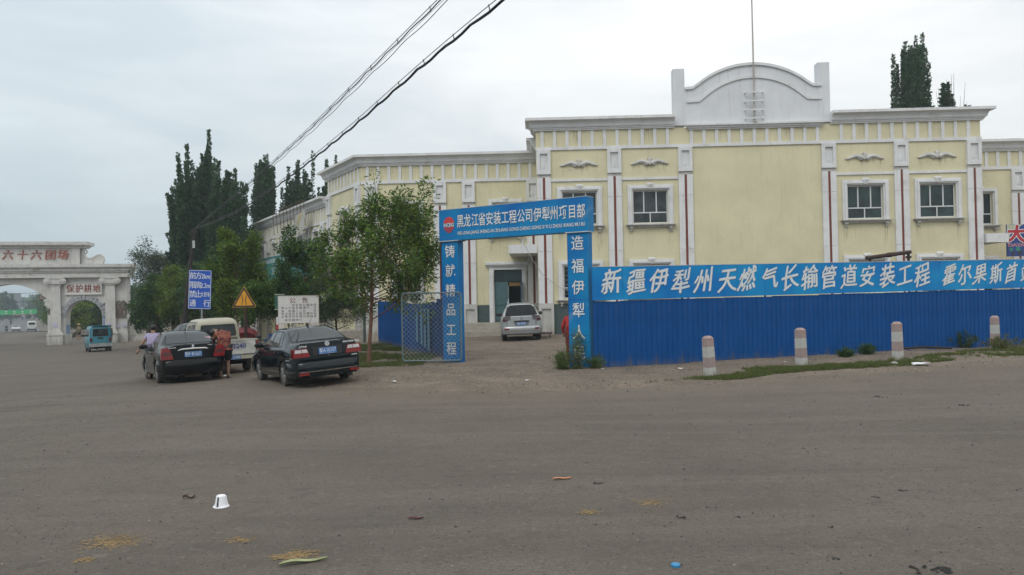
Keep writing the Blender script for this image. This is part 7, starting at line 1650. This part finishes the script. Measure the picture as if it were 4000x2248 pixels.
tag(link('gravel_grit', np_mesh('gravel_grit', tets(xx, yy, gz(xx, yy)+.001, sz, rs), 3, [m_g1, m_g2], mi=np.repeat((rs.rand(n) < .15).astype(int), 3))), 'dark and pale grit and small stones scattered over the asphalt', kind='stuff')
n = 26000; yy = rs.uniform(15.5, 38, n); xx = rs.uniform(-.5, .72, n)*yy; dd = edge_dist(xx, yy); kp = (dd > -.8) & (dd < 18) & (rs.rand(n) < np.clip(.2+fbm(xx, yy, .6, 77)*1.2-.3, .05, 1)); xx, yy = xx[kp], yy[kp]; n = len(xx)
tag(link('loose_stones', np_mesh('loose_stones', tets(xx, yy, np.maximum(dirt_z(xx, yy), gz(xx, yy))+.002, rs.uniform(.008, .028, n)*rs.uniform(.5, 1.3, n), rs), 3, [mat('dirt_stones', (.24, .20, .155), .9, var=.35, scale=.7), m_g1], mi=np.repeat((rs.rand(n) < .35).astype(int), 3))), 'loose stones and clods on the dirt forecourt', kind='stuff')
b = MB()
# scuffed dark clumps on the near asphalt
for k, (px, py, s_) in enumerate(((3646, 2234, .075), (2660, 2021, .028), (3525, 1917, .026), (3250, 2060, .02), (2336, 1890, .03), (3420, 1944, .022), (3270, 2184, .02), (722+22, 1945, .0), (3765, 1584, .06), (3433, 1552, .06), (2880, 2022, .02))):
    if s_ == 0: continue
    g = ground(px, py); b = MB()
    for j in range(16): clod(rs.normal(0, s_), rs.normal(0, s_*.8), .004, s_*rs.uniform(.15, .5), .35)
    tag(b.build('mud_clump', mat('dark_mud', (.02, .018, .016), .9), loc=g), ('largest dark mud clump at the bottom right corner', 'mud clump on the asphalt right of the orange wrapper', 'mud clump on the right part of the near asphalt', 'small mud crumbs in the lower right', 'strawy dark clump just right of the orange wrapper', 'mud clump beside the one on the right', 'tiny mud crumbs near the bottom right', '', 'flat dark clump on the road below the rightmost bollard', 'flat dark clump on the road below the third bollard', 'small mud spot in the lower middle right')[k], kind='stuff')
# litter
g = ground(864, 1980); cp = thing('paper_cup', 'torn white paper cup lying upside down on the near asphalt', 'cup', g+Vector((0, 0, 0)), .3); b = MB(); n = 20; vs = []
for j, (r_, z) in enumerate(((.066, .004), (.060, .02), (.045, .10), (.038, .108), (.0, .110))):
    for i in range(n): a = 2*PI*i/n; q_ = r_*(1+.06*math.sin(3*a+j)); vs.append((q_*math.cos(a), q_*math.sin(a), z+.006*math.sin(5*a)*(j < 2)))
gap = lambda i, j: (i in (13,)) and j < 2
b.add(vs, [(j*n+i, j*n+(i+1) % n, (j+1)*n+(i+1) % n, (j+1)*n+i) for j in range(4) for i in range(n) if not gap(i, j)]); b.build('cup', mat('white_paper', (.80, .80, .82), .7, var=.05), cp)
b = MB(); b.lathe([(.062, .0), (.075, .002), (.072, .008)], 20); b.build('rim', MC['white_paper'], cp)
def leafy_litter(label, px, py, L_, W_, h_, m, cat, yaw, bend=.3, name='litter'):
    g = ground(px, py); b = MB(); n = 9; vs = []
    for i in range(n):
        t = i/(n-1); w_ = W_*(math.sin(PI*min(1, t*.9+.08))**.6)*.5
        for s_ in (-1, 0, 1): vs.append(((t-.5)*L_, s_*w_+bend*L_*.2*math.sin(t*3), .006+h_*(abs(s_)*.8+.4*math.sin(t*7))))
    b.add(vs, [(i*3+j, (i+1)*3+j, (i+1)*3+j+1, i*3+j+1) for i in range(n-1) for j in range(2)]); return tag(b.build(name, m, loc=g, rot=(0, 0, yaw), smooth=True), label, cat)
leafy_litter('pale green vegetable leaf lying on the asphalt at the bottom', 1186, 2203, .34, .055, .022, mat('wilted_green', (.29, .32, .17), .7, var=.2, scale=20), 'leaf', .35, .3, 'vegetable_leaf')
leafy_litter('orange and white wrapper on the asphalt', 2196, 1874, .20, .045, .015, mat('orange_wrapper', (.60, .27, .13), .5, var=.3, scale=15), 'wrapper', .2, .2, 'wrapper')
leafy_litter('crumpled grey brown leaf left of the paper cup', 739, 1948, .12, .05, .03, mat('dead_leaf', (.15, .12, .09), .8, var=.4, scale=30), 'leaf', .1, .3, 'dead_leaf')
leafy_litter('dark red leaf on the near asphalt', 1625, 2029, .13, .04, .012, mat('dark_red_leaf', (.10, .025, .025), .7), 'leaf', .1, .1, 'dead_leaf')
g = ground(2639, 2213); b = MB(); b.lathe([(.033, 0), (.034, .014), (.028, .02), (0.0, .02)], 18); tag(b.build('bottle_cap', mat('blue_plastic', (.03, .22, .42), .4), loc=g), 'small round blue cap on the asphalt at the bottom', 'cap')
m_straw = mat('straw_stalks', (.36, .25, .12), .9, var=.3)
for k, (px, py, r_, n, lb) in enumerate(((440, 2118, .16, 420, 'scatter of yellow straw at the lower left'), (1170, 2170, .09, 260, 'little straw patch above the vegetable leaf'), (1098, 2180, .05, 110, 'tiny straw patch left of the vegetable leaf'), (325, 2190, .05, 70, 'few straws near the bottom left corner'), (930, 2114, .07, 90, 'thin straw trail below the paper cup'), (2300, 2003, .06, 80, 'faint straw patch below the orange wrapper'), (2540, 1965, .09, 100, 'faint straw patch right of the wrapper'))):
    g = ground(px, py); b = MB(); rd = random.Random(k)
    for j in range(n): x, y, a = rd.gauss(0, r_*.75), rd.gauss(0, r_*.55), rd.uniform(-.6, .6); l = rd.uniform(.006, .02); z = rd.uniform(.003, .010); b.tube([(x-l*math.cos(a), y-l*math.sin(a), z), (x+l*math.cos(a), y+l*math.sin(a), z+.002)], .0016, 3)
    tag(b.build('straw', m_straw, loc=g), lb, kind='stuff')
m_wp = mat('white_litter', (.66, .66, .66), .6, var=.1); 
for k, (px, py, s_, lb, m_) in enumerate(((3597, 1431, .22, 'crumpled white plastic sheet on the grass strip near the third bollard', m_wp), (2354, 1453, .07, 'white scrap at the left foot of the blue hoarding', m_wp), (3066, 1424, .06, 'white scrap left of the second bollard', m_wp), (2660, 1452, .09, 'pale scrap on the dirt left of the first bollard', m_wp), (3232, 1440, .09, 'white scrap right of the second bollard', m_wp), (3055, 1430, .05, 'red scrap next to the second bollard', m_rt), (3745, 1392, .12, 'orange red scrap on the grass right of the third bollard', mat('orange_wrapper', (.6, .27, .13), .5)), (886, 1472, .13, 'white paper on the ground at the feet of the bending woman', m_wp), (2060, 1500, .07, 'white scrap in the middle of the dirt forecourt', m_wp), (1540, 1500, .09, 'pale scrap on the dirt in front of the mesh gate', m_wp))):
    g = ground(px, py); g.z = max(g.z, dzf(g.x, g.y) if px > 1000 else g.z)+.012; b = MB(); rd = random.Random(40+k); n = 5; vs = [((i/(n-1)-.5)*s_*1.6+rd.uniform(-.1, .1)*s_, (j/(n-1)-.5)*s_+rd.uniform(-.1, .1)*s_, rd.uniform(0, .28)*s_) for j in range(n) for i in range(n)]
    b.add(vs, [(j*n+i, j*n+i+1, (j+1)*n+i+1, (j+1)*n+i) for j in range(n-1) for i in range(n-1)]); tag(b.build('scrap', m_, loc=g, rot=(0, 0, rd.random()*3)), lb, 'litter')
g = g3(3493, 1433); b = MB(); b.lathe([(.05, 0), (.085, .02), (.08, .05), (.03, .07), (0, .072)], 10); tag(b.build('stone', mat('grey_stone', (.3, .29, .27), .9, var=.2), smooth=True, loc=g), 'grey stone at the road edge below the third bollard', 'stone')
p = g3(3620, 1375); b = MB(); b.tube([(-.7, 0, .05), (0, .05, .08), (.7, .0, .04)], [.03, .035, .03], 6); tag(b.build('dark_board', m_wood, loc=p, rot=(0, 0, -.1)), 'dark stick lying before the hoarding right of the third bollard', 'stick')
# bicycle, cargo tricycle and drums under the trees
p = gz3(1030, 28.2); bi = thing('bicycle', 'old bicycle with a front basket full of greens behind the dark saloon', 'bicycle', p, R(-58))
for y in (-.52, .52):
    b = MB(); b.tube([(0, y+.32*math.cos(a), .33+.32*math.sin(a)) for a in np.linspace(0, 2*PI, 25)], .016, 6); [b.tube([(0, y, .33), (0, y+.31*math.cos(a), .33+.31*math.sin(a))], .003, 3) for a in np.linspace(0, 2*PI, 13)[:-1]]; b.build('wheel', m_tyre, bi)
b = MB(); [b.tube(q, .017, 6) for q in ([(0, -.52, .33), (0, -.05, .30), (0, .42, .82), (0, -.15, .78), (0, -.52, .33)], [(0, -.05, .3), (0, -.18, .90)], [(0, .52, .33), (0, .40, 1.0)], [(-.27, .25, 1.0), (-.1, .40, 1.0), (.1, .40, 1.0), (.27, .25, 1.0)])]; b.build('frame', mat('dark_bike_frame', (.03, .03, .035), .4, metal=.3), bi)
b = MB(); b.tube([(0, -.30, .93), (0, -.1, .95)], [.08, .04], 8); b.build('saddle', m_black, bi)
b = MB(); [b.tube([(x, y0, .75+dz), (x, y1, .75+dz)], .005, 3) for dz in (0, .1, .2) for x, y0, y1 in ((-.17, .45, .72), (.17, .45, .72))]; [b.tube([(-.17, y, .75+dz), (.17, y, .75+dz)], .005, 3) for dz in (0, .1, .2) for y in (.45, .72)]; [b.tube([(x, y, .75), (x, y, .95)], .004, 3) for x in np.linspace(-.17, .17, 7) for y in (.45, .72)]; b.build('basket', m_wire, bi)
link('basket_greens', np_mesh('basket_greens', leaves([(-.12, .5, .85, .12, .65, 1.0)], 260, .12, .04, .14, np.random.RandomState(3)), 4, [LM["fresh"], m2], mi=np.random.RandomState(2).choice(2, 260)), bi)
p = gz3(955, 30.5); tri_ = thing('cargo_tricycle', 'motor tricycle under a dark red cover behind the warning sign post', 'tricycle', p, R(20)); m_rc = mat('dark_red_cover', (.13, .012, .015), .7, var=.3, scale=4, bump=.5, bscale=5)
b = MB(); b.tube([(0, -.9, .95), (0, -.5, 1.05), (0, .1, 1.08), (0, .4, .9)], [.42, .55, .5, .25], 10); b.v = [(x, y, .55+(z-.55)*.75 if z > .55 else .55) for x, y, z in b.v]; b.build('cover', m_rc, tri_, smooth=True)
b = MB(); b.box(-.55, .55, -1.1, .4, .42, .56); b.tube([(0, .4, .5), (0, 1.0, .7), (0, 1.15, .33)], .05, 6); b.build('chassis', m_black, tri_)
for x, y in ((-.58, -.6), (.58, -.6), (0, 1.15)): b = MB(); b.lathe([(.2, -.05), (.29, -.05), (.29, .05), (.2, .05)], 18, (x, y, .29), 'x'); b.build('wheel', m_tyre, tri_)
b = MB(); b.tube([(-.35, .75, 1.05), (0, .9, 1.0), (.35, .75, 1.05)], .018, 5); b.tube([(.35, .75, 1.05), (.42, .78, 1.22)], .01, 4); b.lathe([(.07, 0), (.06, .02)], 12, (.42, .78, 1.25), 'y'); b.lathe([(.09, 0), (.07, .08)], 12, (0, 1.1, .95), 'y'); b.build('handlebar', m_chrome, tri_)
p = gz3(1068, 37.5); b = MB(); b.lathe([(.0, 0), (.27, 0), (.27, .28), (.285, .3), (.27, .32), (.27, .58), (.285, .6), (.27, .62), (.26, .86), (.0, .88)], 20); tag(b.build('blue_drum', mat('blue_plastic_drum', (.01, .08, .35), .5), smooth=True, loc=p), 'blue drum standing under the trees left of the notice board', 'drum')
p = gz3(1050, 36); b = MB(); b.box(-.22, .22, -.15, .15, 0, .62); b.box(-.24, .24, -.17, .17, .62, .68); tag(b.build('pale_blue_crate', mat('pale_blue_paint', (.12, .22, .38), .6, var=.15), loc=p, rot=(0, 0, .2)), 'pale blue box standing beside the blue drum', 'box')
p = gz3(1342, 43.5); b = MB(); b.tube([(-.35, 0, .12), (.35, .05, .12)], .14, 8); b.box(-.3, .3, -.1, .2, .1, .34); tag(b.build('red_crate', mat('dull_red_plastic', (.24, .02, .02), .6), loc=p+Vector((0, 0, .0))), 'dull red crate by the corner of the cream building', 'crate')
b = MB(); b.box(0, 3.2, 0, 2.2, -1.2, .28); tag(b.build('concrete_platform', m_step, loc=atY(1288, 1300, 43.2)*1 if False else Vector((-10.6, 43.0, 0)), rot=(0, 0, .35)), 'low concrete platform at the corner of the cream building', 'platform')
# low cart behind the SUV
p = gz3(2125, 36.5); b = MB(); b.box(-.45, .35, -.3, .3, .16, .24); [b.lathe([(.07, -.02), (.07, .02)], 12, (x, y, .08), 'x') for x in (-.3, .25) for y in (-.25, .25)]; tag(b.build('hand_trolley', mat('dull_trolley', (.09, .06, .07), .7), loc=p), 'low flat trolley standing right of the silver car', 'trolley')
# green banner over the avenue, small red one behind
for (Y, px0, px1, pyt, pyb, nm, lb, mc, tx) in ((205, -150, 143, 1212, 1226, 'green_banner', 'long green banner with white characters strung over the avenue', mat('green_banner_cloth', (.03, .36, .12), .7, var=.1), '建设美丽团场构建和谐家园共创美好明天'), (260, 26, 108, 1224, 1229, 'red_banner', 'thin red banner hanging beyond the green one over the avenue', mat('red_banner_cloth', (.35, .03, .03), .7), '')):
    A = atY(px0, pyt, Y); B = atY(px1, pyb, Y); r_ = thing(nm, lb, 'banner', (A.x, Y, B.z)); W_, H_ = B.x-A.x, A.z-B.z; b = MB(); n = 30; b.add([(W_*i/n, .05*math.sin(i*1.3), H_*j-.25*math.sin(PI*i/n)) for i in range(n+1) for j in (0, 1)], [(2*i, 2*i+2, 2*i+3, 2*i+1) for i in range(n)]); b.build('cloth', mc, r_)
    b = MB(); b.tube([(-3, 0, H_+.1), (W_/2, 0, H_-.2), (W_+4, 0, H_+.1)], .05, 4); b.build('rope', m_cable, r_)
    if tx:
        for i in range(9): b = MB(); cx = W_*(.06+.108*i); b.box(cx-.32, cx+.32, -.12, -.1, H_*.18-.2, H_*.30-.2); b.box(cx-.06, cx+.06, -.12, -.1, H_*.18-.2, H_*.85-.2); b.box(cx-.30, cx+.30, -.12, -.1, H_*.62-.2, H_*.74-.2); b.build('blurred_character', m_char, r_)
b = MB(); b.box(0, 22, 0, 14, -4, 13.5)
q = atY(-25, 1202, 420); fb = thing('grey_building', 'grey block far beyond the avenue trees at the left edge', 'building', (q.x, 420, 0)); b = MB(); b.box(-4, 7.5, 0, 12, -4, 10); b.build('wall', mat('far_grey_wall', (.25, .26, .27), .9), fb); b = MB(); b.box(-4.3, 7.8, -.3, 12.3, 10, 10.4); b.build('roof', mat('far_roof', (.3, .3, .3), .9), fb)
for i in range(5):
    for j in range(3): b = MB(); b.box(-3+2.1*i, -1.9+2.1*i, -.05, .05, 1.5+3*j, 3+3*j); b.build('window', m_pane, fb)
# tall hazy trees standing far beyond both sides of the avenue
for k, (px, tp, Y, hw_) in enumerate(((8, 1148, 330, 3.6), (32, 1158, 345, 3.2), (48, 1190, 400, 4), (132, 1168, 360, 3.2), (150, 1160, 340, 3.4), (168, 1172, 320, 3.2))):
    poplar(('far hazy tall tree at the left edge of the arch view', 'second far hazy tree from the left in the arch view', 'low far hazy tree left of the avenue end', 'far hazy tree just right of the avenue end', 'taller far hazy tree right of the avenue end', 'far hazy tree next to the big arch pier')[k], px, Y, tp, hw_, 2600, 200+k, 12, 0, .05, ln=1.2, wd=.9, name='distant_tree', group='far hazy trees beyond the avenue')
# air
hz = bpy.data.materials.new('haze_air'); hz.use_nodes = True; t = hz.node_tree; t.nodes.remove(t.nodes['Principled BSDF']); pv = t.nodes.new('ShaderNodeVolumePrincipled'); pv.inputs['Color'].default_value = (.78, .88, .95, 1); pv.inputs['Density'].default_value = .0008; pv.inputs['Anisotropy'].default_value = .2
t.links.new(pv.outputs[0], t.nodes['Material Output'].inputs['Volume'])
b = MB(); b.box(-960, 760, -70, 2260, -8, 32); tag(b.build('haze', hz), None, kind='stuff')
